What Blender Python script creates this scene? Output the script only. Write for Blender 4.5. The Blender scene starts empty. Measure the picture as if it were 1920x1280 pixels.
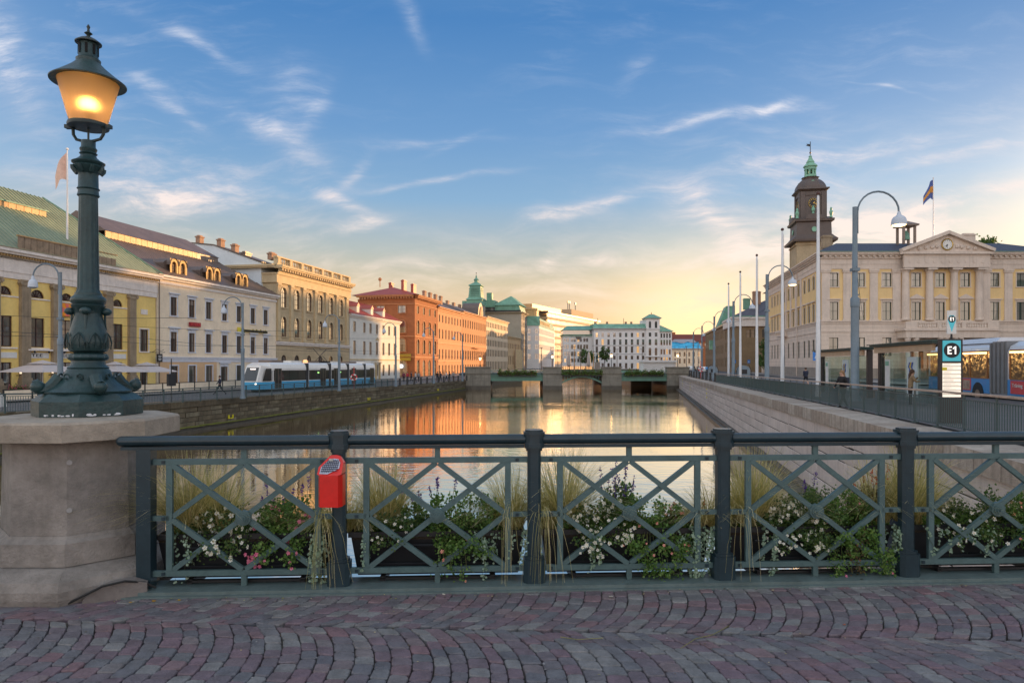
import bpy, bmesh, math, random
from mathutils import Vector, Matrix
random.seed(7)
S = bpy.context.scene
COL = S.collection
R = math.radians
CZ = 1.7                      # eye height over the bridge deck

# ------------------------------------------------------------------ camera
cam_d = bpy.data.cameras.new('camera'); cam = bpy.data.objects.new('camera', cam_d); COL.objects.link(cam)
cam.location = (0, 0, CZ); cam.rotation_euler = (R(90), 0, 0)
cam_d.lens = 24.0; cam_d.sensor_width = 36.0; cam_d.shift_y = 40/1920
cam_d.clip_start = 0.1; cam_d.clip_end = 9000
S.camera = cam
S.view_settings.view_transform = 'Standard'
S.view_settings.look = 'None'
S.view_settings.exposure = 0.42
S.view_settings.gamma = 1.0
S.view_settings.use_curve_mapping = False
S.cycles.max_bounces = 6
S.cycles.diffuse_bounces = 3
S.cycles.glossy_bounces = 4
S.cycles.caustics_reflective = False
S.cycles.caustics_refractive = False

# ------------------------------------------------------------------ node helper
class NT:
    def __init__(s, tree): s.t = tree; s.n = tree.nodes; s.l = tree.links
    def val(s, inp, v):
        if isinstance(v, bpy.types.NodeSocket): s.l.new(v, inp)
        elif v is not None: inp.default_value = v
    def m(s, op, a, b=None, c=None, clamp=False):
        n = s.n.new('ShaderNodeMath'); n.operation = op; n.use_clamp = clamp
        s.val(n.inputs[0], a)
        if b is not None: s.val(n.inputs[1], b)
        if c is not None: s.val(n.inputs[2], c)
        return n.outputs[0]
    def add(s, a, b): return s.m('ADD', a, b)
    def sub(s, a, b): return s.m('SUBTRACT', a, b)
    def mul(s, a, b): return s.m('MULTIPLY', a, b)
    def div(s, a, b): return s.m('DIVIDE', a, b)
    def sm(s, x, a, b):
        n = s.n.new('ShaderNodeMapRange'); n.interpolation_type = 'SMOOTHSTEP'
        s.val(n.inputs[0], x); s.val(n.inputs[1], a); s.val(n.inputs[2], b); return n.outputs[0]
    def noise(s, vec, scale, detail=3, rough=.55, dist=0.0, out=0):
        n = s.n.new('ShaderNodeTexNoise'); s.val(n.inputs['Vector'], vec)
        n.inputs['Scale'].default_value = scale; n.inputs['Detail'].default_value = detail
        n.inputs['Roughness'].default_value = rough; n.inputs['Distortion'].default_value = dist
        return n.outputs[out]
    def mix(s, f, a, b, bt='MIX'):
        n = s.n.new('ShaderNodeMix'); n.data_type = 'RGBA'; n.blend_type = bt
        s.val(n.inputs[0], f); s.val(n.inputs[6], a); s.val(n.inputs[7], b); return n.outputs[2]
    def comb(s, x, y, z):
        n = s.n.new('ShaderNodeCombineXYZ'); s.val(n.inputs[0], x); s.val(n.inputs[1], y); s.val(n.inputs[2], z); return n.outputs[0]
    def ramp(s, f, stops, interp='LINEAR'):
        n = s.n.new('ShaderNodeValToRGB'); s.val(n.inputs[0], f); e = n.color_ramp.elements
        n.color_ramp.interpolation = interp
        while len(e) < len(stops): e.new(.5)
        for i, (p, c) in enumerate(stops):
            e[i].position = p; e[i].color = (c[0], c[1], c[2], 1) if not isinstance(c, float) else (c, c, c, 1)
        return n.outputs[0]
    def vm(s, op, a, b=None, sc=None):
        n = s.n.new('ShaderNodeVectorMath'); n.operation = op; s.val(n.inputs[0], a)
        if b is not None: s.val(n.inputs[1], b)
        if sc is not None: s.val(n.inputs[3], sc)
        return n.outputs[0]

# ------------------------------------------------------------------ sky and sun
SUN_AZ, SUN_EL = 48.0, 6.2
W = bpy.data.worlds.new('World'); S.world = W; W.use_nodes = True
nt = NT(W.node_tree); W.node_tree.nodes.clear()
tc = nt.n.new('ShaderNodeTexCoord'); D = tc.outputs['Generated']
sp = nt.n.new('ShaderNodeSeparateXYZ'); nt.l.new(D, sp.inputs[0]); dx, dy, dz = sp.outputs
sky = nt.n.new('ShaderNodeTexSky'); sky.sky_type = 'NISHITA'; sky.sun_disc = False
sky.sun_elevation = R(SUN_EL); sky.sun_rotation = R(SUN_AZ); sky.air_density = 1.0; sky.dust_density = 2.0; sky.ozone_density = 2.0
grad = nt.ramp(dz, [(0.0, (1.0,.58,.22)), (.035, (.98,.59,.26)), (.075, (.88,.61,.36)), (.115, (.71,.60,.41)), (.16, (.50,.55,.53)),
                    (.23, (.27,.46,.68)), (.32, (.165,.35,.64)), (.45, (.075,.24,.55)), (.62, (.16,.30,.54)), (.8, (.42,.52,.68)), (1.0, (.55,.62,.72))])
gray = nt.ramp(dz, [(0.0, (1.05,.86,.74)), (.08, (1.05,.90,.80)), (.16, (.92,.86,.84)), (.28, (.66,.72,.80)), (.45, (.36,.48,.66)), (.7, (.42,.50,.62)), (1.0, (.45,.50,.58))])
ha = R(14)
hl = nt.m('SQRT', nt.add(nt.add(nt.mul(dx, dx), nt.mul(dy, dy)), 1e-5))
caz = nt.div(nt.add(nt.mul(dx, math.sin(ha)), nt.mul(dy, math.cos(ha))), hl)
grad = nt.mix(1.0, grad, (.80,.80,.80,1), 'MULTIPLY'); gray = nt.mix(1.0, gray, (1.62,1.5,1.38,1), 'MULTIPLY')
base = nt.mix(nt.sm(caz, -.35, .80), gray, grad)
def lobe(az, el, p, col, amp):
    a, e = R(az), R(el); v = (math.sin(a)*math.cos(e), math.cos(a)*math.cos(e), math.sin(e))
    n = nt.n.new('ShaderNodeVectorMath'); n.operation = 'DOT_PRODUCT'; nt.l.new(D, n.inputs[0]); n.inputs[1].default_value = v
    f = nt.mul(nt.m('POWER', nt.m('MAXIMUM', n.outputs['Value'], 0.0), p), amp)
    return nt.mix(1.0, nt.comb(f, f, f), (col[0], col[1], col[2], 1), 'MULTIPLY')
glow = nt.mix(1.0, lobe(14.5, 2.0, 160, (1.0,.70,.36), .5), lobe(30, 5, 45, (1.0,.85,.68), .17), 'ADD')
glow = nt.mix(1.0, glow, lobe(SUN_AZ, SUN_EL, 90, (1.0,.72,.42), 1.7), 'ADD')
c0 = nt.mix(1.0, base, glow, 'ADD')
nish = nt.mix(1.0, sky.outputs[0], (.06,.06,.06,1), 'MULTIPLY')
c0 = nt.mix(.12, c0, nish)
# cirrus: drawn-out wisps fixed in sky directions, broken by fibrous noise
pd = nt.m('MAXIMUM', dy, .05)
A = nt.div(dx, pd); B = nt.div(dz, pd)
AB = nt.comb(A, B, 0.0)
wn = nt.noise(AB, 4.0, 3, .5, 0, 1)
wv = nt.vm('SCALE', nt.vm('SUBTRACT', wn, (.5,.5,.5)), None, .09)
ABw = nt.vm('ADD', AB, wv)
s2 = nt.n.new('ShaderNodeSeparateXYZ'); nt.l.new(ABw, s2.inputs[0]); Aw, Bw = s2.outputs[0], s2.outputs[1]
WISPS = [(1350,218,150,8,9,.55),(1440,205,60,7,22,.4),(1090,398,90,9,14,.65),(1020,410,36,11,0,.4),(350,365,150,30,2,.62),(250,375,90,18,0,.3),(645,390,70,8,-27,.5),(690,428,38,9,8,.5),
 (662,335,34,9,50,.35),(540,185,62,34,72,.32),(575,215,60,14,60,.25),(495,250,60,12,-26,.42),(545,290,55,14,-30,.28),(350,70,75,9,-30,.4),(315,190,48,13,-42,.42),(365,235,45,8,-35,.25),(8,70,90,36,-70,.5),(30,150,90,26,-60,.25),
 (790,272,90,7,4,.33),(860,270,40,6,25,.25),(820,352,95,5,9,.42),(1030,485,32,11,35,.5),(1125,480,40,6,0,.4),(1300,385,60,26,-25,.42),(1355,430,62,14,-52,.5),(1250,495,60,7,3,.35),
 (1640,280,150,10,6,.42),(1810,292,140,9,10,.45),(1720,415,230,26,11,.55),(1600,440,160,26,10,.45),(1480,470,170,16,12,.4),(1780,385,190,8,12,.35),(1560,425,130,38,8,.42),(1680,480,200,30,6,.42),(1480,350,90,26,-18,.28),(1380,540,160,14,8,.35),(120,330,110,24,4,.3),(1500,300,120,9,9,.3),
 (760,32,44,11,-62,.32),(1190,115,22,12,35,.3),(1665,165,52,2.2,-17,.35),(1290,560,90,9,3,.3),(1000,540,170,9,-2,.28),(820,505,170,10,2,.3),(1150,520,110,7,4,.25)]
tot = None
for (u, v, L, w, ang, st) in WISPS:
    a0, b0 = (u-960)/1280, (680-v)/1280; ca, sa = math.cos(R(ang)), math.sin(R(ang))
    da, db = nt.sub(Aw, a0), nt.sub(Bw, b0)
    p = nt.add(nt.mul(da, ca*1280/L), nt.mul(db, sa*1280/L))
    q = nt.add(nt.mul(da, -sa*1280/w), nt.mul(db, ca*1280/w))
    e = nt.m('EXPONENT', nt.mul(nt.add(nt.mul(p, p), nt.mul(q, q)), -.75))
    e = nt.mul(e, st*.98)
    tot = e if tot is None else nt.add(tot, e)
rot = nt.n.new('ShaderNodeMapping'); nt.l.new(ABw, rot.inputs['Vector']); rot.inputs['Rotation'].default_value = (0, 0, R(-14)); rot.inputs['Scale'].default_value = (1.6, 7.0, 1)
fib = nt.noise(rot.outputs[0], 4.5, 8, .66, .25)
fib2 = nt.sm(fib, .30, .72)
fib3 = nt.sm(nt.noise(rot.outputs[0], 17.0, 5, .7, .4), .25, .7)
den = nt.mul(tot, nt.add(nt.mul(nt.mul(fib2, nt.add(nt.mul(fib3, .6), .5)), 1.3), .08))
veil = nt.mul(nt.mul(nt.sm(fib, .45, .85), nt.sm(nt.noise(AB, 1.7, 3, .5), .38, .72)), .32)
low = nt.mul(nt.mul(nt.sm(B, .02, .07), nt.sm(B, .24, .09)), nt.mul(nt.sm(fib, .35, .75), .38))
veil2 = nt.mul(nt.mul(nt.mul(nt.sm(fib, .36, .8), nt.sm(A, .0, .5)), nt.mul(nt.sm(B, .44, .22), nt.sm(nt.noise(AB, 2.6, 4, .6), .36, .62))), .50)
den = nt.mul(nt.add(nt.add(nt.add(den, veil), low), veil2), nt.sm(dy, .02, .2))
den = nt.m('MINIMUM', den, .85)
ccol = nt.ramp(dz, [(0.0, (.85,.56,.32)), (.07, (.84,.64,.44)), (.14, (.84,.69,.60)), (.24, (.80,.68,.64)), (.34, (.66,.66,.71)), (.5, (.50,.56,.67))])
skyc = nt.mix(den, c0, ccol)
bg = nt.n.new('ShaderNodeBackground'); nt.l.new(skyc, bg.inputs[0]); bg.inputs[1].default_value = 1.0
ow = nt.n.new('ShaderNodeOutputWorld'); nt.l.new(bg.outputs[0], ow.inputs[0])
W.cycles.sampling_method = 'MANUAL'; W.cycles.sample_map_resolution = 512

sd = bpy.data.lights.new('sun', 'SUN'); sun = bpy.data.objects.new('sun', sd); COL.objects.link(sun)
sd.energy = 5.0; sd.angle = R(.6); sd.color = (1.0, .57, .24)
a, e = R(SUN_AZ), R(SUN_EL)
sun.rotation_euler = Vector((math.sin(a)*math.cos(e), math.cos(a)*math.cos(e), math.sin(e))).to_track_quat('Z', 'Y').to_euler()

# ------------------------------------------------------------------ mesh helpers
class MB:
    def __init__(s): s.v = []; s.f = []; s.mi = []
    def face(s, pts, mi=0):
        b = len(s.v); s.v += [tuple(p) for p in pts]; s.f.append(tuple(range(b, b+len(pts)))); s.mi.append(mi); return s
    def box(s, x0, x1, y0, y1, z0, z1, mi=0):
        b = len(s.v)
        s.v += [(x0,y0,z0),(x1,y0,z0),(x1,y1,z0),(x0,y1,z0),(x0,y0,z1),(x1,y0,z1),(x1,y1,z1),(x0,y1,z1)]
        for f in ((3,2,1,0),(4,5,6,7),(0,1,5,4),(1,2,6,5),(2,3,7,6),(3,0,4,7)): s.f.append(tuple(b+i for i in f)); s.mi.append(mi)
        return s
    def prism(s, pts, z0, z1, mi=0):
        n = len(pts); b = len(s.v); s.v += [(x,y,z0) for x,y in pts]+[(x,y,z1) for x,y in pts]
        s.f.append(tuple(b+i for i in reversed(range(n)))); s.f.append(tuple(b+n+i for i in range(n))); s.mi += [mi, mi]
        for i in range(n): s.f.append((b+i, b+(i+1)%n, b+n+(i+1)%n, b+n+i)); s.mi.append(mi)
        return s
    def vprism(s, pts, y0, y1, mi=0):      # polygon in x,z extruded along y
        n = len(pts); b = len(s.v); s.v += [(x,y0,z) for x,z in pts]+[(x,y1,z) for x,z in pts]
        s.f.append(tuple(b+i for i in range(n))); s.f.append(tuple(b+n+i for i in reversed(range(n)))); s.mi += [mi, mi]
        for i in range(n): s.f.append((b+(i+1)%n, b+i, b+n+i, b+n+(i+1)%n)); s.mi.append(mi)
        return s
    def xprism(s, pts, x0, x1, mi=0):      # polygon in y,z extruded along x
        n = len(pts); b = len(s.v); s.v += [(x0,y,z) for y,z in pts]+[(x1,y,z) for y,z in pts]
        s.f.append(tuple(b+i for i in range(n))); s.f.append(tuple(b+n+i for i in reversed(range(n)))); s.mi += [mi, mi]
        for i in range(n): s.f.append((b+(i+1)%n, b+i, b+n+i, b+n+(i+1)%n)); s.mi.append(mi)
        return s
    def lathe(s, prof, n=16, cx=0, cy=0, ph=0, flute=None, mi=0):
        b = len(s.v); m = len(prof)
        for j, (r, z) in enumerate(prof):
            for i in range(n):
                t = ph+2*math.pi*i/n; rr = r
                if flute and flute[1] <= z <= flute[2]: rr = r*(1-flute[3]*(i % flute[0] == 0))
                s.v.append((cx+rr*math.cos(t), cy+rr*math.sin(t), z))
        for j in range(m-1):
            for i in range(n):
                k = (i+1) % n; s.f.append((b+j*n+i, b+j*n+k, b+(j+1)*n+k, b+(j+1)*n+i)); s.mi.append(mi)
        s.f.append(tuple(b+i for i in reversed(range(n)))); s.f.append(tuple(b+(m-1)*n+i for i in range(n))); s.mi += [mi, mi]
        return s
    def tube(s, pts, r, n=6, mi=0, r1=None):
        pts = [Vector(p) for p in pts]; b = len(s.v); m = len(pts)
        for j, p in enumerate(pts):
            t = (pts[min(j+1, m-1)]-pts[max(j-1, 0)]).normalized()
            u = t.cross(Vector((0,0,1)))
            if u.length < .01: u = Vector((1,0,0))
            u.normalize(); w = u.cross(t)
            rr = r if r1 is None else r+(r1-r)*j/(m-1)
            for i in range(n):
                a = 2*math.pi*i/n+.3; s.v.append(tuple(p+u*rr*math.cos(a)+w*rr*math.sin(a)))
        for j in range(m-1):
            for i in range(n):
                k = (i+1) % n; s.f.append((b+j*n+i, b+j*n+k, b+(j+1)*n+k, b+(j+1)*n+i)); s.mi.append(mi)
        s.f.append(tuple(b+i for i in reversed(range(n)))); s.f.append(tuple(b+(m-1)*n+i for i in range(n))); s.mi += [mi, mi]
        return s
    def bar(s, p, q, w, t, mi=0):          # flat bar between two points in a y=const plane, width w in plane, thickness t in y
        p, q = Vector(p), Vector(q); d = (q-p).normalized(); n = Vector((-d.z, 0, d.x))*w/2; y = Vector((0, t/2, 0))
        c = [p-n-y, q-n-y, q+n-y, p+n-y, p-n+y, q-n+y, q+n+y, p+n+y]; b = len(s.v); s.v += [tuple(x) for x in c]
        for f in ((3,2,1,0),(4,5,6,7),(0,1,5,4),(1,2,6,5),(2,3,7,6),(3,0,4,7)): s.f.append(tuple(b+i for i in f)); s.mi.append(mi)
        return s
    def sphere(s, c, r, n=10, m=6, mi=0, sz=1):
        prof = [(r*math.cos(-math.pi/2+math.pi*j/m)+1e-4, c[2]+sz*r*math.sin(-math.pi/2+math.pi*j/m)) for j in range(m+1)]
        return s.lathe(prof, n, c[0], c[1], mi=mi)
    def mesh(s, name, mats, smooth=False):
        me = bpy.data.meshes.new(name); me.from_pydata(s.v, [], s.f); 
        for m in (mats if isinstance(mats, (list, tuple)) else [mats]): me.materials.append(m)
        me.polygons.foreach_set('material_index', s.mi)
        if smooth:
            me.polygons.foreach_set('use_smooth', [True]*len(me.polygons))
            try: me.set_sharp_from_angle(angle=R(38))
            except Exception: pass
        me.update(); return me
    def build(s, name, mats, parent=None, loc=None, rz=0, smooth=False):
        return put(name, s.mesh(name, mats, smooth), parent, loc, rz)
def put(name, me, parent=None, loc=None, rz=0):
    o = bpy.data.objects.new(name, me); COL.objects.link(o)
    if parent: o.parent = parent
    if loc: o.location = loc
    if rz: o.rotation_euler = (0, 0, rz)
    return o
def tag(o, label=None, cat=None, group=None, kind=None):
    if label: o['label'] = label
    if cat: o['category'] = cat
    if group: o['group'] = group
    if kind: o['kind'] = kind
    return o
def thing(name, label, cat, loc=(0,0,0), rz=0, group=None):
    o = bpy.data.objects.new(name, None); COL.objects.link(o); o.location = loc; o.rotation_euler = (0,0,rz); o.empty_display_size = .1
    return tag(o, label, cat, group)
def dup(root, loc=None, rz=None, label=None):
    kids = {}
    for c in KIDS(root): kids[c] = KIDS(c)
    r = root.copy(); COL.objects.link(r)
    if loc is not None: r.location = loc
    if rz is not None: r.rotation_euler = (0,0,rz)
    if label: r['label'] = label
    for c, gs in kids.items():
        k = c.copy(); COL.objects.link(k); k.parent = r
        for g in gs: h = g.copy(); COL.objects.link(h); h.parent = k
    return r
def KIDS(o): return [x for x in bpy.data.objects if x.parent == o]

# ------------------------------------------------------------------ materials
def lin(r, g, b): return tuple(((c/255)/12.92 if c/255 <= .04045 else ((c/255+.055)/1.055)**2.4) for c in (r,g,b))
MATS = {}
def mat(name, col, rough=.7, var=.18, scale=1.2, bump=.0, bscale=8, metal=0, spec=.5, grime=0, streak=0, course=0, joint=.0, islands=0, palette=None, emit=None, estr=0, alpha=None, coat=0, tile=0):
    if name in MATS: return MATS[name]
    m = bpy.data.materials.new(name); m.use_nodes = True; t = NT(m.node_tree)
    bs = m.node_tree.nodes['Principled BSDF']
    tcn = t.n.new('ShaderNodeTexCoord'); oc = tcn.outputs['Object']
    c = (col[0], col[1], col[2], 1)
    if palette:
        g = t.n.new('ShaderNodeNewGeometry'); oi = t.n.new('ShaderNodeObjectInfo')
        rnd = t.m('FRACT', t.add(g.outputs['Random Per Island'], oi.outputs['Random']))
        c = t.ramp(rnd, palette)
    if var:
        n1 = t.noise(oc, scale, 5, .6); n2 = t.noise(oc, scale*7, 3, .6)
        f = t.add(t.mul(n1, .65), t.mul(n2, .35))
        k = t.add(1-var, t.mul(t.sm(f, .3, .7), 2*var))
        c = t.mix(1.0, c, t.comb(k, k, k), 'MULTIPLY')
    if grime:
        g1 = t.sm(t.noise(oc, scale*.7, 6, .7, .5), .5, .72)
        c = t.mix(t.mul(g1, grime), c, (col[0]*.35, col[1]*.33, col[2]*.3, 1))
    if streak:
        mp = t.n.new('ShaderNodeMapping'); t.l.new(oc, mp.inputs[0]); mp.inputs['Scale'].default_value = (3.0, 3.0, .18)
        g2 = t.sm(t.noise(mp.outputs[0], 1.3, 5, .65), .48, .75)
        c = t.mix(t.mul(g2, streak), c, (col[0]*.4, col[1]*.38, col[2]*.34, 1))
    hgt = None
    if course or tile:
        sx = t.n.new('ShaderNodeSeparateXYZ'); t.l.new(oc, sx.inputs[0])
        fr = t.m('FRACT', t.div(sx.outputs[2], course or tile))
        ln = t.m('LESS_THAN', fr, joint or .08)
        if tile:
            fx = t.m('FRACT', t.div(t.add(sx.outputs[0], sx.outputs[1]), tile*1.2)); ln = t.m('MAXIMUM', ln, t.m('LESS_THAN', fx, .3))
        c = t.mix(t.mul(ln, .55), c, (col[0]*.4, col[1]*.38, col[2]*.36, 1))
        hgt = t.mul(ln, -1.0)
    t.val(bs.inputs['Base Color'], c)
    rr = t.add(rough-.08, t.mul(t.noise(oc, scale*5, 3), .16)) if var else rough
    t.val(bs.inputs['Roughness'], rr)
    bs.inputs['Metallic'].default_value = metal; bs.inputs['Specular IOR Level'].default_value = spec
    if coat: bs.inputs['Coat Weight'].default_value = coat
    if bump or hgt is not None:
        bn = t.n.new('ShaderNodeBump'); bn.inputs['Strength'].default_value = bump or .5
        bn.inputs['Distance'].default_value = .03
        h = t.noise(oc, bscale, 5, .65)
        if hgt is not None: h = t.add(t.mul(h, .4), hgt)
        t.l.new(h, bn.inputs['Height']); t.l.new(bn.outputs[0], bs.inputs['Normal'])
    if emit:
        bs.inputs['Emission Color'].default_value = (*emit, 1); bs.inputs['Emission Strength'].default_value = estr
    if alpha is not None: bs.inputs['Alpha'].default_value = alpha
    MATS[name] = m; return m
def glassmat(name, col, mirror, rough=.04, lit=0):
    if name in MATS: return MATS[name]
    m = bpy.data.materials.new(name); m.use_nodes = True; t = NT(m.node_tree); t.n.clear()
    o = t.n.new('ShaderNodeOutputMaterial'); g = t.n.new('ShaderNodeBsdfGlossy'); d = t.n.new('ShaderNodeBsdfPrincipled')
    oi = t.n.new('ShaderNodeObjectInfo'); tcn = t.n.new('ShaderNodeTexCoord')
    rv = oi.outputs['Random']
    cc = t.mix(rv, (*[c*.6 for c in col], 1), (*[c*1.7 for c in col], 1))
    sx = t.n.new('ShaderNodeSeparateXYZ'); t.l.new(tcn.outputs['Object'], sx.inputs[0])
    r2 = t.m('FRACT', t.mul(rv, 7.13)); cur = t.m('GREATER_THAN', t.m('ABSOLUTE', sx.outputs[0]), t.add(.10, t.mul(r2, .5)))
    fold = t.add(.55, t.mul(t.m('SINE', t.mul(sx.outputs[0], 55.0)), .25)); cur = t.mul(t.mul(cur, fold), t.m('GREATER_THAN', t.m('FRACT', t.mul(rv, 3.7)), .45))
    bl = t.mul(t.m('GREATER_THAN', sx.outputs[2], t.add(.5, t.mul(r2, 3.0))), t.m('LESS_THAN', t.m('FRACT', t.mul(rv, 5.3)), .35))
    cc = t.mix(t.mul(t.m('MAXIMUM', cur, t.mul(bl, .7)), .0 if 'tram' in name or 'office_glass' in name else .8), cc, (.34,.31,.27,1))
    t.l.new(cc, d.inputs['Base Color']); d.inputs['Roughness'].default_value = .3
    if lit:
        e = t.mul(t.m('GREATER_THAN', rv, 1-lit), .9); d.inputs['Emission Color'].default_value = (1,.55,.2,1); t.l.new(e, d.inputs['Emission Strength'])
    g.inputs['Color'].default_value = (.92,.9,.88,1); g.inputs['Roughness'].default_value = rough
    bn = t.n.new('ShaderNodeBump'); bn.inputs['Strength'].default_value = .06; bn.inputs['Distance'].default_value = .05
    t.l.new(t.noise(tcn.outputs['Object'], .8, 2), bn.inputs['Height']); t.l.new(bn.outputs[0], g.inputs['Normal'])
    mx = t.n.new('ShaderNodeMixShader'); fr = t.n.new('ShaderNodeLayerWeight'); fr.inputs[0].default_value = .5
    f = t.m('MINIMUM', t.add(t.mul(t.m('POWER', fr.outputs['Facing'], 4.0), .85), mirror+.05), 1.0)
    t.l.new(f, mx.inputs[0]); t.l.new(d.outputs[0], mx.inputs[1]); t.l.new(g.outputs[0], mx.inputs[2]); t.l.new(mx.outputs[0], o.inputs[0])
    MATS[name] = m; return m

def text(s, size, parent, loc, rot, m, name='lettering', ext=.01, width=None, bold=0):
    cu = bpy.data.curves.new('t', 'FONT'); cu.body = s; cu.size = size; cu.extrude = ext; cu.offset = bold; cu.align_x = 'CENTER'; cu.align_y = 'CENTER'; cu.resolution_u = 3
    to = bpy.data.objects.new('t', cu); COL.objects.link(to); dg = bpy.context.evaluated_depsgraph_get(); dg.update()
    me = bpy.data.meshes.new_from_object(to.evaluated_get(dg)); bpy.data.objects.remove(to)
    if width:
        xs = [v.co.x for v in me.vertices]; k = width/(max(xs)-min(xs))
        for v in me.vertices: v.co.x *= k
    me.materials.clear(); me.materials.append(m)
    o = put(name, me, parent, loc); o.rotation_euler = rot; return o

TA = .195; AL = math.atan(TA); CA, SA = math.cos(AL), math.sin(AL)   # canal runs 11 degrees right of the view
def zL(d): return -1.15*min(1, max(0, (d-6)/36)) - .0055*max(0, d-42) if d < 150 else -1.744+(.5*min(1, (d-150)/60))
def zR(d): return -.0072*max(0, d-15) if d < 110 else -.7
def XL(d, off=0): return -34.1+TA*d+off/CA
def XR(d, off=0): return 6.45+TA*d+off/CA
WZ = -3.4
# ------------------------------------------------------------------ ground, streets, water
M_asph = mat('asphalt', (.10,.10,.105), .85, .2, .6, .3, 30)
M_pave = mat('paving_slabs', (.22,.20,.185), .8, .2, .8, .3, 20, grime=.3)
M_earth = mat('city_ground', (.16,.15,.14), .9, .2, .05)
def strip_ground(name, fx0, fx1, ds, fz, m):
    b = MB()
    for d0, d1 in zip(ds[:-1], ds[1:]):
        b.face([(fx0(d0), d0, fz(d0)), (fx1(d0), d0, fz(d0)), (fx1(d1), d1, fz(d1)), (fx0(d1), d1, fz(d1))])
    return tag(b.build(name, m), kind='structure')
DS = [6.1, 14, 24, 36, 60, 90, 130, 150, 180, 210, 255]
strip_ground('left_street', lambda d: -1500, lambda d: XL(d, -1.0), DS, zL, M_asph)
strip_ground('right_street', lambda d: XR(d, 1.5), lambda d: 1500, DS, zR, M_asph)
b = MB()
b.face([(-6000,255,-1.2),(6000,255,-.7),(6000,8000,-.7),(-6000,8000,-1.2)])
tag(b.build('ground', M_earth), kind='structure')
b = MB(); b.face([(-1500,6.1,-.005),(-1500,-300,-.005),(1500,-300,-.005),(1500,6.1,-.005)][::-1])
# roadway behind the photographer and beside the bridge ends (deck itself spans the canal)
b = MB()
b.face([(-1500,-300,-.02),(XL(5)-1,-300,-.02),(XL(5)-1,6.1,-.02),(-1500,6.1,-.02)])
b.face([(XR(5)+1.5,-300,-.02),(1500,-300,-.02),(1500,6.1,-.02),(XR(5)+1.5,6.1,-.02)])
tag(b.build('road', M_asph), kind='structure')
# pavements
strip_ground('left_pavement', lambda d: -51+TA*d, lambda d: -44.5+TA*d, [30,36,60,90,130,150,180,210,255], lambda d: zL(d)+.12, M_pave)
strip_ground('right_pavement', lambda d: 22.5+TA*d, lambda d: 27+TA*d, [60,90,110,150,180,210,255], lambda d: zR(d)+.12, M_pave)
# tram rails in the left street
M_rail = mat('steel_rail', (.25,.24,.23), .35, .1, 2, metal=.8)
for k, off in enumerate((-38.3, -36.8, -42.3, -40.8)):
    b = MB()
    for d0, d1 in zip(DS[1:-1], DS[2:]):
        b.face([(off+TA*d0, d0, zL(d0)+.006), (off+.12+TA*d0, d0, zL(d0)+.006), (off+.12+TA*d1, d1, zL(d1)+.006), (off+TA*d1, d1, zL(d1)+.006)])
    tag(b.build('tram_rail', M_rail), kind='structure')
# water
m = bpy.data.materials.new('canal_water'); m.use_nodes = True; t = NT(m.node_tree); bs = m.node_tree.nodes['Principled BSDF']
bs.inputs['Base Color'].default_value = (.022,.022,.014,1); bs.inputs['Roughness'].default_value = .015; bs.inputs['IOR'].default_value = 1.6
bs.inputs['Specular IOR Level'].default_value = .9
g = t.n.new('ShaderNodeNewGeometry'); mp = t.n.new('ShaderNodeMapping'); t.l.new(g.outputs['Position'], mp.inputs[0]); mp.inputs['Scale'].default_value = (.7, 1.6, 1)
n1 = t.noise(mp.outputs[0], 1.6, 3, .5, .2); n2 = t.noise(mp.outputs[0], 6.0, 2, .5)
patch = t.sm(t.noise(g.outputs['Position'], .055, 3, .5), .35, .68)
cd = t.n.new('ShaderNodeBump'); cd.inputs['Strength'].default_value = 1.0; cd.inputs['Distance'].default_value = .018
hh = t.mul(t.add(t.mul(n1, 1.0), t.mul(n2, .16)), t.add(.22, t.mul(patch, 1.0)))
t.l.new(hh, cd.inputs['Height']); t.l.new(cd.outputs[0], bs.inputs['Normal'])
wo = [n for n in m.node_tree.nodes if n.type == 'OUTPUT_MATERIAL'][0]; gl_ = t.n.new('ShaderNodeBsdfGlossy'); gl_.inputs['Roughness'].default_value = .02; gl_.inputs['Color'].default_value = (1.0,.93,.82,1)
t.l.new(cd.outputs[0], gl_.inputs['Normal']); fr_ = t.n.new('ShaderNodeFresnel'); fr_.inputs[0].default_value = 1.5; mxw = t.n.new('ShaderNodeMixShader')
t.l.new(t.m('MINIMUM', t.add(t.mul(fr_.outputs[0], 1.0), .55), 1.0), mxw.inputs[0]); t.l.new(bs.outputs[0], mxw.inputs[1]); t.l.new(gl_.outputs[0], mxw.inputs[2]); t.l.new(mxw.outputs[0], wo.inputs[0])
M_water = m
b = MB(); b.face([(-60,-40,WZ),(80,-40,WZ),(80,256,WZ),(-60,256,WZ)])
tag(b.build('canal_water', M_water), kind='structure')

# ------------------------------------------------------------------ quay walls, stone by stone
rg = random.Random(3)
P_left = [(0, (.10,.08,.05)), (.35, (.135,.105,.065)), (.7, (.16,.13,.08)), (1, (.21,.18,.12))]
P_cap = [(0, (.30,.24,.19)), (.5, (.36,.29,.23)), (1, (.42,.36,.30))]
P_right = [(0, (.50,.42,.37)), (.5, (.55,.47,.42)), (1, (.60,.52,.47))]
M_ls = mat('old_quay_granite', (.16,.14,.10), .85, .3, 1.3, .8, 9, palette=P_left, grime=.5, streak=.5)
M_rc = mat('coping_granite', (.36,.32,.28), .8, .25, 1.5, .5, 14, palette=P_cap, streak=.6, grime=.3)
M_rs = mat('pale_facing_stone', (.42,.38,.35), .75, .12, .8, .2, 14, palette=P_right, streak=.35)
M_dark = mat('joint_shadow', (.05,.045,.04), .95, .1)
M_moss = mat('green_moss', (.17,.18,.03), .95, .4, 3, .6, 20)
M_wet = mat('wet_quay_ledge', (.075,.065,.05), .45, .3, 1.5, .5, 8, grime=.5)
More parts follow.
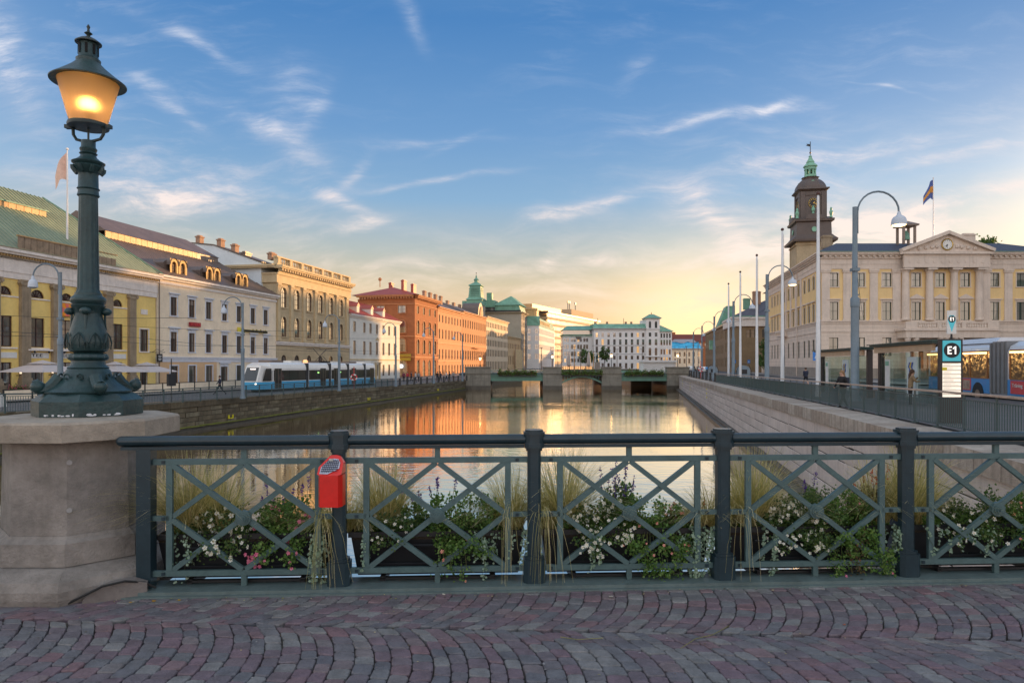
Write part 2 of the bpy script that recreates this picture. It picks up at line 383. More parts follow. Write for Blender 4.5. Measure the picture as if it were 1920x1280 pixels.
def block_frame(px, py, ang):   # local x along wall, -y outward
    return Matrix.Translation((px, py, 0)) @ Matrix.Rotation(ang, 4, 'Z')
def stone_mesh(l, h, t, j, r):
    b = MB(); g = .012; c = .02
    x0, x1, z0, z1 = g, l-g, g, h-g; y = -t-r.uniform(0, j)
    ring = [(x0,z0),(x1,z0),(x1,z1),(x0,z1)]
    i = [(x0+c,z0+c),(x1-c,z0+c),(x1-c,z1-c),(x0+c,z1-c)]
    for k in range(4):
        k2 = (k+1) % 4
        b.face([(ring[k][0],0,ring[k][1]),(ring[k2][0],0,ring[k2][1]),(ring[k2][0],y+c,ring[k2][1]),(ring[k][0],y+c,ring[k][1])])
        b.face([(ring[k][0],y+c,ring[k][1]),(ring[k2][0],y+c,ring[k2][1]),(i[k2][0],y,i[k2][1]),(i[k][0],y,i[k][1])])
    b.face([(p[0],y,p[1]) for p in i]); return b
def join(dst, src, M):
    b0 = len(dst.v); dst.v += [tuple(M @ Vector(v)) for v in src.v]; dst.f += [tuple(b0+i for i in f) for f in src.f]; dst.mi += src.mi
def quay(name, label, left, d0, d1, dnear, courses, length, mats, jit):
    root = thing(name, label, 'quay wall')
    # backing
    b = MB(); X = XL if left else XR; fz = zL if left else zR
    s = -1 if left else 1
    ds = [d0+i*(d1-d0)/12 for i in range(13)]
    for a0, a1 in zip(ds[:-1], ds[1:]):
        p = [(X(a0, .15*s), a0), (X(a1, .15*s), a1)]
        f = [(p[0][0],p[0][1],WZ-.6),(p[1][0],p[1][1],WZ-.6),(p[1][0],p[1][1],fz(a1)-.05),(p[0][0],p[0][1],fz(a0)-.05)]
        b.face(f if left else f[::-1])
        q = [(X(a0, 1.6*s), a0), (X(a1, 1.6*s), a1)]
        f = [(p[0][0],p[0][1],fz(a0)-.03),(p[1][0],p[1][1],fz(a1)-.03),(q[1][0],q[1][1],fz(a1)-.03),(q[0][0],q[0][1],fz(a0)-.03)]
        b.face(f if left else f[::-1])
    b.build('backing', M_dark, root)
    ang = math.pi/2-AL if left else -math.pi/2-AL
    far = MB(); farc = MB(); cache = {}
    L = (d1-d0)/CA
    caph = .42
    nseg = int(L/length[0])
    # coping stones
    x = 0
    while x < L:
        l = rg.uniform(*length[2]); dd = d0+(x+l/2)*CA; z = fz(dd)
        st = MB().box(.012, l-.012, -.12, 1.15, -caph, .02)
        px = d0+x*CA if left else d0+(x+l)*CA
        Mx = block_frame(X(px), px, ang) @ Matrix.Translation((0,0,z+rg.uniform(-.008,.008)))
        if dd < dnear: 
            o = st.build('coping_stone', M_rc if not left else M_ls, root); o.matrix_local = Mx
        else: join(farc, st, Mx)
        x += l
    # facing courses
    for ci, (zt, h) in enumerate(courses):
        x = -rg.uniform(0, 1)
        while x < L:
            l = rg.uniform(*length[1]); dd = d0+(x+l/2)*CA
            if dd < d0: x += l; continue
            top = fz(dd)-caph-.01
            hh = (top-(WZ+.28))/len(courses)
            st = stone_mesh(l, hh, .02, jit, rg)
            px = d0+x*CA if left else d0+(x+l)*CA
            Mx = block_frame(X(px), px, ang) @ Matrix.Translation((0,.02,WZ+.28+ci*hh))
            if dd < dnear: o = st.build('facing_stone', mats, root); o.matrix_local = Mx
            else: join(far, st, Mx)
            x += l
    if far.v: tag(far.build('far_facing_stones', mats, root), kind='stuff')
    if farc.v: tag(farc.build('far_coping_stones', M_rc if not left else M_ls, root), kind='stuff')
    # ledge at the waterline
    o = MB().box(0, L, -.62, 0, WZ-.5, WZ+.17).box(0, L, -.34, 0, WZ+.172, WZ+.30).build('ledge', M_wet, root)
    o.matrix_local = block_frame(X(d0 if left else d1), d0 if left else d1, ang)
    b = MB(); r2 = random.Random(9); n = int(L/.8)
    for i in range(n):
        w = r2.uniform(.05,.16); b.box(i*.8, i*.8+.82, -.34-w, -.005, WZ+.302, WZ+.33+r2.uniform(0,.05))
    if left:
        o = b.build('moss', M_moss, root); o.matrix_local = block_frame(X(d0), d0, ang)
    return root
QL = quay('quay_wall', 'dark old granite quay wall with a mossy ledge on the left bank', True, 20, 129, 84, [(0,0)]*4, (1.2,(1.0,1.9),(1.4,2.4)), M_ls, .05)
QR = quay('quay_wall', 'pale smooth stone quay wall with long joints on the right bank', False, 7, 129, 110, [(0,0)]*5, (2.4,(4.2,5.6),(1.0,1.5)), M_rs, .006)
for left in (True, False):
    X = XL if left else XR; s = -1 if left else 1; b = MB(); fz = zL if left else zR
    for a0, a1 in ((132,180),(180,255)):
        f = [(X(a0),a0,WZ-.5),(X(a1),a1,WZ-.5),(X(a1),a1,fz(a1)),(X(a0),a0,fz(a0))]; b.face(f if left else f[::-1])
        f = [(X(a0),a0,fz(a0)),(X(a1),a1,fz(a1)),(X(a1,1.6*s),a1,fz(a1)),(X(a0,1.6*s),a0,fz(a0))]; b.face(f if left else f[::-1])
    tag(b.build('quay_wall', M_ls), 'dark stone quay beyond the far bridge on the %s bank' % ('left' if left else 'right'), 'quay wall')
tag(MB().box(XL(255), XR(255), 255, 256.5, WZ-.5, -.72).build('quay_wall', M_ls), 'stone wall closing the canal basin behind the far bridge', 'quay wall')
# yellow ladder marks
M_yel = mat('yellow_paint', (.75,.65,.03), .6, .1)
def marks(left, d, txt):
    X = XL if left else XR; ang = math.pi/2-AL if left else -math.pi/2-AL
    r = thing('ladder_mark', 'small yellow painted ladder mark on %s' % txt, 'wall marking', (X(d, 0), d, 0), ang)
    z = (zL if left else zR)(d)-.62
    b = MB()
    if left: MB().box(-.35,-.22,-.16,-.1,WZ+.55,WZ+.85).box(.22,.35,-.16,-.1,WZ+.55,WZ+.85).box(-.225,.225,-.16,-.1,WZ+.55,WZ+.62).build('mark', M_yel, r)
    else:
        for k in range(3): MB().box(-.16, .16, -.16, -.10, z-.05-k*.42, z+.08-k*.42).build('mark', M_yel, r)
marks(False, 70, 'the right quay wall, nearest of the three'); marks(False, 96, 'the right quay wall, middle of the three'); marks(False, 115, 'the right quay wall beside the far bridge')
marks(True, 56, 'the mossy left quay wall under the tram front'); marks(True, 84, 'the mossy left quay wall under the tram rear'); marks(True, 112, 'the mossy left quay wall near the far bridge')
# ------------------------------------------------------------------ bridge deck of fan-laid setts
TH = R(3.0); RD = Vector((math.cos(TH), math.sin(TH))); RN = Vector((-math.sin(TH), math.cos(TH)))
RP = Vector((-1.30, 5.15)); SPC = 1.47
def rp(s, n=0): p = RP+RD*s+RN*n; return p.x, p.y
P_sett = [(0, (0.113, 0.111, 0.13)), (0.18, (0.142, 0.143, 0.152)), (0.34, (0.131, 0.105, 0.123)), (0.5, (0.162, 0.109, 0.131)), (0.62, (0.124, 0.12, 0.135)), (0.74, (0.176, 0.107, 0.12)), (0.86, (0.165, 0.164, 0.166)), (1, (0.197, 0.192, 0.194))]
M_sett = mat('worn_porphyry_sett', (.14,.13,.15), .62, .28, 9, .55, 45, palette=P_sett, grime=.25)
M_mort = mat('sand_joint', (.085,.078,.062), .95, .3, 6, .6, 40)
M_deck = mat('distant_setts', (.10,.095,.11), .8, .25, 2, .6, 9)
deck = thing('bridge_deck', 'bridge deck paved with grey and purple granite setts laid in arcs', 'paving'); del deck['category']; deck['kind'] = 'structure'
b = MB(); q = [rp(-32,-.02), rp(12,-.02)]
b.face([(-33,-12,-.026),(9,-12,-.026),(*q[1],-.026),(*q[0],-.026)]); b.build('sand_bed', M_mort, deck)
b = MB(); b.face([(-33,-12,-.012),(9,-12,-.012),(9,2.4,-.012),(-33,2.4,-.012)]); b.face([(-33,2.4,-.012),(-6.0,2.4,-.012),(-6.4,4.9,-.012),(-33,3.6,-.012)])
b.build('outer_paving', M_deck, deck)
b = MB(); q0, q1, q2, q3 = rp(-32,-.15), rp(9,-.15), rp(9,.35), rp(-32,.35)
b.prism([q0,q1,q2,q3], -1.1, -.03); b.build('deck_edge_beam', mat('dark_green_steel', (.045,.075,.075), .5, .15, 3), deck)
r5 = random.Random(11)
def sett(c):
    cx = sum(p[0] for p in c)/4; cy = sum(p[1] for p in c)/4
    def ins(f, cut, z, jz=0):
        P = [(cx+(p[0]-cx)*f, cy+(p[1]-cy)*f) for p in c]; out = []
        for i in range(4):
            a, p, n = P[i-1], P[i], P[(i+1)%4]
            out.append((p[0]+(a[0]-p[0])*cut, p[1]+(a[1]-p[1])*cut)); out.append((p[0]+(n[0]-p[0])*cut, p[1]+(n[1]-p[1])*cut))
        return [(x, y, z+tx*(x-cx)+ty*(y-cy)+r5.uniform(-jz,jz)) for x, y in out]
    tx, ty = r5.uniform(-.02,.02), r5.uniform(-.02,.02); h = r5.uniform(-.004,.003)
    b = MB(); r0 = ins(.972,.10,-.03); r1 = ins(.952,.13,-.006+h,.0015); r2 = ins(.875,.16,.0+h,.0018)
    b.v = r0+r1+r2
    for k in (0, 8):
        for i in range(8): b.f.append((k+i,k+(i+1)%8,k+8+(i+1)%8,k+8+i)); b.mi.append(0)
    b.f.append(tuple(range(16,24))); b.mi.append(0)
    return b
setts = []
BW, PI = 1.5, .108; SA_ = 40; RAD = BW/2/math.sin(R(SA_)); NS = 14
bd = R(-3.0); e1 = Vector((math.cos(bd), math.sin(bd))); e2 = Vector((-math.sin(bd), math.cos(bd)))
J = {}
def spt(band, k, edge, i):
    key = (band, k, edge, round(i*2))
    if key not in J: J[key] = (r5.uniform(-.007,.007), r5.uniform(-.010,.010))
    th = R(max(-SA_, min(SA_, -SA_+2*SA_*(i+(.5 if k % 2 else 0)-.25)/NS))); j = J[key]
    off = .06 if band % 2 else 0; wob = .012*math.sin(k*1.7+i*.9)+.008*math.sin(k*.61+band)
    kk = k+edge; wob = .010*math.sin(kk*1.9+th*3)+.012*math.sin(kk*.53+band*2+th)
    x = kk*PI+off+RAD*math.cos(th)-RAD*.85+wob; y = RAD*math.sin(th)
    p = Vector((0, 4.36))+e1*(x+j[0]*.5)+e2*(y+j[1]+BW*(band+.5)); return (p.x, p.y)
for band in (-2, -1, 0):
    for k in range(-52, 56):
        i = 0
        while i < NS+(0 if k % 2 else 1):
            c = [spt(band,k,0,i), spt(band,k,1,i), spt(band,k,1,i+1), spt(band,k,0,i+1)]; i += 1
            if math.hypot(c[0][0]-c[3][0], c[0][1]-c[3][1]) < .035: continue
            cx = sum(p[0] for p in c)/4; cy = sum(p[1] for p in c)/4
            n = (Vector((cx,cy))-RP).dot(RN)
            if n > -.08 or cy < 2.75 or abs(cx)/cy > .92: continue
            if math.hypot(cx+3.46, cy-5.5) < .70: continue
            setts.append((cy + (0 if abs(cx)/cy < .76 else 50), c))
setts.sort(key=lambda s: abs(s[0]-3.62) if s[0] < 40 else 99)
vis = [s for s in setts if 3.55 < s[0] < 40]; vis.sort(key=lambda s: s[0]); near = vis[:300]; ids = set(id(s) for s in near)
for s in near: sett(s[1]).build('sett', M_sett, deck)
big = MB(); I4 = Matrix.Identity(4)
for s in setts:
    if id(s) not in ids: join(big, sett(s[1]), I4)
tag(big.build('small_setts', M_sett, deck), kind='stuff')
# steel kerb under the railing
M_kerb = mat('grey_green_steel_kerb', (.10,.14,.14), .55, .2, 4, .2, 20, grime=.35)
kb = MB(); kb.prism([rp(-1.72,-.13), rp(9,-.13), rp(9,.16), rp(-1.55,.16)], -.06, .035)
kb.prism([rp(-1.76,-.165), rp(9,-.165), rp(9,-.132), rp(-1.76,-.132)], -.06, .012)
tag(kb.build('kerb', M_kerb), 'low grey green steel kerb running under the flower railing', 'kerb')
tag(MB().prism([rp(-32,-.13), rp(-2.7,-.13), rp(-2.7,.16), rp(-32,.16)], -.06, .035).build('kerb', M_kerb), 'short stretch of steel kerb left of the lamp pedestal', 'kerb')

# ------------------------------------------------------------------ lamp pedestal
M_gran = mat('weathered_pink_granite', (.25,.225,.205), .8, .30, 2.2, .6, 60, grime=.55, streak=.3)
M_gran2 = mat('weathered_cap_granite', (.34,.29,.235), .8, .25, 2.5, .4, 50, grime=.35)
M_stain = mat('ochre_stain', (.36,.24,.09), .85, .3, 6)
PX, PY = -3.47, 5.50
ped = thing('lamp_pedestal', 'octagonal weathered granite pedestal carrying the ornate lamp', 'pedestal', (PX, PY, 0))
ph = R(-67.5)
MB().lathe([(.60,-.03),(.80,-.03),(.82,.04),(.82,.10),(.79,.16),(.70,.20),(.64,.215)], 8, ph=ph).build('foot', M_gran, ped)
MB().lathe([(.585,.217),(.605,.22),(.605,.385),(.56,.41),(.545,.43)], 8, ph=ph).build('plinth', M_gran, ped)
MB().lathe([(.54,.431),(.525,1.122)], 8, ph=ph).build('shaft', M_gran, ped)
MB().lathe([(.70,1.124),(.715,1.13),(.715,1.255),(.70,1.272),(.3,1.283)], 8, ph=ph).build('cap', M_gran2, ped)
def disc(cx, cy, z, r, n=10): return [(cx+r*math.cos(2*math.pi*i/n), cy, z+r*math.sin(2*math.pi*i/n)) for i in range(n)]
for (ax, z) in ((-.03,.97),(-.03,.62)):
    f = R(-45-22.5+2); px, py = .545*math.cos(f), .545*math.sin(f)
    o = MB().tube([(px,py,z),(px*1.006,py*1.006,z)], .019, 10).build('plugged_hole', mat('grey_filler', (.30,.29,.285), .8, .2), ped)
# scroll-edged loose stone and cable at the pedestal foot
b = MB(); b.vprism([(-.22,-.03),(-.20,.03),(-.13,.085),(-.02,.12),(.12,.125),(.2,.10),(.2,-.03)], -.05, .05)
o = b.build('foot_stone', mat('dark_foot_stone', (.17,.15,.14), .85, .2, 4, .4, 30)); o.location = (-2.86, 4.94, 0); o.rotation_euler = (0,0,R(22)); tag(o, 'dark rounded stone wedged between lamp pedestal and kerb', 'stone')
b = MB(); b.tube([(-3.12,4.80,.01),(-3.02,4.81,.06),(-2.90,4.83,.12),(-2.78,4.90,.135),(-2.68,4.98,.10),(-2.62,5.02,.05)], .009, 6)
tag(b.build('cable', mat('black_rubber', (.012,.012,.012), .6, 0)), 'black cable arching from pedestal foot to the kerb', 'cable')

# ------------------------------------------------------------------ ornate street lamp
M_lg = mat('dark_green_cast_iron', (.017,.045,.048), .40, .3, 6, .25, 25, spec=.45, grime=.25)
M_lg2 = mat('blackened_cast_iron', (.012,.028,.03), .45, .2, 6, spec=.5)
LX, LY = -3.45, 5.56
LSC = 4.34e-3
lamp = thing('street_lamp', 'tall ornate green cast iron street lamp with a lit amber lantern', 'street lamp', (LX, LY, .042)); lamp.scale = (1, 1, .967)
o4 = R(22.5)
def zz(v): return CZ+(680-v)*LSC
MB().lathe([(.375,1.284),(.395,1.284),(.395,1.405),(.385,1.412),(.35,1.445),(.325,1.462),(.30,1.468)], 8, ph=ph).build('base_plate', M_lg, lamp)
b = MB(); b.lathe([(.31,1.466),(.315,1.48),(.26,1.515),(.21,1.56),(.175,1.61),(.155,1.655),(.145,1.665),(.15,1.675),(.125,1.70),(.12,1.735)], 32, flute=(2,1.5,1.62,.05)).build('bell_base', M_lg, lamp, smooth=True)
for k in range(4):
    a = ph+R(22.5)+k*math.pi/2
    b = MB(); c, s_ = math.cos(a), math.sin(a)
    prof = [(.20,1.60),(.245,1.54),(.29,1.50),(.335,1.495),(.365,1.515),(.36,1.55),(.335,1.56)]
    b.tube([(r_*c, r_*s_, z) for r_, z in prof], .048, 8, r1=.028)
    b.sphere((.345*c,.345*s_,1.52), .052, 10, 6); b.build('scroll_foot', M_lg, lamp, smooth=True)
    a2 = a+math.pi/4; c, s_ = math.cos(a2), math.sin(a2); tq = (-s_, c)
    b = MB()
    for sg in (-1, 1):
        pts = []
        for i in range(9):
            tt = i/8*math.pi*1.6; rr_ = .028*(1-.06*i); ox = sg*(.055-rr_*math.cos(tt)); zz_ = 1.60+rr_*math.sin(tt)
            rad = .19+.0*ox; pts.append((rad*c+tq[0]*ox, rad*s_+tq[1]*ox, zz_))
        b.tube(pts, .008, 5)
    b.build('scroll_relief', M_lg, lamp, smooth=True)
b = MB(); b.lathe([(.122,1.733),(.14,1.742),(.148,1.76),(.140,1.785),(.105,1.795),(.10,1.80)], 32, flute=(2,1.74,1.79,.06)).build('lower_collar', M_lg, lamp, smooth=True)
b = MB(); b.lathe([(.10,1.799),(.135,1.815),(.150,1.85),(.150,1.90),(.137,1.96),(.118,2.03),(.105,2.09),(.10,2.13)], 32, flute=(4,1.8,2.13,.025)).build('vase', M_lg, lamp, smooth=True)
for k in range(8):
    a = k*math.pi/4+.1; c, s_ = math.cos(a), math.sin(a); b = MB()
    pr = [(-.045,.149,1.83),(-.05,.153,1.88),(-.03,.150,1.935),(0,.142,1.965),(.03,.150,1.935),(.05,.153,1.88),(.045,.149,1.83)]
    b.tube([((r_+.003)*c-s_*x, (r_+.003)*s_+c*x, z) for x, r_, z in pr], .0055, 4); b.tube([((.156)*c,(.156)*s_,1.84),((.150)*c,(.150)*s_,1.95)], .004, 4); b.build('leaf_relief', M_lg, lamp, smooth=True)
for k in range(4):
    a = ph+k*math.pi/2; c, s_ = math.cos(a), math.sin(a); b = MB(); b.sphere((.128*c,.128*s_,2.145), .042, 10, 6, sz=.75)
    b.tube([(.115*c,.115*s_,2.13),(.118*c,.118*s_,2.05),(.128*c,.128*s_,1.99)], .012, 5, r1=.004); b.build('hanging_leaf', M_lg, lamp, smooth=True)
MB().lathe([(.10,2.125),(.105,2.165),(.120,2.18),(.124,2.195),(.112,2.205),(.125,2.222),(.13,2.24),(.122,2.262),(.10,2.28),(.097,2.30)], 24).build('upper_collar', M_lg, lamp, smooth=True)
b = MB(); b.lathe([(.092,2.298),(.080,2.33),(.074,2.7),(.068,3.115)], 48, flute=(4,2.32,3.11,.10)).build('fluted_column', M_lg, lamp, smooth=True)
b = MB(); b.lathe([(.075,3.112),(.081,3.12),(.075,3.14),(.073,3.165),(.083,3.175),(.073,3.19),(.071,3.30),(.083,3.315),(.10,3.335),(.112,3.36),(.100,3.375),(.118,3.388),(.121,3.398),(.09,3.415),(.062,3.44),(.055,3.46),(.066,3.472),(.055,3.484),(.064,3.51),(.052,3.53),(.052,3.58)], 32).build('capital', M_lg, lamp, smooth=True)
for k in range(8):
    a = k*math.pi/4; c, s_ = math.cos(a), math.sin(a); b = MB(); b.tube([(.09*c,.09*s_,3.31),(.112*c,.112*s_,3.335),(.118*c,.118*s_,3.36)], .02, 5, r1=.013); b.build('acanthus_tip', M_lg, lamp, smooth=True)
bx, by = math.cos(R(-2)), math.sin(R(-2))
b = MB()
for sg in (-1, 1):
    b.tube([(0,0,3.575),(sg*.045*bx,sg*.045*by,3.58),(sg*.10*bx,sg*.10*by,3.595),(sg*.125*bx,sg*.125*by,3.635),(sg*.128*bx,sg*.128*by,3.69)], .0125, 7)
    b.box(sg*.15-.035, sg*.15+.035, -.022, .022, 3.685, 3.715)
b.tube([(0,0,3.58),(0,0,3.70)], .008, 6); b.build('yoke', M_lg2, lamp, smooth=True)
MB().lathe([(.09,3.69),(.148,3.692),(.152,3.705),(.148,3.722),(.13,3.724)], 32).build('lantern_ring', M_lg2, lamp, smooth=True)
gm = bpy.data.materials.new('amber_opal_glass'); gm.use_nodes = True; t = NT(gm.node_tree); t.n.clear()
o_ = t.n.new('ShaderNodeOutputMaterial'); tr = t.n.new('ShaderNodeBsdfTranslucent'); df = t.n.new('ShaderNodeBsdfPrincipled'); tp = t.n.new('ShaderNodeBsdfRefraction'); tp.inputs['Roughness'].default_value = .62; tp.inputs['IOR'].default_value = 1.45
tr.inputs[0].default_value = (.80,.62,.42,1); df.inputs['Base Color'].default_value = (.70,.46,.28,1); df.inputs['Roughness'].default_value = .15
tp.inputs[0].default_value = (1,.80,.52,1)
mx = t.n.new('ShaderNodeMixShader'); mx.inputs[0].default_value = .6; t.l.new(df.outputs[0], mx.inputs[1]); t.l.new(tr.outputs[0], mx.inputs[2])
mx2 = t.n.new('ShaderNodeMixShader'); mx2.inputs[0].default_value = .42; t.l.new(mx.outputs[0], mx2.inputs[1]); t.l.new(tp.outputs[0], mx2.inputs[2]); t.l.new(mx2.outputs[0], o_.inputs[0])
b = MB(); N = 40; p0, p1 = (.133, 3.722), (.222, 4.075)
for i in range(N):
    a0, a1 = 2*math.pi*i/N, 2*math.pi*(i+1)/N
    b.face([(p0[0]*math.cos(a0),p0[0]*math.sin(a0),p0[1]),(p0[0]*math.cos(a1),p0[0]*math.sin(a1),p0[1]),(p1[0]*math.cos(a1),p1[0]*math.sin(a1),p1[1]),(p1[0]*math.cos(a0),p1[0]*math.sin(a0),p1[1])])
b.build('lantern_glass', gm, lamp, smooth=True)
def emis(name, col, st):
    m = bpy.data.materials.new(name); m.use_nodes = True; bs = m.node_tree.nodes['Principled BSDF']; bs.inputs['Base Color'].default_value = (.8,.7,.5,1)
    bs.inputs['Emission Color'].default_value = (*col, 1); bs.inputs['Emission Strength'].default_value = st; return m
M_bulb = emis('amber_bulb', (1.0,.52,.15), 20)
MB().sphere((0,0,3.89), .046, 14, 10, sz=1.1).build('bulb', M_bulb, lamp, smooth=True)
MB().tube([(0,0,3.72),(0,0,3.86)], .018, 8).build('bulb_holder', M_lg2, lamp)
MB().lathe([(.20,4.068),(.222,4.072),(.274,4.062),(.276,4.070),(.20,4.13),(.13,4.19),(.088,4.235),(.082,4.25)], 40).build('lantern_roof', M_lg, lamp, smooth=True)
b = MB(); b.lathe([(.088,4.236),(.09,4.262),(.078,4.272),(.072,4.28),(.068,4.40)], 24).build('chimney', M_lg, lamp, smooth=True)
for k in range(8):
    a = k*math.pi/4+.35; o = MB().box(-.009,.009,-.004,.004,4.30,4.38).build('vent_slot', mat('vent_black', (.004,.004,.004), .9, 0), lamp); o.location = (.0705*math.cos(a), .0705*math.sin(a), 0); o.rotation_euler = (0,0,a+math.pi/2)
MB().lathe([(.068,4.397),(.096,4.398),(.097,4.406),(.06,4.435),(.028,4.452),(.012,4.458),(.014,4.47),(.03,4.485),(.012,4.50),(.008,4.52),(.014,4.54),(.004,4.56)], 24).build('finial', M_lg2, lamp, smooth=True)
b = MB()   # flaked white paint on base plate
for i in range(9):
    a = ph+R(22.5)+0; 
    f = R(-87+(i%2)*0)
b = MB(); rr5 = random.Random(2)
for fa, sx in ((ph+R(22.5), 1), (ph-R(22.5), 1)):
    nx, ny = math.cos(fa), math.sin(fa); ap = .395*math.cos(R(22.5))+.0015
    for i in range(7):
        u = rr5.uniform(-.12,.12); w = rr5.uniform(.01,.03); h = rr5.uniform(.008,.03)
        pts = []
        for k in range(6):
            an = k*math.pi/3; pts.append((nx*ap-ny*(u+w*math.cos(an)*rr5.uniform(.6,1)), ny*ap+nx*(u+w*math.cos(an)*rr5.uniform(.6,1)), 1.29+h*.5+h*.5*math.sin(an)))
        b.face(pts)
b.build('flaked_patch', mat('white_residue', (.6,.62,.66), .8, .2, 20), lamp)

# ------------------------------------------------------------------ flower railing
M_r1 = mat('dark_teal_railing_paint', (.014,.032,.043), .34, .2, 5, spec=.45, coat=.08)
M_r2 = mat('grey_green_lattice_paint', (.062,.112,.116), .5, .18, 6, .12, 40, grime=.2)
rail = thing('bridge_railing', 'long dark teal railing with lattice panels in front of the flowers', 'railing', (RP.x, RP.y, 0), TH)
def octa(w, ch): h = w/2; return [(-h+ch,-h),(h-ch,-h),(h,-h+ch),(h,h-ch),(h-ch,h),(-h+ch,h),(-h,h-ch),(-h,-h+ch)]
pm = MB(); pm.prism(octa(.100,.02), .2, 1.03); PSH = pm.mesh('post', M_r1)
bm_ = MB(); bm_.prism(octa(.165,.03), .036, .21).prism(octa(.14,.03), .211, .232); PBA = bm_.mesh('post_base', M_r1)
hm = MB(); hm.prism(octa(.12,.025), 1.031, 1.052).prism(octa(.148,.03), 1.053, 1.09).prism(octa(.135,.03), 1.09, 1.155).prism(octa(.158,.035), 1.155, 1.175).prism(octa(.135,.04), 1.175, 1.19); PHE = hm.mesh('post_cap', M_r1)
for k in range(6):
    p = put('post', PSH, rail, (k*SPC, 0, 0)); put('post_base', PBA, p); put('post_cap', PHE, p)
p = MB().prism([(-.052,-.05),(.052,-.05),(.052,.05),(-.052,.05)], .036, 1.06).build('end_post', M_r1, rail, (-1.42,0,0))
def handrail(x0, x1):
    b = MB(); pr = []
    for i in range(14): a = 2*math.pi*i/14; pr.append((.046*math.cos(a), 1.118+.038*math.sin(a)))
    b.xprism(pr, x0, x1); o = b.build('handrail', M_r1, rail, smooth=True)
    MB().box(x0+.01, x1-.01, -.034, .034, 1.055, 1.078).build('handrail_channel', M_r1, o)
handrail(-1.60, -.07)
for k in range(5): handrail(k*SPC+.068, (k+1)*SPC-.068)
MB().sphere((-1.60,0,1.118), .038, 12, 6).build('handrail_end', M_r1, rail, smooth=True)
zt, zm, zb = .963, .545, .135
def panel(x0, L, first=False):
    pe = bpy.data.objects.new('lattice_panel', None); COL.objects.link(pe); pe.parent = rail; pe.location = (x0, 0, 0); pe.empty_display_size = .1
    a, c = .20 if not first else .17, L-.20 if not first else L-.16; mx_ = (a+c)/2; w = .048; T = .03
    def piece(nm, *bars):
        b = MB()
        for q in bars: b.bar((q[0],q[4] if len(q)>4 else 0,q[1]),(q[2],q[4] if len(q)>4 else 0,q[3]), w if len(q) < 6 else q[5], T)
        return b.build(nm, M_r2, pe)
    for z in (zt, zb): piece('horizontal_bar', (.05,z,L-.05,z,0,.042))
    piece('horizontal_bar', (.05,zm,a,zm,0,.036)); piece('horizontal_bar', (c,zm,L-.05,zm,0,.036))
    for x in (a, c): piece('vertical_bar', (x,zb+.022,x,zt-.022,0,.044))
    piece('stub_bar', (mx_,zt+.022,mx_,1.055,0,.040)); piece('stub_bar', (mx_,.036,mx_,zb-.022,0,.040))
    hz = (zt-zm)
    i_ = .022
    def dg(x0_, z0_, x1_, z1_, y): piece('diagonal_bar', (x0_,z0_,x1_,z1_,y,.038))
    dg(a+i_, zt-i_, c-i_, zb+i_, -.003); dg(a+i_, zb+i_, c-i_, zt-i_, .003)
    dg(a+i_, zm+.01, mx_-.01, zt-i_, .006); dg(mx_+.01, zt-i_, c-i_, zm+.01, -.006); dg(a+i_, zm-.01, mx_-.01, zb+i_, -.0065); dg(mx_+.01, zb+i_, c-i_, zm-.01, .0065)
    rb = MB(); rb.v = []
    for (r_, y0, y1) in ((.054,-.036,.0),(.040,-.046,-.036),(.027,-.056,-.046),(.013,-.068,-.056)):
        n = 20; b0 = len(rb.v)
        for y in (y1, y0):
            for i in range(n): an = 2*math.pi*i/n; rr_ = r_*(1+(.08 if i % 2 else 0)*(r_ > .05)); rb.v.append((mx_+rr_*math.cos(an), y, zm+rr_*math.sin(an)))
        for i in range(n): k = (i+1) % n; rb.f.append((b0+i,b0+k,b0+n+k,b0+n+i)); rb.mi.append(0)
        rb.f.append(tuple(b0+n+i for i in range(n))); rb.mi.append(0)
    rb.build('rosette', M_r2, pe)
    cl = MB()
    for z in (zt, zm, zb):
        for x in (.13, L-.13): cl.box(x-.012, x+.012, -.024, -.016, z-.012, z+.012)
    cl.build('bolt_heads', M_r1, pe)
panel(-1.42, 1.42, True)
for k in range(5): panel(k*SPC, SPC)
# the same railing beyond the pedestal
rail2 = thing('bridge_railing', 'end of the lattice railing glimpsed left of the lamp pedestal', 'railing', (*rp(-2.95),0), TH)
keep = rail; rail = rail2
b = put('post', PSH, rail2, (-1.3,0,0))
panel(-1.3, 1.3, True)
MB().xprism([(.046*math.cos(2*math.pi*i/12), 1.118+.038*math.sin(2*math.pi*i/12)) for i in range(12)], -2.5, .0).build('handrail', M_r1, rail2, smooth=True)
rail = keep

# red dispenser on the second post
M_red = mat('bright_red_enamel', (.62,.012,.008), .35, .12, 5, coat=.2)
lb = thing('litter_box', 'small bright red litter box with a slanted wire mesh top hanging on railing post', 'litter box', (*rp(-.03,-.14),0), TH-R(4))
b = MB(); w = .088
hx = [(-w,-.03),(-w+.022,-.075),(w-.022,-.075),(w,-.03),(w,.05),(-w,.05)]
b.prism(hx, .655, .885)
def tl(x, t_, o=0): return (x, -.075+.115*t_-.008*o, .885+.135*t_+.007*o)
outl = [(-.088,.06),(-.066,0),(.066,0),(.088,.06),(.088,.60),(.055,.95),(.02,1.0),(-.02,.98),(-.088,.40)]
b.face([tl(*p) for p in outl])
for i in range(len(outl)): p, q = outl[i], outl[(i+1) % len(outl)]; b.face([tl(*p), (p[0], .05, tl(*p)[2]), (q[0], .05, tl(*q)[2]), tl(*q)])
b.build('box_body', M_red, lb)
gp = [(-.070,.06),(-.01,.05),(.066,.32),(.066,.60),(.045,.78),(.015,.80),(-.015,.78),(-.068,.38)]
b = MB(); b.face([tl(x, t_, .6) for x, t_ in gp]); b.build('mesh_backing', mat('pale_metal', (.42,.46,.56), .4, .1, 30), lb)
b = MB()
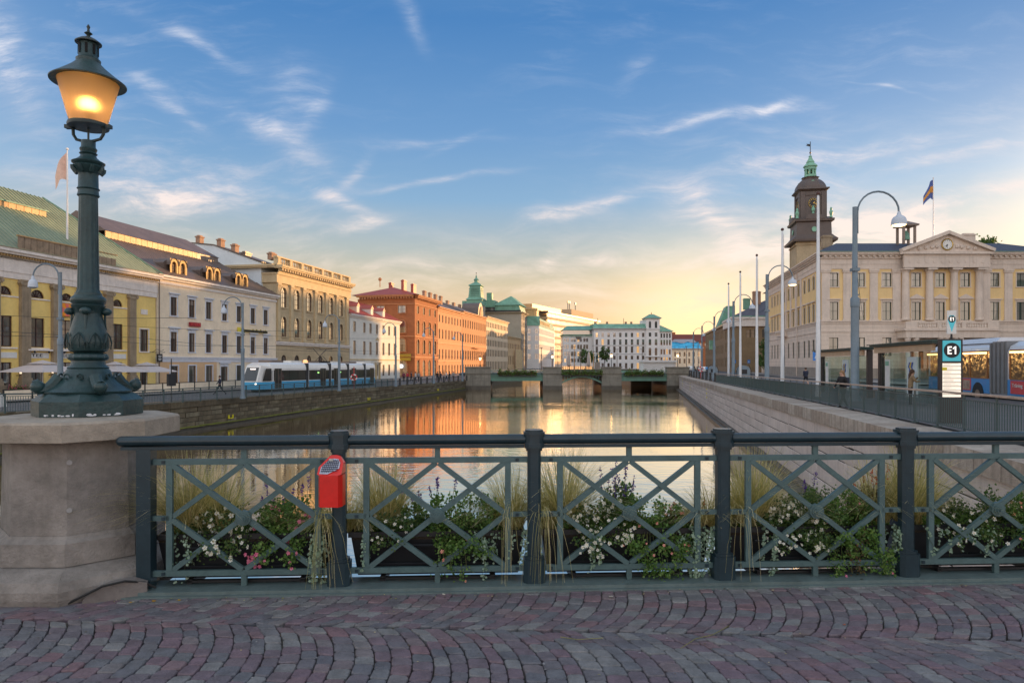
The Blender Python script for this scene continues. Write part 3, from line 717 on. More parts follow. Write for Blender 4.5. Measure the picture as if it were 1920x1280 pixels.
for i in range(9): x = -.058+i*.0135; lo = .10 if x < -.01 else .10+(x+.01)*3.3; hi = .74 if x > -.02 else .74-(-.02-x)*7; b.tube([tl(x, lo, 1), tl(x+.004, hi, 1)], .0022, 4)
for i in range(6): t_ = .18+i*.1; b.tube([tl(-.062+max(0,(t_-.4)*.12), t_, 1), tl(.058 if t_ < .66 else .045, t_, 1)], .0022, 4)
b.build('wire_mesh', mat('wire_dark', (.03,.035,.07), .5, 0), lb)
MB().box(-.012,.016,-.03,-.012,.985,1.0).build('latch', mat('pale_metal2', (.45,.45,.42), .4, .1), lb)

# ------------------------------------------------------------------ planters and plants
M_pl = mat('black_plastic_planter', (.008,.009,.012), .45, .2, 4)
M_soil = mat('dark_soil', (.03,.022,.015), .95, .3, 10, .6, 40)
PLAN = []
for k in range(6):
    x0 = (k-1)*SPC; L = SPC if k else 1.42; x0 = x0 if k else -1.42
    o = thing('planter_box', ['black planter box hanging behind the first lattice panel beside the pedestal','black planter box hanging behind the panel right of the red box','black planter box hanging behind the middle lattice panel','black planter box hanging behind the panel with most white blossoms','black planter box hanging behind the rightmost visible panel','black planter box past the last post at the right edge'][k], 'planter', (*rp(x0+L/2,.27),0), TH, 'planters on the bridge railing')
    b = MB(); h0, h1 = .62, .67; zl, zh = .06, .40
    P = [(-h0,-.14,zl),(h0,-.14,zl),(h0,.14,zl),(-h0,.14,zl)]; Q = [(-h1,-.19,zh),(h1,-.19,zh),(h1,.19,zh),(-h1,.19,zh)]
    b.face(P[::-1])
    for i in range(4): j = (i+1) % 4; b.face([P[i],P[j],Q[j],Q[i]])
    b.box(-h1-.015,h1+.015,-.205,-.19,zh-.035,zh+.005).box(-h1-.015,h1+.015,.19,.205,zh-.035,zh+.005)
    b.build('box', M_pl, o)
    MB().box(-h1+.01,h1-.01,-.185,.185,zh-.06,zh-.025).build('soil', M_soil, o)
    for z in (.16, .30): MB().tube([(-.46,-.212,z),(.46,-.212,z)], .012, 6).build('bracket_bar', M_pl, o)
    MB().box(-.44,.44,-.22,-.18,.045,.062).box(-.44,-.40,-.22,.15,.0,.07).box(.40,.44,-.22,.15,.0,.07).build('bracket', M_pl, o)
r7 = random.Random(21)
G_green = [(0,(.035,.065,.012)),(.5,(.06,.095,.02)),(1,(.10,.13,.035))]
def leafm(name, pal, rough=.55): 
    m = mat(name, pal[0][1], rough, .1, 4, palette=pal); 
    bs = m.node_tree.nodes['Principled BSDF']; t = NT(m.node_tree); out = [n for n in m.node_tree.nodes if n.type == 'OUTPUT_MATERIAL'][0]
    tr = t.n.new('ShaderNodeBsdfTranslucent'); src = bs.inputs['Base Color'].links[0].from_socket
    t.l.new(t.mix(1.0, src, (1.6,1.6,1.0,1), 'MULTIPLY'), tr.inputs[0]); mx = t.n.new('ShaderNodeMixShader'); mx.inputs[0].default_value = .38
    t.l.new(bs.outputs[0], mx.inputs[1]); t.l.new(tr.outputs[0], mx.inputs[2]); t.l.new(mx.outputs[0], out.inputs[0]); return m
ML = {
 'grass': leafm('feather_grass_blades', [(0, (0.24, 0.24, 0.084)), (0.35, (0.408, 0.372, 0.156)), (0.7, (0.624, 0.54, 0.276)), (1, (0.792, 0.684, 0.432))]),
 'green': leafm('bright_leaf', [(0, (0.06, 0.135, 0.022)), (0.5, (0.105, 0.21, 0.045)), (1, (0.195, 0.285, 0.075))]),
 'dark': leafm('dark_leaf', [(0, (0.031, 0.078, 0.019)), (0.5, (0.062, 0.124, 0.031)), (1, (0.124, 0.171, 0.046))]),
 'bronze': leafm('bronze_leaf', [(0, (0.065, 0.046, 0.026)), (0.5, (0.091, 0.078, 0.026)), (1, (0.182, 0.091, 0.039))]),
 'silver': leafm('silver_leaf', [(0, (0.161, 0.253, 0.184)), (0.5, (0.241, 0.345, 0.253)), (1, (0.345, 0.448, 0.345))]),
 'stem': leafm('stem_green', [(0,(.07,.10,.03)),(1,(.13,.14,.05))]),
 'white': leafm('white_petal', [(0,(.72,.70,.62)),(1,(.85,.84,.80))]),
 'pink': leafm('pink_petal', [(0,(.75,.12,.28)),(1,(.85,.30,.42))]),
 'salmon': leafm('salmon_petal', [(0,(.75,.22,.18)),(1,(.80,.38,.30))]),
 'violet': leafm('violet_petal', [(0,(.07,.03,.28)),(1,(.16,.06,.42))]),
 'redf': leafm('rust_petal', [(0,(.50,.07,.03)),(1,(.60,.16,.05))]),
 'gold': leafm('gold_centre', [(0,(.60,.32,.03)),(1,(.7,.45,.05))]),
}
def blade(b, p, az, h, lean, w, r):
    c, s_ = math.cos(az), math.sin(az); n = 6; L = []; 
    for i in range(n+1):
        t_ = i/n; o_ = lean*t_**1.6; z = h*(t_-.62*min(1.1,lean/h)*t_**2.6); L.append((p[0]+c*o_, p[1]+s_*o_, p[2]+z, w*(1-.75*t_)))
    f = r.uniform(0, math.pi); sx, sy = math.cos(f), math.sin(f)
    v0 = len(b.v)
    for x, y, z, ww in L: b.v.append((x-sx*ww, y-sy*ww, z)); b.v.append((x+sx*ww, y+sy*ww, z))
    for i in range(n): b.f.append((v0+2*i,v0+2*i+1,v0+2*i+3,v0+2*i+2)); b.mi.append(0)
def leaf(b, p, sz, r, mi=0, up=.4):
    d = Vector((r.gauss(0,1), r.gauss(0,1), r.gauss(0,1)+up)).normalized(); s_ = d.cross(Vector((r.gauss(0,1),r.gauss(0,1),r.gauss(0,1)))).normalized(); n = d.cross(s_)
    P = Vector(p); l = sz*r.uniform(.7,1.3); w = l*.42
    v0 = len(b.v); b.v += [tuple(P), tuple(P+d*l*.45+s_*w+n*l*.08), tuple(P+d*l+n*l*.02), tuple(P+d*l*.45-s_*w+n*l*.08)]
    b.f += [(v0,v0+1,v0+2,v0+3)]; b.mi.append(mi)
def flower(b, p, sz, r, mi, gi=None, n=5):
    ax = Vector((r.gauss(0,.5), -1, r.uniform(-.2,.8))).normalized(); u = ax.cross(Vector((0,0,1))).normalized(); w = ax.cross(u); P = Vector(p)
    for i in range(n):
        a = 2*math.pi*i/n+r.uniform(-.2,.2); d = u*math.cos(a)+w*math.sin(a); q = u*math.cos(a+1.57)+w*math.sin(a+1.57)
        v0 = len(b.v); b.v += [tuple(P), tuple(P+d*sz*.6+q*sz*.38+ax*sz*.2), tuple(P+d*sz+ax*sz*.25), tuple(P+d*sz*.6-q*sz*.38+ax*sz*.2)]; b.f.append((v0,v0+1,v0+2,v0+3)); b.mi.append(mi)
    if gi is not None:
        v0 = len(b.v); c = P+ax*sz*.22
        b.v += [tuple(c+(u*math.cos(k*2.09)+w*math.sin(k*2.09))*sz*.24) for k in range(3)]; b.f.append((v0,v0+1,v0+2)); b.mi.append(gi)
PANEL_TXT = ['behind the first lattice panel next to the pedestal','behind the panel just right of the red box','behind the middle lattice panel','behind the fourth lattice panel from the pedestal','behind the last full lattice panel','at the right edge of the picture']
def root_at(name, label, cat, x, n=.27, z=.36): return thing(name, label, cat, (*rp(x, n), z), TH)
def grass(x, label, n=360, h=.62, lean=.45, spread=.13, bias=0, z=.36, droop=0, rn=.27):
    o = root_at('feather_grass', label, 'grass clump', x, rn, z); r = random.Random(int(x*1000)+5); b = MB()
    for i in range(int(n*2.4)):
        a = r.uniform(0, 2*math.pi); q = spread*math.sqrt(r.random()); ln = abs(r.gauss(lean*.8, lean*.6)); hh = h*r.uniform(.55,1.15)
        az = a+r.gauss(0,.5)
        p = (q*math.cos(a), q*math.sin(a)*.7, 0)
        c = math.cos(az)*ln+bias*r.random(); s_ = math.sin(az)*ln*.55; az2 = math.atan2(s_, c); ln2 = math.hypot(s_, c)
        blade(b, p, az2, hh, min(ln2, hh*1.3), r.uniform(.0015,.0034), r)
    b.build('blades', ML['grass'], o)
    if droop:
        b = MB()
        for i in range(int(droop*.22)):
            x_ = r.gauss(-.02,.022); zt_ = r.uniform(.12,.25); pts = []; 
            wv = r.gauss(0,.05)
            v0 = len(b.v); nn = 7
            for k in range(nn+1):
                t_ = k/nn; yy = -.27-.12*math.sin(min(1, t_*2.2)*math.pi/2); z_ = zt_+.10*math.sin(t_*2.6)-t_*t_*r.uniform(.42,.62); xx = x_+wv*t_*1.5+r.gauss(0,.002)
                w_ = .0016*(1-.6*t_); b.v += [(xx-w_,yy,z_),(xx+w_,yy,z_)]
            for k in range(nn): b.f.append((v0+2*k,v0+2*k+1,v0+2*k+3,v0+2*k+2)); b.mi.append(0)
        b.build('drooping_blades', ML['grass'], o)
def bush(x, label, w, h, leafk, fl=None, nl=900, nf=60, lz=.022, fz=.016, fall=.15, name='bedding_plant', cat='flowering plant', z=.36, n=.20, gold=True, sprig=0, dep=.16):
    o = root_at(name, label, cat, x, n, z); r = random.Random(int(x*977)+int(h*100)); b = MB(); stem = MB()
    cl = [(r.uniform(-w/2,w/2), r.uniform(-dep,dep*.6), r.uniform(-fall*.3,h)) for _ in range(44)]
    cl = [c for c in cl if (c[0]/(w/2))**2 + (max(c[2],0)/h)**2 < 1.15]+[(r.uniform(-w/2.6,w/2.6), -dep-.03-r.uniform(0,.05), -fall*r.random()) for _ in range(int(8*fall/.1))]
    for c in cl: stem.tube([(c[0]*.3,0,-.04),(c[0]*.7,c[1]*.6,max(c[2],0)*.5+.02),c], .0028, 4)
    for i in range(int(nl*2.1)):
        c = r.choice(cl); p = (c[0]+r.gauss(0,.030), c[1]+r.gauss(0,.028), c[2]+r.gauss(0,.028)); leaf(b, p, lz, r)
    b.build('foliage', ML[leafk], o); stem.build('stems', ML['stem'], o)
    if fl:
        f = MB()
        for i in range(int(nf*1.35)):
            c = r.choice(cl); p = (c[0]+r.gauss(0,.035), min(c[1],-.02)+r.uniform(-.055,-.02), c[2]+r.gauss(0,.03)); flower(f, p, fz*r.uniform(.7,1.2), r, 0, 1 if gold else None)
        f.build('blossoms', [ML[fl], ML['gold']], o)
def salvia(x, label, n=7, h=.42, leafk='green', fl='violet', rn=.27, w=.09):
    o = root_at('salvia', label, 'flowering plant', x, rn); r = random.Random(int(x*733)+9); st = MB(); lf = MB(); f = MB()
    for i in range(n):
        bx_, by_ = r.gauss(0,w), r.gauss(0,.05); hh = h*r.uniform(.65,1.05); tx, ty = bx_+r.gauss(0,.05), by_+r.gauss(0,.03)
        st.tube([(bx_*.4,by_*.4,0),(bx_,by_,hh*.5),(tx,ty,hh)], .003, 4, r1=.0016)
        for k in range(80):
            t_ = r.random()**.8*.68; leaf(lf, (bx_*(.4+t_)+r.gauss(0,.022), by_+r.gauss(0,.02), hh*t_), .032, r)
        for k in range(34):
            t_ = .74+.26*r.random(); leaf(f, (bx_+(tx-bx_)*t_+r.gauss(0,.006), ty+r.gauss(0,.006), hh*t_), .014, r)
    st.build('stems', ML['stem'], o); lf.build('foliage', ML[leafk], o); f.build('flower_spikes', ML[fl], o)
def trail(x, label, n=12, w=.10, drop=.38, leafk='silver', dens=26):
    o = root_at('trailing_vine', label, 'trailing plant', x, .08, .38); r = random.Random(int(x*555)+3); st = MB(); lf = MB()
    for i in range(n):
        x_ = r.gauss(0,w*.55); d = drop*r.uniform(.5,1.1); y_ = -r.uniform(.0,.10); pts = [(x_*.6,.06,.01),(x_,y_*.6,.03)]; cx_, cy_, cz_ = x_, y_, .02
        m_ = 7
        for k in range(1, m_+1): cx_ += r.gauss(0,.010); cy_ += r.gauss(0,.006); cz_ -= d/m_; cz_ = max(cz_, -.335); pts.append((cx_, cy_, cz_))
        st.tube(pts, .0014, 3)
        for k in range(dens):
            t_ = r.random()*m_; j = min(int(t_), m_-1); q = Vector(pts[j+1])*(1-t_+j)+Vector(pts[j+2] if j+2 < len(pts) else pts[-1])*(t_-j)
            c = q+Vector((r.gauss(0,.011), -abs(r.gauss(0,.012)), r.gauss(0,.006))); nrm = Vector((r.gauss(0,.5),-1,r.gauss(.4,.4))).normalized(); u = nrm.cross(Vector((0,0,1))).normalized(); w_ = nrm.cross(u); s_ = r.uniform(.006,.012)
            v0 = len(lf.v); lf.v += [tuple(c+(u*math.cos(a*1.047)+w_*math.sin(a*1.047))*s_) for a in range(6)]; lf.f.append(tuple(range(v0,v0+6))); lf.mi.append(0)
    st.build('stems', ML['stem'], o); lf.build('leaves', ML[leafk], o)
# panel 0 (-1.42..0)
grass(-1.22, 'feather grass arching left over the lamp pedestal', 460, .66, .50, .13, -.10)
grass(-.98, 'upright feather grass '+PANEL_TXT[0], 260, .60, .4, .10, .08)
bush(-.88, 'white blossoms with bronze leaves '+PANEL_TXT[0], .46, .22, 'dark', 'white', 700, 44, fz=.021, fall=.10)
bush(-.45, 'pink geranium tumbling over the planter '+PANEL_TXT[0], .40, .26, 'green', 'pink', 950, 20, fz=.017, fall=.14, gold=False)
o = root_at('pink_flower_cluster', 'cluster of bright pink blossoms left of the rosette low on the first panel', 'flowers', -.64, .02, .20); fm = MB(); rr = random.Random(4)
for i in range(16): flower(fm, (rr.gauss(0,.035), rr.uniform(-.02,.0), rr.gauss(0,.035)), .017, rr, 0)
fm.build('blossoms', ML['pink'], o)
salvia(-.52, 'violet salvia spikes '+PANEL_TXT[0], 7, .44)
grass(-.10, 'pale feather grass bent behind the red box', 330, .40, .55, .10, -.14, droop=110)
trail(-.16, 'thick silver vine hanging beside the red box post', 14, .08, .40); trail(-1.18, 'thin silver vine hanging at the left end of first panel', 5, .08, .38, dens=14)
# panel 1
grass(.30, 'pale upright feather grass '+PANEL_TXT[1], 380, .60, .30, .10)
grass(.06, 'low bent feather grass under the red box', 220, .34, .42, .08, .10)
bush(.38, 'small white blossoms low '+PANEL_TXT[1], .34, .16, 'dark', 'white', 420, 26, fz=.015, fall=.05)
salvia(.66, 'leafy violet salvia with open water behind '+PANEL_TXT[1], 8, .45, 'green')
bush(.98, 'yellow green bush '+PANEL_TXT[1], .52, .26, 'green', None, 1100, 0, fall=.12)
bush(.86, 'loose trailing sprigs '+PANEL_TXT[1], .30, .06, 'green', 'salmon', 420, 5, fall=.28)
grass(1.30, 'golden feather grass sweeping left at the centre post', 360, .52, .5, .10, -.16, droop=60)
trail(1.10, 'silver vine hanging low '+PANEL_TXT[1], 7, .12, .34); trail(1.42, 'silver vine hanging left of the centre post', 10, .06, .38); trail(.20, 'short silver vine at the left of '+PANEL_TXT[1], 3, .04, .25)
# panel 2
grass(1.72, 'tall feather grass right of the centre post', 420, .70, .52, .12, -.04)
grass(1.56, 'drooping dry grass hanging over the centre post', 60, .3, .3, .05, 0, droop=110)
bush(1.98, 'mound of white bell blossoms '+PANEL_TXT[2], .50, .25, 'dark', 'white', 900, 95, fz=.017, fall=.12)
salvia(2.14, 'deep violet salvia '+PANEL_TXT[2], 8, .48, 'green'); salvia(2.24, 'tall violet salvia beside the deep violet one '+PANEL_TXT[2], 6, .54, 'green')
bush(2.42, 'green bush dotted salmon pink '+PANEL_TXT[2], .56, .26, 'green', 'salmon', 1500, 20, fz=.012, fall=.30, gold=False)
salvia(2.62, 'small rust red bloom at the right of '+PANEL_TXT[2], 3, .26, 'bronze', 'redf')
grass(2.88, 'low sweeping feather grass left of the fourth post', 260, .40, .55, .09, -.22)
trail(2.80, 'broad silver vine curtain left of the fourth post', 22, .16, .42, dens=34); trail(1.96, 'small silver vine under the white blossoms of the middle panel', 4, .05, .30)
# panel 3
grass(3.28, 'tall golden feather grass '+PANEL_TXT[3], 480, .68, .5, .12, .04)
grass(3.08, 'dry grass drooping right of the fourth post', 60, .3, .3, .05, 0, droop=40)
bush(3.52, 'dense cushion of white blossoms '+PANEL_TXT[3], .42, .24, 'dark', 'white', 800, 100, fz=.016, fall=.12)
bush(3.80, 'dark fine leaved bush '+PANEL_TXT[3], .40, .36, 'dark', None, 1300, 0, lz=.018, fall=.1)
bush(4.05, 'big tumbling green bush with few pink dots '+PANEL_TXT[3], .60, .28, 'green', 'pink', 1700, 8, fz=.011, fall=.34, gold=False)
bush(4.0, 'brown withered sprig '+PANEL_TXT[3], .12, .04, 'bronze', None, 200, 0, fall=.32)
salvia(3.74, 'violet bloom above the dark bush '+PANEL_TXT[3], 4, .42, 'green'); salvia(4.22, 'rust red flowers on tall stems '+PANEL_TXT[3], 6, .50, 'bronze', 'redf')
trail(3.34, 'silver vine at the left of '+PANEL_TXT[3], 7, .08, .42); trail(4.34, 'silver vine hanging beside the fifth post', 12, .06, .34)
# panel 4
grass(4.62, 'green feather grass sweeping right behind the fifth post', 460, .70, .5, .12, .10)
grass(4.32, 'feather grass left of the fifth post', 260, .56, .42, .1, -.05)
bush(4.98, 'white blossoms with silver vine '+PANEL_TXT[4], .42, .20, 'dark', 'white', 600, 36, fz=.019, fall=.08)
bush(5.22, 'fine green bush '+PANEL_TXT[4], .50, .30, 'dark', None, 1100, 0, lz=.02, fall=.05)
bush(5.55, 'green bush with pink flowers '+PANEL_TXT[4], .50, .26, 'green', 'salmon', 1300, 26, fz=.014, fall=.14)
trail(4.98, 'silver vines spread '+PANEL_TXT[4], 14, .26, .22, dens=20)
grass(6.05, 'feather grass '+PANEL_TXT[5], 300, .62, .45, .12)
bush(6.3, 'green bush '+PANEL_TXT[5], .5, .26, 'dark', 'pink', 900, 10, fall=.1)
for k_, (x_, kk_) in enumerate(((-.70,'dark'),(.74,'dark'),(2.2,'green'),(3.68,'dark'),(5.15,'green'))):
    bush(x_, 'low filler foliage along the planter rim '+PANEL_TXT[k_], 1.16, .10, kk_, None, 1500, 0, lz=.024, fall=.03, name='filler_plant', cat='plant', n=.27)
# beyond the pedestal
for x_, lab in ((-3.3,'feather grass glimpsed left of the lamp pedestal'),):
    grass(x_, lab, 200, .55, .45, .12)
bush(-3.55, 'dark leafy bush glimpsed left of the lamp pedestal', .5, .3, 'green', None, 700, 0)
# small litter on the setts
b = MB(); rr = random.Random(77)
for i in range(260):
    y = rr.uniform(3.5, 5.0); x = rr.uniform(-.78,.78)*y
    if (Vector((x,y))-RP).dot(RN) > -.17 or math.hypot(x+3.46,y-5.5) < .86: continue
    if i % 3: nn = rr.uniform(-.26,-.17); x, y = rp(rr.uniform(-1.6, 5.6), nn)
    q = rr.uniform(.002,.007); a = rr.random()*3
    b.face([(x+q*math.cos(a+k*1.57)*(1+.8*(k%2)), y+q*math.sin(a+k*1.57), .005+rr.random()*.003) for k in range(4)], rr.randrange(3))
tag(b.build('grit', [ML['bronze'], ML['grass'], MATS['grey_filler']]), 'fine leaf litter and grit scattered on the setts along the kerb', 'litter', kind='stuff')
def bit(x, y, s_, k, name, label, cat):
    r = random.Random(int(x*100)); b = MB(); b.face([(x+s_*math.cos(a)*r.uniform(.6,1.2), y+s_*.8*math.sin(a), .006+r.uniform(0,.006)) for a in [i*1.26 for i in range(5)]])
    tag(b.build(name, ML[k] if k in ML else k), label, cat)
bit(.72, 4.95, .022, 'white', 'petal', 'white petal lying on setts near the kerb in the middle', 'petal')
bit(-.50, 5.0, .016, 'white', 'petal', 'white petal lying on setts near the kerb right of the red box', 'petal')
bit(2.15, 4.42, .014, 'redf', 'leaf', 'orange leaf lying on the setts at the right', 'fallen leaf')
bit(2.95, 4.50, .013, 'redf', 'leaf', 'small brown leaf on the setts near the right edge', 'fallen leaf')
bit(-2.55, 4.86, .018, 'gold', 'leaf', 'golden leaf lying beside the pedestal foot', 'fallen leaf')
bit(-2.38, 4.88, .014, 'gold', 'leaf', 'golden leaf lying against the kerb by the pedestal', 'fallen leaf')
bit(-2.70, 4.83, .012, 'gold', 'leaf', 'tiny golden leaf closest to the pedestal foot stone', 'fallen leaf')
b = MB(); b.tube([(1.0,4.05,.008),(1.12,4.18,.012),(1.25,4.25,.010),(1.40,4.40,.008)], .0022, 4); tag(b.build('straw', ML['grass']), 'long dry straw lying across the setts right of centre', 'straw')
b = MB(); b.tube([(.30,4.22,.008),(.40,4.17,.012),(.56,4.20,.010)], .0022, 4); tag(b.build('straw', ML['grass']), 'short dry straw lying on the setts in the centre', 'straw')
# ------------------------------------------------------------------ building kit
GL = glassmat('dark_window_glass', (.03,.032,.03), .10)
GL_W = glassmat('west_lit_window_glass', (.12,.085,.05), .55)
GL_H = glassmat('hall_window_glass', (.02,.05,.04), .10, lit=.05)
GL_F = glassmat('far_window_glass', (.06,.055,.05), .22, lit=.10)
WC = {}
def arcpts(w, zt, n=8):
    r = w/2; return [(r*math.cos(math.pi*i/n), zt-r+r*math.sin(math.pi*i/n)) for i in range(n+1)]
def wall_mesh(b, x0, x1, z0, z1, ops, y=0.0, dep=.26, mi=0):
    xs = sorted(set([x0, x1]+[o[0]-o[1]/2 for o in ops]+[o[0]+o[1]/2 for o in ops])); zs = sorted(set([z0, z1]+[o[2] for o in ops]+[o[3] for o in ops]))
    xs = [x for x in xs if x0-1e-6 <= x <= x1+1e-6]; zs = [z for z in zs if z0-1e-6 <= z <= z1+1e-6]
    def inside(x, z): return any(abs(x-o[0]) < o[1]/2 and o[2] < z < o[3] for o in ops)
    for a, c in zip(zs[:-1], zs[1:]):
        if c-a < 1e-4: continue
        run = None
        for u, v in zip(xs[:-1], xs[1:]):
            if v-u < 1e-4: continue
            if not inside((u+v)/2, (a+c)/2):
                if run is None: run = u
                last = v
            else:
                if run is not None: b.face([(run,y,a),(last,y,a),(last,y,c),(run,y,c)], mi); run = None
        if run is not None: b.face([(run,y,a),(last,y,a),(last,y,c),(run,y,c)], mi)
    for o in ops:
        l, r_, zb, zt = o[0]-o[1]/2, o[0]+o[1]/2, o[2], o[3]
        if o[4]:
            ap = [(o[0]+px, pz) for px, pz in arcpts(o[1], zt)]; n = len(ap)-1
            for i in range(n):
                (ax, az), (bx_, bz) = ap[i], ap[i+1]
                b.face([(ax,y,az),(ax,y,zt),(bx_,y,zt),(bx_,y,bz)], mi)
                b.face([(ax,y,az),(bx_,y,bz),(bx_,y+dep,bz),(ax,y+dep,az)], mi)
            zt2 = zt-o[1]/2
        else:
            zt2 = zt; b.face([(l,y,zt),(r_,y,zt),(r_,y+dep,zt),(l,y+dep,zt)], mi)
        b.face([(l,y,zb),(l,y,zt2),(l,y+dep,zt2),(l,y+dep,zb)], mi); b.face([(r_,y,zb),(r_,y+dep,zb),(r_,y+dep,zt2),(r_,y,zt2)], mi)
        b.face([(l,y,zb),(l,y+dep,zb),(r_,y+dep,zb),(r_,y,zb)], mi)
def win_meshes(w, h, cols, rows, arch, fm, gm_, fw=.07, fan=False):
    k = ('w', round(w,3), round(h,3), cols, rows, arch, fm.name, gm_.name, fan)
    if k in WC: return WC[k]
    b = MB(); hw = w/2
    if arch:
        zs = h-hw
        ap = arcpts(w, h); ip = arcpts(w-2*fw, h-fw)
        for i in range(len(ap)-1): 
            b.face([(ap[i][0],.10,ap[i][1]),(ap[i+1][0],.10,ap[i+1][1]),(ip[i+1][0],.10,ip[i+1][1]),(ip[i][0],.10,ip[i][1])])
            b.face([(ip[i][0],.10,ip[i][1]),(ip[i+1][0],.10,ip[i+1][1]),(ip[i+1][0],.16,ip[i+1][1]),(ip[i][0],.16,ip[i][1])])
    else:
        zs = h; b.box(-hw+fw, hw-fw, .10, .17, h-fw, h)
    b.box(-hw, -hw+fw, .10, .17, 0, zs); b.box(hw-fw, hw, .10, .17, 0, zs); b.box(-hw+fw, hw-fw, .10, .17, 0, fw)
    mw = fw*.55
    if fan:
        for i in range(1, 6):
            a = math.pi*i/6; b.bar((0,.135,.0),(math.cos(a)*(hw-fw),.135,math.sin(a)*(hw-fw)), mw, .05)
        b.vprism([(hw*.28*math.cos(math.pi*i/6), fw+hw*.28*math.sin(math.pi*i/6)) for i in range(7)], .11, .15)
    else:
        for i in range(1, cols): x = -hw+w*i/cols; b.box(x-mw/2*1.4, x+mw/2*1.4, .112, .16, fw, zs-(0 if arch else fw)+(hw*.6 if arch else 0))
        for i in range(1, rows): z = (zs if arch else h)*i/rows; b.box(-hw+fw, hw-fw, .108, .158, z-mw/2, z+mw/2)
        if arch: b.box(-hw+fw, hw-fw, .105, .16, zs-mw/2, zs+mw/2)
    fr = b.mesh('window', fm)
    g = MB()
    if arch: g.face([(x,.165,z) for x, z in arcpts(w-.02, h-.01)]+[(-hw+.01,.165,.01),(hw-.01,.165,.01)])
    else: g.face([(-hw+.01,.165,.01),(hw-.01,.165,.01),(hw-.01,.165,h-.01),(-hw+.01,.165,h-.01)])
    WC[k] = (fr, g.mesh('pane', gm_)); return WC[k]
def surround_mesh(kind, w, h, m):
    k = ('s', kind, round(w,3), round(h,3), m.name)
    if k in WC: return WC[k]
    b = MB(); hw = w/2; t = .14
    if kind in ('flat','lintel','pediment','hood'):
        b.box(-hw-t, -hw-.002, -.06, .0, 0, h+.0); b.box(hw+.002, hw+t, -.06, .0, 0, h); b.box(-hw-t, hw+t, -.065, .0, h+.002, h+t)
        b.box(-hw-t-.06, hw+t+.06, -.12, .0, -.13, -.002)
    if kind == 'lintel': b.box(-hw-t-.1, hw+t+.1, -.05, 0, h+t+.002, h+t+.2); b.box(-hw-t-.22, hw+t+.22, -.22, .0, h+t+.202, h+t+.34)
    if kind == 'hood': b.box(-hw-t, hw+t, -.05, 0, h+t+.002, h+t+.28); b.box(-hw-.4, hw+.4, -.26, .0, h+t+.282, h+t+.44); b.box(-.12,.12,-.12,0,h+.1,h+.4)
    if kind == 'pediment':
        b.box(-hw-t, hw+t, -.05, 0, h+t+.002, h+t+.3); b.box(-hw-.42, hw+.42, -.28, .0, h+t+.302, h+t+.42); b.vprism([(-hw-.45,h+t+.422),(hw+.45,h+t+.422),(0,h+t+1.02)], -.28, .0)
    if kind == 'sill': b.box(-hw-.1, hw+.1, -.10, .0, -.11, -.002)
    if kind == 'arch':
        zs = h-hw; o_ = [((hw+.2)*math.cos(math.pi*i/10), zs+(hw+.2)*math.sin(math.pi*i/10)) for i in range(11)]; n_ = [((hw+.01)*math.cos(math.pi*i/10), zs+(hw+.01)*math.sin(math.pi*i/10)) for i in range(11)]
        for i in range(10): b.vprism([n_[i], o_[i], o_[i+1], n_[i+1]], -.09, .0)
        b.box(-hw-.2, -hw-.01, -.07, 0, 0, zs); b.box(hw+.01, hw+.2, -.07, 0, 0, zs); b.box(-hw-.26, hw+.26, -.16, .0, -.16, -.002); b.box(-hw-.26, -hw-.0, -.13, 0, zs-.1, zs+.06); b.box(hw, hw+.26, -.13, 0, zs-.1, zs+.06)
    WC[k] = b.mesh('surround', m); return WC[k]
def window(root, xc, zb, w, h, fm, gm_, cols=2, rows=2, arch=False, sur=None, sm_=None, y=0, fan=False, name='window', rz=0, small=False):
    fr, g = win_meshes(w, h, cols, rows, arch, fm, gm_, fan=fan)
    o = put(name, fr, root, (xc, y, zb))
    put('pane', g, o)
    if sur: put('surround', surround_mesh(sur, w, h, sm_), o)
    return o
def far_win_mesh(w, h, fm, gm_, rows=2):
    k = ('f', round(w,2), round(h,2), fm.name, gm_.name, rows)
    if k in WC: return WC[k]
    b = MB(); hw = w/2; y = .14; f = .07
    b.face([(-hw,y,0),(hw,y,0),(hw,y,h),(-hw,y,h)], 1); b.box(-f/2,f/2,y-.05,y-.005,0,h)
    for i in range(1, rows): b.box(-hw,hw,y-.045,y-.006,h*i/rows-f/2,h*i/rows+f/2)
    b.box(-hw,-hw+f,y-.05,y-.004,0,h); b.box(hw-f,hw,y-.05,y-.004,0,h)
    WC[k] = b.mesh('window', [fm, gm_]); return WC[k]
def hip(b, x0, x1, y0, y1, z0, z1, ridge_in, ov=.5, hipped=(True, True), mi=0, setb=None):
    xa, xb = x0-ov, x1+ov; ya, yb = y0-ov, y1+ov; ym = (ya+yb)/2 if setb is None else y0+setb
    ra = (xa+ridge_in if hipped[0] else xa, ym, z1); rb = (xb-ridge_in if hipped[1] else xb, ym, z1)
    b.face([(xa,ya,z0),(xb,ya,z0),rb,ra], mi); b.face([(xb,yb,z0),(xa,yb,z0),ra,rb], mi)
    b.face([(xa,yb,z0),(xa,ya,z0),ra], mi); b.face([(xb,ya,z0),(xb,yb,z0),rb], mi); b.face([(xa,ya,z0),(xa,yb,z0),(xb,yb,z0),(xb,ya,z0)], mi)
    return ra, rb
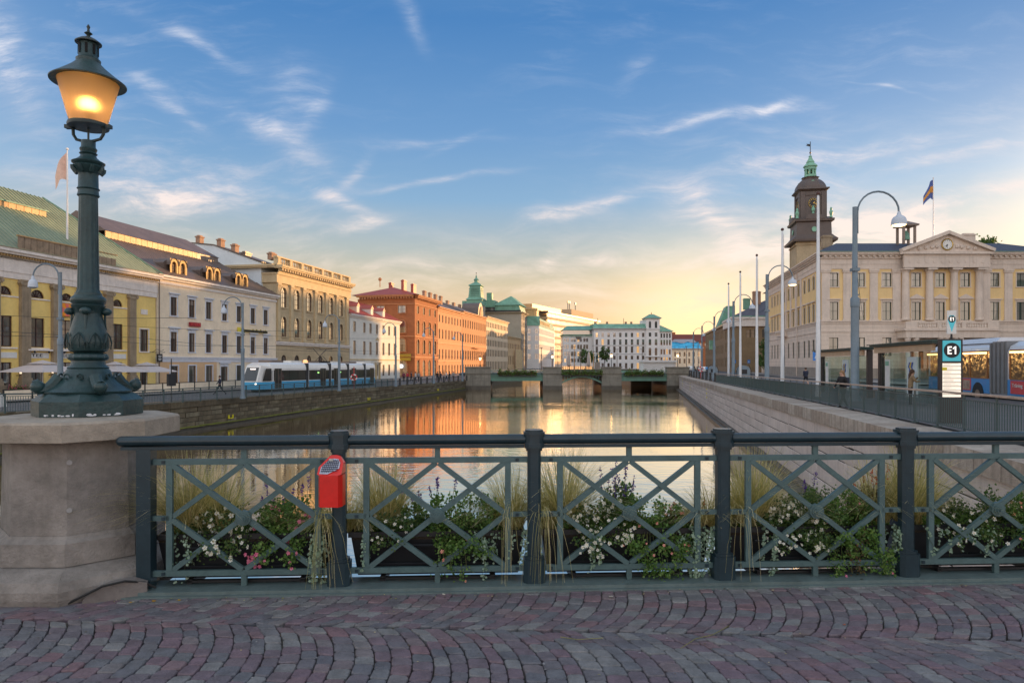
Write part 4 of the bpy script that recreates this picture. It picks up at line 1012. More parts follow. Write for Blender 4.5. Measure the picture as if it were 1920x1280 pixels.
def seams(root, x0, x1, y0, y1, z0, z1, ra, rb, m, step=.6, ov=.5):
    b = MB(); x = x0-ov+step/2; xa, xb = x0-ov, x1+ov
    while x < xb:
        t_ = 1.0
        if x < ra[0]: t_ = (x-xa)/max(.01, ra[0]-xa)
        if x > rb[0]: t_ = (xb-x)/max(.01, xb-rb[0])
        yy = (y0-ov)+(ra[1]-(y0-ov))*t_; zt_ = z0+(z1-z0)*t_
        b.face([(x-.03,y0-ov-.01,z0+.01),(x+.03,y0-ov-.01,z0+.01),(x+.03,yy,zt_+.07),(x-.03,yy,zt_+.07)])
        b.face([(x+.03,y0-ov-.01,z0+.01),(x+.03,yy,zt_+.07),(x+.03,yy,zt_),(x+.03,y0-ov,z0)]); b.face([(x-.03,y0-ov,z0),(x-.03,yy,zt_),(x-.03,yy,zt_+.07),(x-.03,y0-ov-.01,z0+.01)])
        x += step
    tag(b.build('roof_seams', m, root), kind='stuff')
def body(root, L, dep, z0, z1, ops, m, dw=.26, name='wall', sides=True):
    b = MB(); wall_mesh(b, 0, L, z0, z1, ops, 0, dw)
    b.face([(0,dep,z0),(0,0,z0),(0,0,z1),(0,dep,z1)]); b.face([(L,0,z0),(L,dep,z0),(L,dep,z1),(L,0,z1)]); b.face([(L,dep,z0),(0,dep,z0),(0,dep,z1),(L,dep,z1)])
    b.face([(0,0,z1),(L,0,z1),(L,dep,z1),(0,dep,z1)])
    return b.build(name, m, root)
def cornice(root, L, z, prof, m, x0=0, dep=None, name='cornice'):   # prof: list of (out, z0, z1)
    b = MB()
    for o_, a, c in prof:
        b.box(x0-min(o_,.3), L+min(o_,.3), -o_, -.001, z+a, z+c)
        if dep: b.box(x0-o_, x0-.001, 0, dep, z+a, z+c); b.box(L+.001, L+o_, 0, dep, z+a, z+c)
    return b.build(name, m, root)
def chimney(root, x, y, z, w=1.0, h=2, m=None, d=.7):
    b = MB(); b.box(x-w/2, x+w/2, y-d/2, y+d/2, z, z+h); b.box(x-w/2-.1, x+w/2+.1, y-d/2-.1, y+d/2+.1, z+h, z+h+.18); b.box(x-w/2+.1, x+w/2-.1, y-d/2+.1, y+d/2-.1, z+h+.181, z+h+.35)
    return b.build('chimney', m or MATS['chimney_brick'], root)
mat('chimney_brick', (.36,.22,.15), .85, .25, 2, .5, 12)
LR = math.pi/2-AL
def LB(name, label, cat, d0, off=-55): return thing(name, label, cat, (off+TA*d0, d0, 0), LR)
def fu(u): return 55/(TA+(960-u)/1280)           # depth on the left facade line for a photo column
def xl(u, d0): return (fu(u)-d0)/CA
M_brownf = mat('brown_window_frame', (.075,.03,.022), .55, .1, 5)
M_whitef = mat('white_window_frame', (.6,.58,.54), .5, .08, 5)
M_greenf = mat('dark_green_window_frame', (.015,.04,.032), .5, .1, 5)
M_wtrim = mat('white_plaster_trim', (.76,.69,.63), .75, .12, 1.5, .1, 20, streak=.25, grime=.15)
M_copper = mat('green_copper_roof', (.16,.34,.25), .55, .25, .5, .1, 6, streak=.35)
M_copperL = mat('green_copper_sheet_roof', (.27,.29,.17), .5, .2, .5, .1, 6, streak=.3)
M_purple = mat('brown_tin_roof', (.13,.095,.08), .45, .2, .6, .1, 6)
M_seam = mat('roof_seam_metal', (.20,.15,.12), .45, .2, .6)
M_seamg = mat('green_seam_metal', (.15,.24,.16), .5, .2, .6)
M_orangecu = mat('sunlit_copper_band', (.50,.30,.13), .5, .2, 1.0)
M_stone = mat('brown_sandstone', (.32,.25,.17), .85, .2, 1.2, .35, 14, streak=.4)

# ------------------------------------------------------------------ yellow pilastered house
D0 = 46.0; yb = LB('yellow_house', 'yellow pilastered house with green copper roof at the far left', 'building', D0)
L = (76.7-D0)/CA; zg = -1.35
M_yel2 = mat('yellow_plaster', (.82,.60,.20), .8, .10, .5, .12, 12, grime=.12, streak=.12)
px = [xl(u, D0) for u in (-14, 44, 103, 152, 201, 245)]
wx = [xl(u, D0) for u in (8, 70, 125, 173, 220)]; lastx = xl(270, D0)
wx = [wx[0]-3.35*2, wx[0]-3.35]+wx; px = [px[0]-3.4*2, px[0]-3.4]+px
ops = [(x,1.5,3.1,5.75,False) for x in wx]+[(x,1.45,7.55,8.3,True) for x in wx]+[(x,1.4,-1.0,1.75,False) for x in wx]
ops += [(lastx,1.25,2.95,5.35,False),(lastx,1.2,-1.2,1.25,False)]
body(yb, L, 15, zg-.3, 9.0, ops, M_yel2)
for x in wx:
    window(yb, x, 3.1, 1.5, 2.65, M_brownf, GL, 2, 3); window(yb, x, 7.55, 1.45, .75, M_brownf, GL, 1, 1, True, fan=True); window(yb, x, -1.0, 1.4, 2.75, M_brownf, GL, 2, 3)
    b = MB(); b.box(x-1.3,x+1.3,-.08,0,7.38,7.5).box(x-1.2,x+1.2,-.10,0,2.92,3.05); b.build('sill_band', M_wtrim, yb)
window(yb, lastx, 2.95, 1.25, 2.4, M_brownf, GL, 2, 3, sur='flat', sm_=M_wtrim); window(yb, lastx, -1.2, 1.2, 2.45, M_brownf, GL, 2, 2, name='door')
M_sign = mat('white_sign_panel', (.70,.69,.66), .6, .08, 3); M_black = mat('black_paint', (.012,.012,.014), .5, .1, 5)
for i, x in enumerate(wx):
    s_ = MB().box(x-1.15,x+1.15,-.07,-.002,2.12,2.62).build('sign_panel', M_sign, yb)
    if i in (3, 4): text('TEE' if i == 3 else 'EIT', .40, s_, (x-.1,-.085,2.36), (math.pi/2,0,0), M_black, width=1.15)
    if i in (3,4,5): 
        MB().box(x-1.25,x+1.25,-.45,-.003,2.78,2.92).build('balcony_ledge', M_wtrim, yb)
        for q in (-.6,.9): MB().sphere((x+q,-.35,2.68), .1, 8, 5).tube([(x+q,-.3,2.78),(x+q,-.35,2.70)], .02, 5).build('spot_lamp', M_black, yb)
MB().box(lastx-.5,lastx+.5,-.05,-.002,7.0,7.55).build('blank_plaque', M_wtrim, yb)
def pilaster(root, x, z0, z1, w, m):
    b = MB(); b.box(x-w/2-.12,x+w/2+.12,-.5,-.003,z0,z0+.35).box(x-w/2-.06,x+w/2+.06,-.42,-.003,z0+.351,z0+.55)
    n = 7; fw = w/n
    for i in range(n): xx = x-w/2+fw*i; b.box(xx+.012, xx+fw-.012, -.34, -.003, z0+.551, z1-.5)
    b.box(x-w/2,x+w/2,-.29,-.003,z0+.56,z1-.5)
    o = b.build('pilaster', m, root)
    c = MB(); c.box(x-w/2-.08,x+w/2+.08,-.40,-.003,z1-.499,z1-.40).box(x-w/2-.1,x+w/2+.1,-.46,-.003,z1-.14,z1-.001)
    for s_ in (-1, 1): c.tube([(x+s_*(w/2+.06),-.46,z1-.27),(x+s_*(w/2+.06),-.1,z1-.27)], .16, 10)
    c.box(x-w/2-.02,x+w/2+.02,-.40,-.003,z1-.399,z1-.141); c.build('capital', m, o)
for x in px: pilaster(yb, x, -.2, 9.0, .95, M_stone); MB().box(x-.75,x+.75,-.62,-.003,zg-.3,-.201).build('pilaster_base', M_stone, yb)
cornice(yb, L, 9.0, [(.12,0,.55),(.18,.551,.75),(.14,.751,1.7),(.26,1.701,1.85),(.62,2.05,2.25),(.8,2.251,2.5)], M_wtrim, dep=15)
b = MB(); x = .1
while x < L: b.box(x, x+.14, -.42, -.261, 10.86, 11.04); x += .28
b.box(0,L,-.26,-.142,10.701,11.05); b.build('dentils', mat('dentil_ochre', (.50,.34,.16), .8, .1, 3), yb)
MB().box(-.3,L+.3,-.82,15.3,11.501,11.58).build('eave_sheet', M_stone, yb)
b = MB(); ra, rb = hip(b, 0, L, 0, 15, 11.6, 19.3, 6.2, .6, (False, True), setb=9.2); b.build('roof', M_copperL, yb); seams(yb, 0, L, 0, 15, 11.6, 19.3, ra, rb, M_seamg, .5, .6)
gx = xl(120, D0); g0 = xl(25, D0)
b = MB()
for i in range(18):
    x = g0+i*.62
    MB().box(x+.02, x+.60, -.52, -.42, 11.6, 12.72 if i < 13 else 12.35).build('parapet_panel', mat('weathered_wood_parapet', (.30,.22,.15), .85, .3, 2, .3, 20, streak=.5), yb)
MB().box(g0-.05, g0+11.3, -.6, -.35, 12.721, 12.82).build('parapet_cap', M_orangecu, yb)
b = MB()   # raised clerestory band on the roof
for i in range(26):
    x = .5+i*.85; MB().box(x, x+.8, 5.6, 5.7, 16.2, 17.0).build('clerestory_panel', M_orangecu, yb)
MB().box(0, 22.8, 5.5, 9.2, 17.0, 17.12).build('clerestory_roof', M_copper, yb)
MB().tube([(xl(35,D0)-.3,9.2,19.2),(xl(35,D0)-.3,9.2,21.6)], .14, 8).build('vent_pipe', M_seam, yb)
rk = MB()
rk.bar((rb[0],0,19.35),(L+.6,0,11.7), .3, .12); rk.v = [(x, 9.2+( -.6-9.2)*(1-(z-11.6)/7.7) , z+.06) if True else 0 for x, y, z in rk.v]; rk.build('hip_ridge', M_copper, yb)
# wall lanterns and hanging pub sign
for i in (1,2,3,4,5,6,7):
    x = px[i]-.75 if i < len(px) else lastx; o = MB().lathe([(.07,.75),(.14,1.05),(.13,1.06)], 6, cy=-.35).build('wall_lantern', emis('warm_frosted_glass', (1,.75,.5), .9) if 'warm_frosted_glass' not in bpy.data.materials else bpy.data.materials['warm_frosted_glass'], yb); o.location = (x,-.15,.0)
    MB().lathe([(.17,1.06),(.06,1.22),(.02,1.35)], 6, cy=-.35).tube([(0,-.35,.75),(0,-.3,.6),(0,.1,.6)], .03, 5).build('lantern_cap', M_black, o)
o = tag(MB().box(-.42,.42,-.04,.04,-.45,.45).build('hanging_sign', M_black, None), 'small black hanging sign on an iron scroll bracket on the yellow house', 'sign')
o.location = yb.matrix_basis @ Vector((lastx+1.25,-.95,2.25)); o.rotation_euler = (0,0,LR)
MB().tube([(-.55,.9,.62),(0,0,.60),(.4,-.4,.62)], .03, 5).tube([(-.4,.6,.62),(-.2,.2,.95),(.1,-.1,.75),(.3,-.3,.9)], .025, 5).tube([(0,0,.45),(0,0,.62)], .015, 4).build('bracket', M_black, o)
b = MB()
for k, zc in enumerate((.22,.06,-.1,-.24)): b.box(-.26+.04*(k%2),.26-.05*(k%2),-.05,-.042,zc-.03,zc+.03)
b.build('printed_lines', M_sign, o)
MB().box(lastx-1.3,lastx+1.6,-.5,-.003,1.45,1.62).build('door_canopy', M_wtrim, yb)
# cross emblem banner
em = thing('banner', 'orange banner with a pink cross on the yellow house beside the lamp', 'banner', tuple(yb.matrix_basis @ Vector((wx[4]-.2,-.25,6.7))), LR)
MB().box(-.62,.62,0,.04,-.6,.6).build('cloth', mat('orange_cloth', (.85,.30,.02), .7, .1, 2), em)
b = MB()
for k in range(4): a = k*math.pi/2; b.vprism([(math.cos(a+t_)*r_, math.sin(a+t_)*r_) for t_, r_ in ((.0,.05),(-.42,.62),(.42,.62))][::-1], -.03, -.003)
b.build('cross', mat('pink_cloth', (.75,.16,.14), .7, .1, 2), em)

# ------------------------------------------------------------------ white house with brown roof
D0 = 76.9; L = (101.7-D0)/CA; wb = LB('white_house', 'cream white house with brown tin roof and paired arched dormers', 'building', D0); zg = -1.5
M_cream = mat('cream_plaster', (.84,.70,.52), .8, .10, .5, .12, 12, grime=.15, streak=.15); M_peach = mat('peach_plaster', (.66,.43,.24), .8, .1, .6)
M_bw = mat('bluish_white_trim', (.62,.64,.70), .7, .08, 2)
us = [325.5,359.5,391,421,448,474,498]; wx = [xl(u, D0) for u in us]; W1 = 1.12
ops = [(x,W1,7.2,9.35,False) for x in wx]+[(x,W1,3.0,5.3,False) for x in wx]+[(x,1.35,-.9,1.35,False) for x in wx[:3]]+[(wx[3]-.1,1.5,-1.4,1.2,False)]+[(x,1.35,-.9,1.35,False) for x in wx[4:]]
body(wb, L, 14, zg-.2, 11.2, ops, M_cream)
b = MB(); wall_mesh(b, .3, wx[2]+1.6, zg-.2, 1.9, [(x,1.35,-.9,1.35,False) for x in wx[:3]], -.05, .055); b.build('ground_floor_cladding', M_peach, wb)
for x in wx:
    window(wb, x, 7.2, W1, 2.15, M_brownf, GL, 2, 2, sur='lintel', sm_=M_bw); window(wb, x, 3.0, W1, 2.3, M_brownf, GL, 2, 2, sur='hood', sm_=M_bw)
for x in wx[:3]+wx[4:]: window(wb, x, -.9, 1.35, 2.25, M_brownf, GL, 1, 2, sur='flat', sm_=M_bw, y=-.06)
d_ = window(wb, wx[3]-.1, -1.4, 1.5, 2.6, M_brownf, GL, 2, 1, sur='hood', sm_=M_bw, name='door')
cornice(wb, L, 11.2, [(.12,-.5,-.2),(.3,0,.25),(.55,.251,.5)], M_wtrim); cornice(wb, L, 2.1, [(.15,0,.2),(.22,.201,.3),(.1,-.3,-.02)], M_bw, name='belt_course')
MB().tube([(.15,-.2,-1.4),(.15,-.2,11.2)], .07, 6).build('downpipe', M_seam, wb)
b = MB(); ra, rb = hip(b, 0, L, 0, 18, 11.72, 18.3, 6.5, .5, (False, True), setb=10); b.build('roof', M_purple, wb); seams(wb, 0, L, 0, 18, 11.72, 18.3, ra, rb, M_seam, .55)
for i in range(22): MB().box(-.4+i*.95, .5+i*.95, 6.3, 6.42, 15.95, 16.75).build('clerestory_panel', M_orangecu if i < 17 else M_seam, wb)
b = MB(); hip(b, -.4, 20.6, 6.3, 14, 16.76, 19.2, 2, .1, (False, True)); b.build('upper_roof', M_purple, wb)
def dormer_pair(root, x, z, m, gap=1.35):
    b = MB(); b.vprism([(x-gap-.55,z-.1)]+[(x+(gap+.55)*math.cos(math.pi*(1-i/8)), z+1.6+.5*math.sin(math.pi*i/8)) for i in range(9)]+[(x+gap+.55,z-.1)], .9, 5.0); b.build('dormer_hood', M_purple, root)
    for s_ in (-.5, .5):
        xc = x+s_*gap*1.15; b = MB(); wall_mesh(b, xc-.72, xc+.72, z, z+2.15, [(xc,.85,z+.2,z+1.85,True)], .35, .25)
        b.v = [v for v in b.v]; ap = [(xc+.75*math.cos(math.pi*i/8), z+1.4+.85*math.sin(math.pi*i/8)) for i in range(9)]
        for i in range(8): b.face([(ap[i][0],.25,ap[i][1]),(ap[i+1][0],.25,ap[i+1][1]),(ap[i+1][0],3.2,ap[i+1][1]),(ap[i][0],3.2,ap[i][1])], 1)
        o = b.build('dormer', [M_ocd, M_purple], root); window(root, xc, z+.2, .85, 1.65, M_brownf, GL_W, 2, 2, True, y=.45)
M_ocd = mat('ochre_dormer_paint', (.66,.42,.16), .7, .1, 2)
for u in (337,402,455): 
    dormer_pair(wb, (93-0 and xl(u+3, D0)), 11.75, M_purple)
for (s_, u, zc, col, wd, nm) in (('SENSUS',361,6.35,'red',1.9,'short dark red lettering sign high on the cream white house'),):
    x = xl(u+2, D0); o = tag(MB().box(-wd/2-.1,wd/2+.1,-.16,-.04,-.26,.26).build('wall_sign', mat('dark_red_sign', (.32,.02,.03), .6, .1, 3), None), nm, 'sign'); o.location = wb.matrix_basis @ Vector((x,-.1,zc)); o.rotation_euler = (0,0,LR)
    text(s_, .42, o, (0,-.19,0), (math.pi/2,0,0), mat('sign_red_light', (.75,.08,.08), .5, .05), width=wd)
x = xl(473, D0); o = thing('wall_sign', 'long black lettering with yellow logo between window rows of the cream white house', 'sign', tuple(wb.matrix_basis @ Vector((x,-.1,6.15))), LR)
tl = text('Gymnasieakademin', .62, o, (.25,-.16,0), (math.pi/2,0,0), M_black, width=6.4, ext=.04, bold=.012)
tl2 = text('Gymnasieakademin', .62, o, (.25,-.09,0), (math.pi/2,0,0), mat('sign_yellow', (.75,.62,.05), .5, .05), width=6.5, ext=.03, bold=.04)
MB().box(-3.75,-3.15,-.15,-.03,-.3,.35).build('logo', MATS['sign_yellow'], o)
# bluish-white gable of the house behind, with chimneys
gb = LB('white_gable_house', 'pale blue white windowless gable with three brick chimneys behind the brown roof', 'building', 101.9, -55)
M_pale = mat('pale_blue_plaster', (.66,.72,.76), .8, .06, .4)
b = MB(); b.xprism([(2.2,8),(2.2,16.6),(10,19.4),(14,19.9),(18,19.4),(18,8)], -.6, 4.0); b.build('wall', M_pale, gb)
b = MB(); b.xprism([(2.0,16.62),(10,19.45),(14,19.95),(14,20.05),(10,19.6),(2.0,16.8)], -.8, 4.2); b.build('roof', M_purple, gb)
for (y_, z_) in ((13.2,19.9),(9.6,19.3),(7.2,18.4)): chimney(gb, 0.5, y_, z_, 1.0, 1.0)
# ------------------------------------------------------------------ ochre palace
D0 = 101.8; L = (126.8-D0)/CA; pb = LB('ochre_palace', 'ochre stone palace with two rows of tall arched windows and balustrade', 'building', D0)
M_och = mat('ochre_sandstone', (.50,.39,.24), .85, .14, .6, .3, 10, streak=.25, course=.62, joint=.05); M_och2 = mat('ochre_trim_stone', (.58,.45,.27), .8, .12, 1, .15, 14, streak=.2)
us = [532,556.6,579.6,600.7,620.6,639.4]; wx = [xl(u, D0) for u in us]
ops = [(x,1.5,10.1,13.1,True) for x in wx]+[(x,1.5,5.7,8.7,True) for x in wx]+[(x,1.5,.2,2.9,True) for x in wx]
body(pb, L, 14, -1.8, 15.0, ops, M_och, .35)
for x in wx:
    window(pb, x, 10.1, 1.5, 3.0, M_brownf, GL_W, 2, 3, True, sur='arch', sm_=M_och2); window(pb, x, 5.7, 1.5, 3.0, M_brownf, GL_W, 2, 3, True, sur='arch', sm_=M_och2); window(pb, x, .2, 1.5, 2.7, M_brownf, GL, 2, 2, True)
for u in (520.5,545.5,568.8,590.6,611,630.6,649.5):
    x = xl(u, D0); x = min(max(x, .5), L-.5); b = MB(); b.box(x-.38,x+.38,-.22,-.002,5.45,13.3).box(x-.5,x+.5,-.34,-.002,13.301,13.7).box(x-.5,x+.5,-.3,-.002,5.0,5.449); b.build('pilaster', M_och2, pb)
cornice(pb, L, 4.4, [(.2,0,.3),(.35,.301,.5)], M_wtrim, dep=14, name='belt_course')
cornice(pb, L, 13.7, [(.25,0,1.2),(.4,1.201,1.45),(1.05,2.1,2.3),(1.2,2.301,2.6)], M_och2, dep=14)
b = MB(); x = .1
while x < L: b.box(x, x+.3, -.95, -.26, 15.45, 15.79); x += .75
b.box(0,L,-.42,-.26,15.151,15.449); b.build('modillions', M_och2, pb)
b = MB(); b.box(-.2,L+.2,-.3,.5,16.301,16.55).box(-.2,L+.2,-.25,.4,17.45,17.65)
for i in range(8): x = .35+i*(L-.7)/7; b.box(x-.35,x+.35,-.32,.45,16.551,17.45)
b.build('balustrade', M_och2, pb)
bm1 = MB()
bm1.lathe([(.10,16.56),(.10,16.65),(.14,16.85),(.07,17.1),(.10,17.3),(.10,17.44)], 6); BAL = bm1.mesh('baluster', M_och2)
for i in range(42): 
    x = .9+i*(L-1.8)/41; put('baluster', BAL, pb, (x, .05, 0))
MB().box(-.4,L+.4,-.2,14.2,16.28,16.30).box(0,L,0,.4,16.3,16.31).build('roof', M_purple, pb)
chimney(pb, 1.0, 1.3, 17.2, 1.3, .8); chimney(pb, .9, 5.5, 16.3, 1.6, 1.9, M_purple)

# ------------------------------------------------------------------ white house with red roof
D0 = 127.2; L = (153-D0)/CA; rb4 = LB('white_house', 'small white house with red tin roof and three pointed dormers', 'building', D0)
M_gw = mat('greyish_white_plaster', (.72,.69,.62), .8, .08, .5, .1, 10, streak=.15); M_redr = mat('red_tin_roof', (.36,.07,.05), .5, .15, .7)
us = [665,683.4,695,707,719,729.6,740]; wx = [xl(u, D0) for u in us]
ops = [(x,1.15,7.6,9.55,False) for x in wx]+[(x,1.15,3.3,5.9,False) for x in wx]+[(x,1.2,-1.0,1.3,False) for x in wx]
body(rb4, L, 13, -2.0, 10.6, ops, M_gw)
for x in wx:
    window(rb4, x, 7.6, 1.15, 1.95, M_brownf, GL_W, 2, 3, sur='sill', sm_=M_gw); window(rb4, x, 3.3, 1.15, 2.6, M_brownf, GL_W, 2, 3, sur='sill', sm_=M_gw); window(rb4, x, -1.0, 1.2, 2.3, M_brownf, GL, 1, 1)
cornice(rb4, L, 10.3, [(.2,0,.3),(.45,.301,.6)], M_wtrim, dep=13); cornice(rb4, L, 2.2, [(.12,0,.25)], M_och2, name='belt_course')
x = xl(707,D0); MB().box(x-1.4,x+1.4,-.5,-.003,1.65,1.85).box(x-1.1,x-.8,-.35,-.003,-1.8,1.649).box(x+.8,x+1.1,-.35,-.003,-1.8,1.649).vprism([(x-1.0,6.3),(x+1.0,6.3),(x,6.9)],-.15,-.003).build('portal', M_och2, rb4)
b = MB(); ra, rb = hip(b, 0, L, 0, 13, 10.92, 14.6, .1, .5, (False, True)); b.build('roof', M_redr, rb4); seams(rb4, 0, L, 0, 13, 10.92, 14.6, ra, rb, M_redr, .6)
for u in (673,699,721):
    x = xl(u+2, D0); b = MB(); b.box(x-.62,x+.62,.4,3.5,11.0,12.6); b.vprism([(x-.75,12.6),(x+.75,12.6),(x,13.35)], .3, 3.9, 1); b.build('dormer', [M_gw, M_redr], rb4); window(rb4, x, 11.3, .8, 1.1, M_whitef, GL_W, 2, 2, y=.28)
chimney(rb4, 3.2, 5.5, 13.0, 1.6, 2.4, M_redr)
o = MB().box(-1.6,1.6,-1.6,0,0,.08).build('awning', M_wtrim, rb4, (xl(690,D0),-.05,1.55))

# ------------------------------------------------------------------ brick corner house
D0 = 163.0; L = (180.8-D0)/CA; bb = LB('brick_house', 'tall red brick corner house glowing orange with deep bracketed eaves', 'building', D0)
M_brk = mat('red_brick', (.38,.135,.05), .85, .15, .8, .3, 10, course=.32, joint=.12); M_brk2 = mat('brick_trim', (.52,.23,.10), .8, .12, 1)
us = [783.4,793.7,803,812.5]; wx = [xl(u, D0) for u in us]
wx = [L*(i+.5)/4+.1 for i in range(4)]
ops = [(x,1.4,13.6,15.4,False) for x in wx]+[(x,1.7,8.7,12.0,True) for x in wx]+[(x,1.7,3.9,7.4,True) for x in wx]+[(x,1.9,-1.6,2.4,True) for x in wx]
body(bb, L, 14.5, -2.2, 17, ops, M_brk)
for x in wx:
    window(bb, x, 13.6, 1.4, 1.8, M_brownf, GL, 2, 2, sur='sill', sm_=M_brk2); window(bb, x, 8.7, 1.7, 3.3, M_brownf, GL, 2, 3, True, sur='arch', sm_=M_brk2); window(bb, x, 3.9, 1.7, 3.5, M_brownf, GL, 2, 3, True, sur='arch', sm_=M_brk2); window(bb, x, -1.6, 1.9, 4.0, M_brownf, GL, 2, 3, True)
# gable side facing the bridge: local frame rotated
sx = [(3.2,13.6,1.8,False,1.9),(8.6,13.6,1.8,False,1.9),(3.2,8.9,3.0,True,1.9),(3.2,4.4,3.2,True,1.9),(3.2,-1.6,4.0,True,2.6)]
for (yy, z_, h_, ar, w_) in sx:
    # side wall normal is -x of the local frame; windows sit proud in a shallow niche frame
    o = window(bb, 0, z_, w_, h_, M_brownf, GL, 2, 2 if not ar else 3, ar, sur='arch' if ar else 'flat', sm_=M_brk2); o.location = (-.20, yy, z_); o.rotation_euler = (0,0,-math.pi/2)
cornice(bb, L, 17, [(.2,-1.3,-1.1),(.2,-.05,.1),(1.0,.5,.75),(1.15,.751,.95)], M_brk2, dep=14.5); cornice(bb, L, 7.9, [(.15,0,.3)], M_brk2, dep=14.5, name='belt_course'); cornice(bb, L, 2.9, [(.15,0,.4)], M_brk2, dep=14.5, name='belt_course')
b = MB()
for i in range(26): x = .1+i*L/26; b.box(x,x+.35,-.85,-.003,17.1,17.5)
for i in range(20): y_ = .2+i*14/20; b.box(-.85,-.003,y_,y_+.35,17.1,17.5)
b.build('brackets', M_brk2, bb)
b = MB(); ra, rb = hip(b, 0, L, 0, 14.5, 17.96, 20.4, 6, 1.2); b.build('roof', M_redr, bb)
for (x_, y_, w_) in ((3.5,4,2.0),(12,4.5,2.2),(8,9,1.8)): chimney(bb, x_, y_, 19.0, w_, 2.6, M_redr)
MB().tube([(.5,9,20),(.5,9,21.6)], .1, 6).sphere((.5,9,21.9), .45, 8, 5).build('vent', M_brk2, bb)
o = thing('wall_sign', 'yellow two line sign on shaded side of the brick corner house', 'sign', tuple(bb.matrix_basis @ Vector((-.35,3.3,3.1))), LR-math.pi/2)
MB().box(-2.4,2.4,-.12,0,-.9,-.2).box(-2.5,2.5,-.12,0,.05,.75).build('panel', mat('dull_yellow_sign', (.48,.33,.03), .6, .3, 5), o)
o = tag(MB().tube([(0,0,0),(0,-.15,0)], .55, 16).build('clock', emis('white_clock_face', (.9,.92,1), .7), None), 'small round white clock in the arch of the brick corner house', 'clock'); o.location = bb.matrix_basis @ Vector((-.5,3.2,.9)); o.rotation_euler = (0,0,LR-math.pi/2)
MB().bar((0,-.17,0),(.0,-.17,.35), .06, .03).bar((0,-.17,0),(.25,-.17,.1), .06, .03).build('clock_hands', M_black, o)

# ------------------------------------------------------------------ remaining row, built from window grids
def grid_house(name, label, u0=None, u1=None, d0=None, d1=None, eave=15, rows=(), ncols=6, m=None, roofm=None, roofh=3, trim=None, gl=GL, fm=None, archrow=(), depth=14, zg=-2, root=None, L=None, far=True, ww=1.2, courses=(), cor=.7, roofk='hip', wx=None):
    if root is None: D0 = d0; L = (d1-d0)/CA; root = LB(name, label, 'building', d0)
    xs = wx or [L*(i+.5)/ncols for i in range(ncols)]
    ops = [(x, ww, a, c, i in archrow) for i, (a, c) in enumerate(rows) for x in xs]
    body(root, L, depth, zg, eave, ops, m)
    for i, (a, c) in enumerate(rows):
        for x in xs:
            if far: put('window', far_win_mesh(ww, c-a, fm or M_brownf, gl, 2 if c-a < 2.3 else 3), root, (x, .03, a))
            else: window(root, x, a, ww, c-a, fm or M_brownf, gl, 2, 2, i in archrow, sur='sill' if i not in archrow else 'arch', sm_=trim)
    cornice(root, L, eave, [(.2,-.6,-.4),(.3,-.1,.2),(cor,.201,.45)], trim, dep=depth)
    for z_ in courses: cornice(root, L, z_, [(.15,0,.3)], trim, dep=depth, name='belt_course')
    if roofh:
        b = MB(); hip(b, 0, L, 0, depth, eave+.46, eave+.46+roofh, 4 if roofk == 'hip' else .1, .6, (roofk == 'hip',)*2); b.build('roof', roofm, root)
    return root, L
M_pink = mat('pink_brick_plaster', (.62,.29,.14), .82, .12, .7, .2, 10); M_pk2 = mat('pink_trim', (.66,.36,.19), .8, .1, 1)
h6, L6 = grid_house('pink_house', 'pink brick house with tall narrow windows next to the brick corner house', d0=181, d1=204.8, eave=16.2, rows=((12.6,14.6),(8.2,10.8),(2.7,5.4),(-1.4,1.1)), ncols=8, m=M_pink, roofm=M_purple, trim=M_pk2, courses=(6.9,2.0), ww=1.15, far=False, gl=GL)
for x_ in (4,9,14,19): chimney(h6, x_, 5, 18.2, 1.6, 2.8)
h7, L7 = grid_house('domed_gable_house', 'red brown house with a dark rounded gable over its right end', d0=205, d1=235.8, eave=16.8, rows=((12.4,14.9),(8.0,10.7),(2.6,5.6),(-1.6,1.2)), ncols=11, m=M_brk2, roofm=M_purple, trim=M_pk2, archrow=(2,), courses=(6.9,), ww=1.2, far=False)
b = MB(); ap = [(24.6+3.6*math.cos(math.pi*i/10), 17.2+4.6*math.sin(math.pi*i/10)) for i in range(11)]; b.vprism(ap, .2, 6); b.build('rounded_gable', M_purple, h7)
b = MB(); b.vprism([(22.6,17.3),(26.6,17.3),(26,19.2),(24.6,20.6),(23.2,19.2)], -.1, .25); b.build('gable_front', M_pk2, h7)
MB().box(L7*.5-4,L7*.5+4,-1.0,-.003,6.3,6.5).build('balcony', M_brk2, h7)
for x_ in (5,12,19): chimney(h7, x_, 6, 18.6, 1.5, 2.0)
M_c8 = mat('honey_plaster', (.74,.58,.40), .8, .1, .5)
h8, L8 = grid_house('honey_coloured_house', 'honey coloured flat fronted house with five rows of windows', d0=236.2, d1=273.5, eave=17.4, rows=((14.2,16),(11,13),(7.6,9.8),(4,6.4),(-.8,2.2)), ncols=14, m=M_c8, roofm=M_purple, roofh=1.2, trim=M_c8, ww=1.5)
h9, L9 = grid_house('low_ochre_house', 'low ochre house with column front at the end of the left row', d0=274, d1=302, eave=12.0, rows=((7.6,9.6),(1.0,4.5)), ncols=8, m=mat('warm_ochre_plaster', (.58,.40,.22), .8, .1, .5), roofm=M_copper, roofh=1.2, trim=M_och2, ww=1.3)
for i in range(7): MB().lathe([(.45,-1.5),(.4,7.2)], 8, cx=12+i*2.2, cy=-.9).build('column', M_och2, h9)
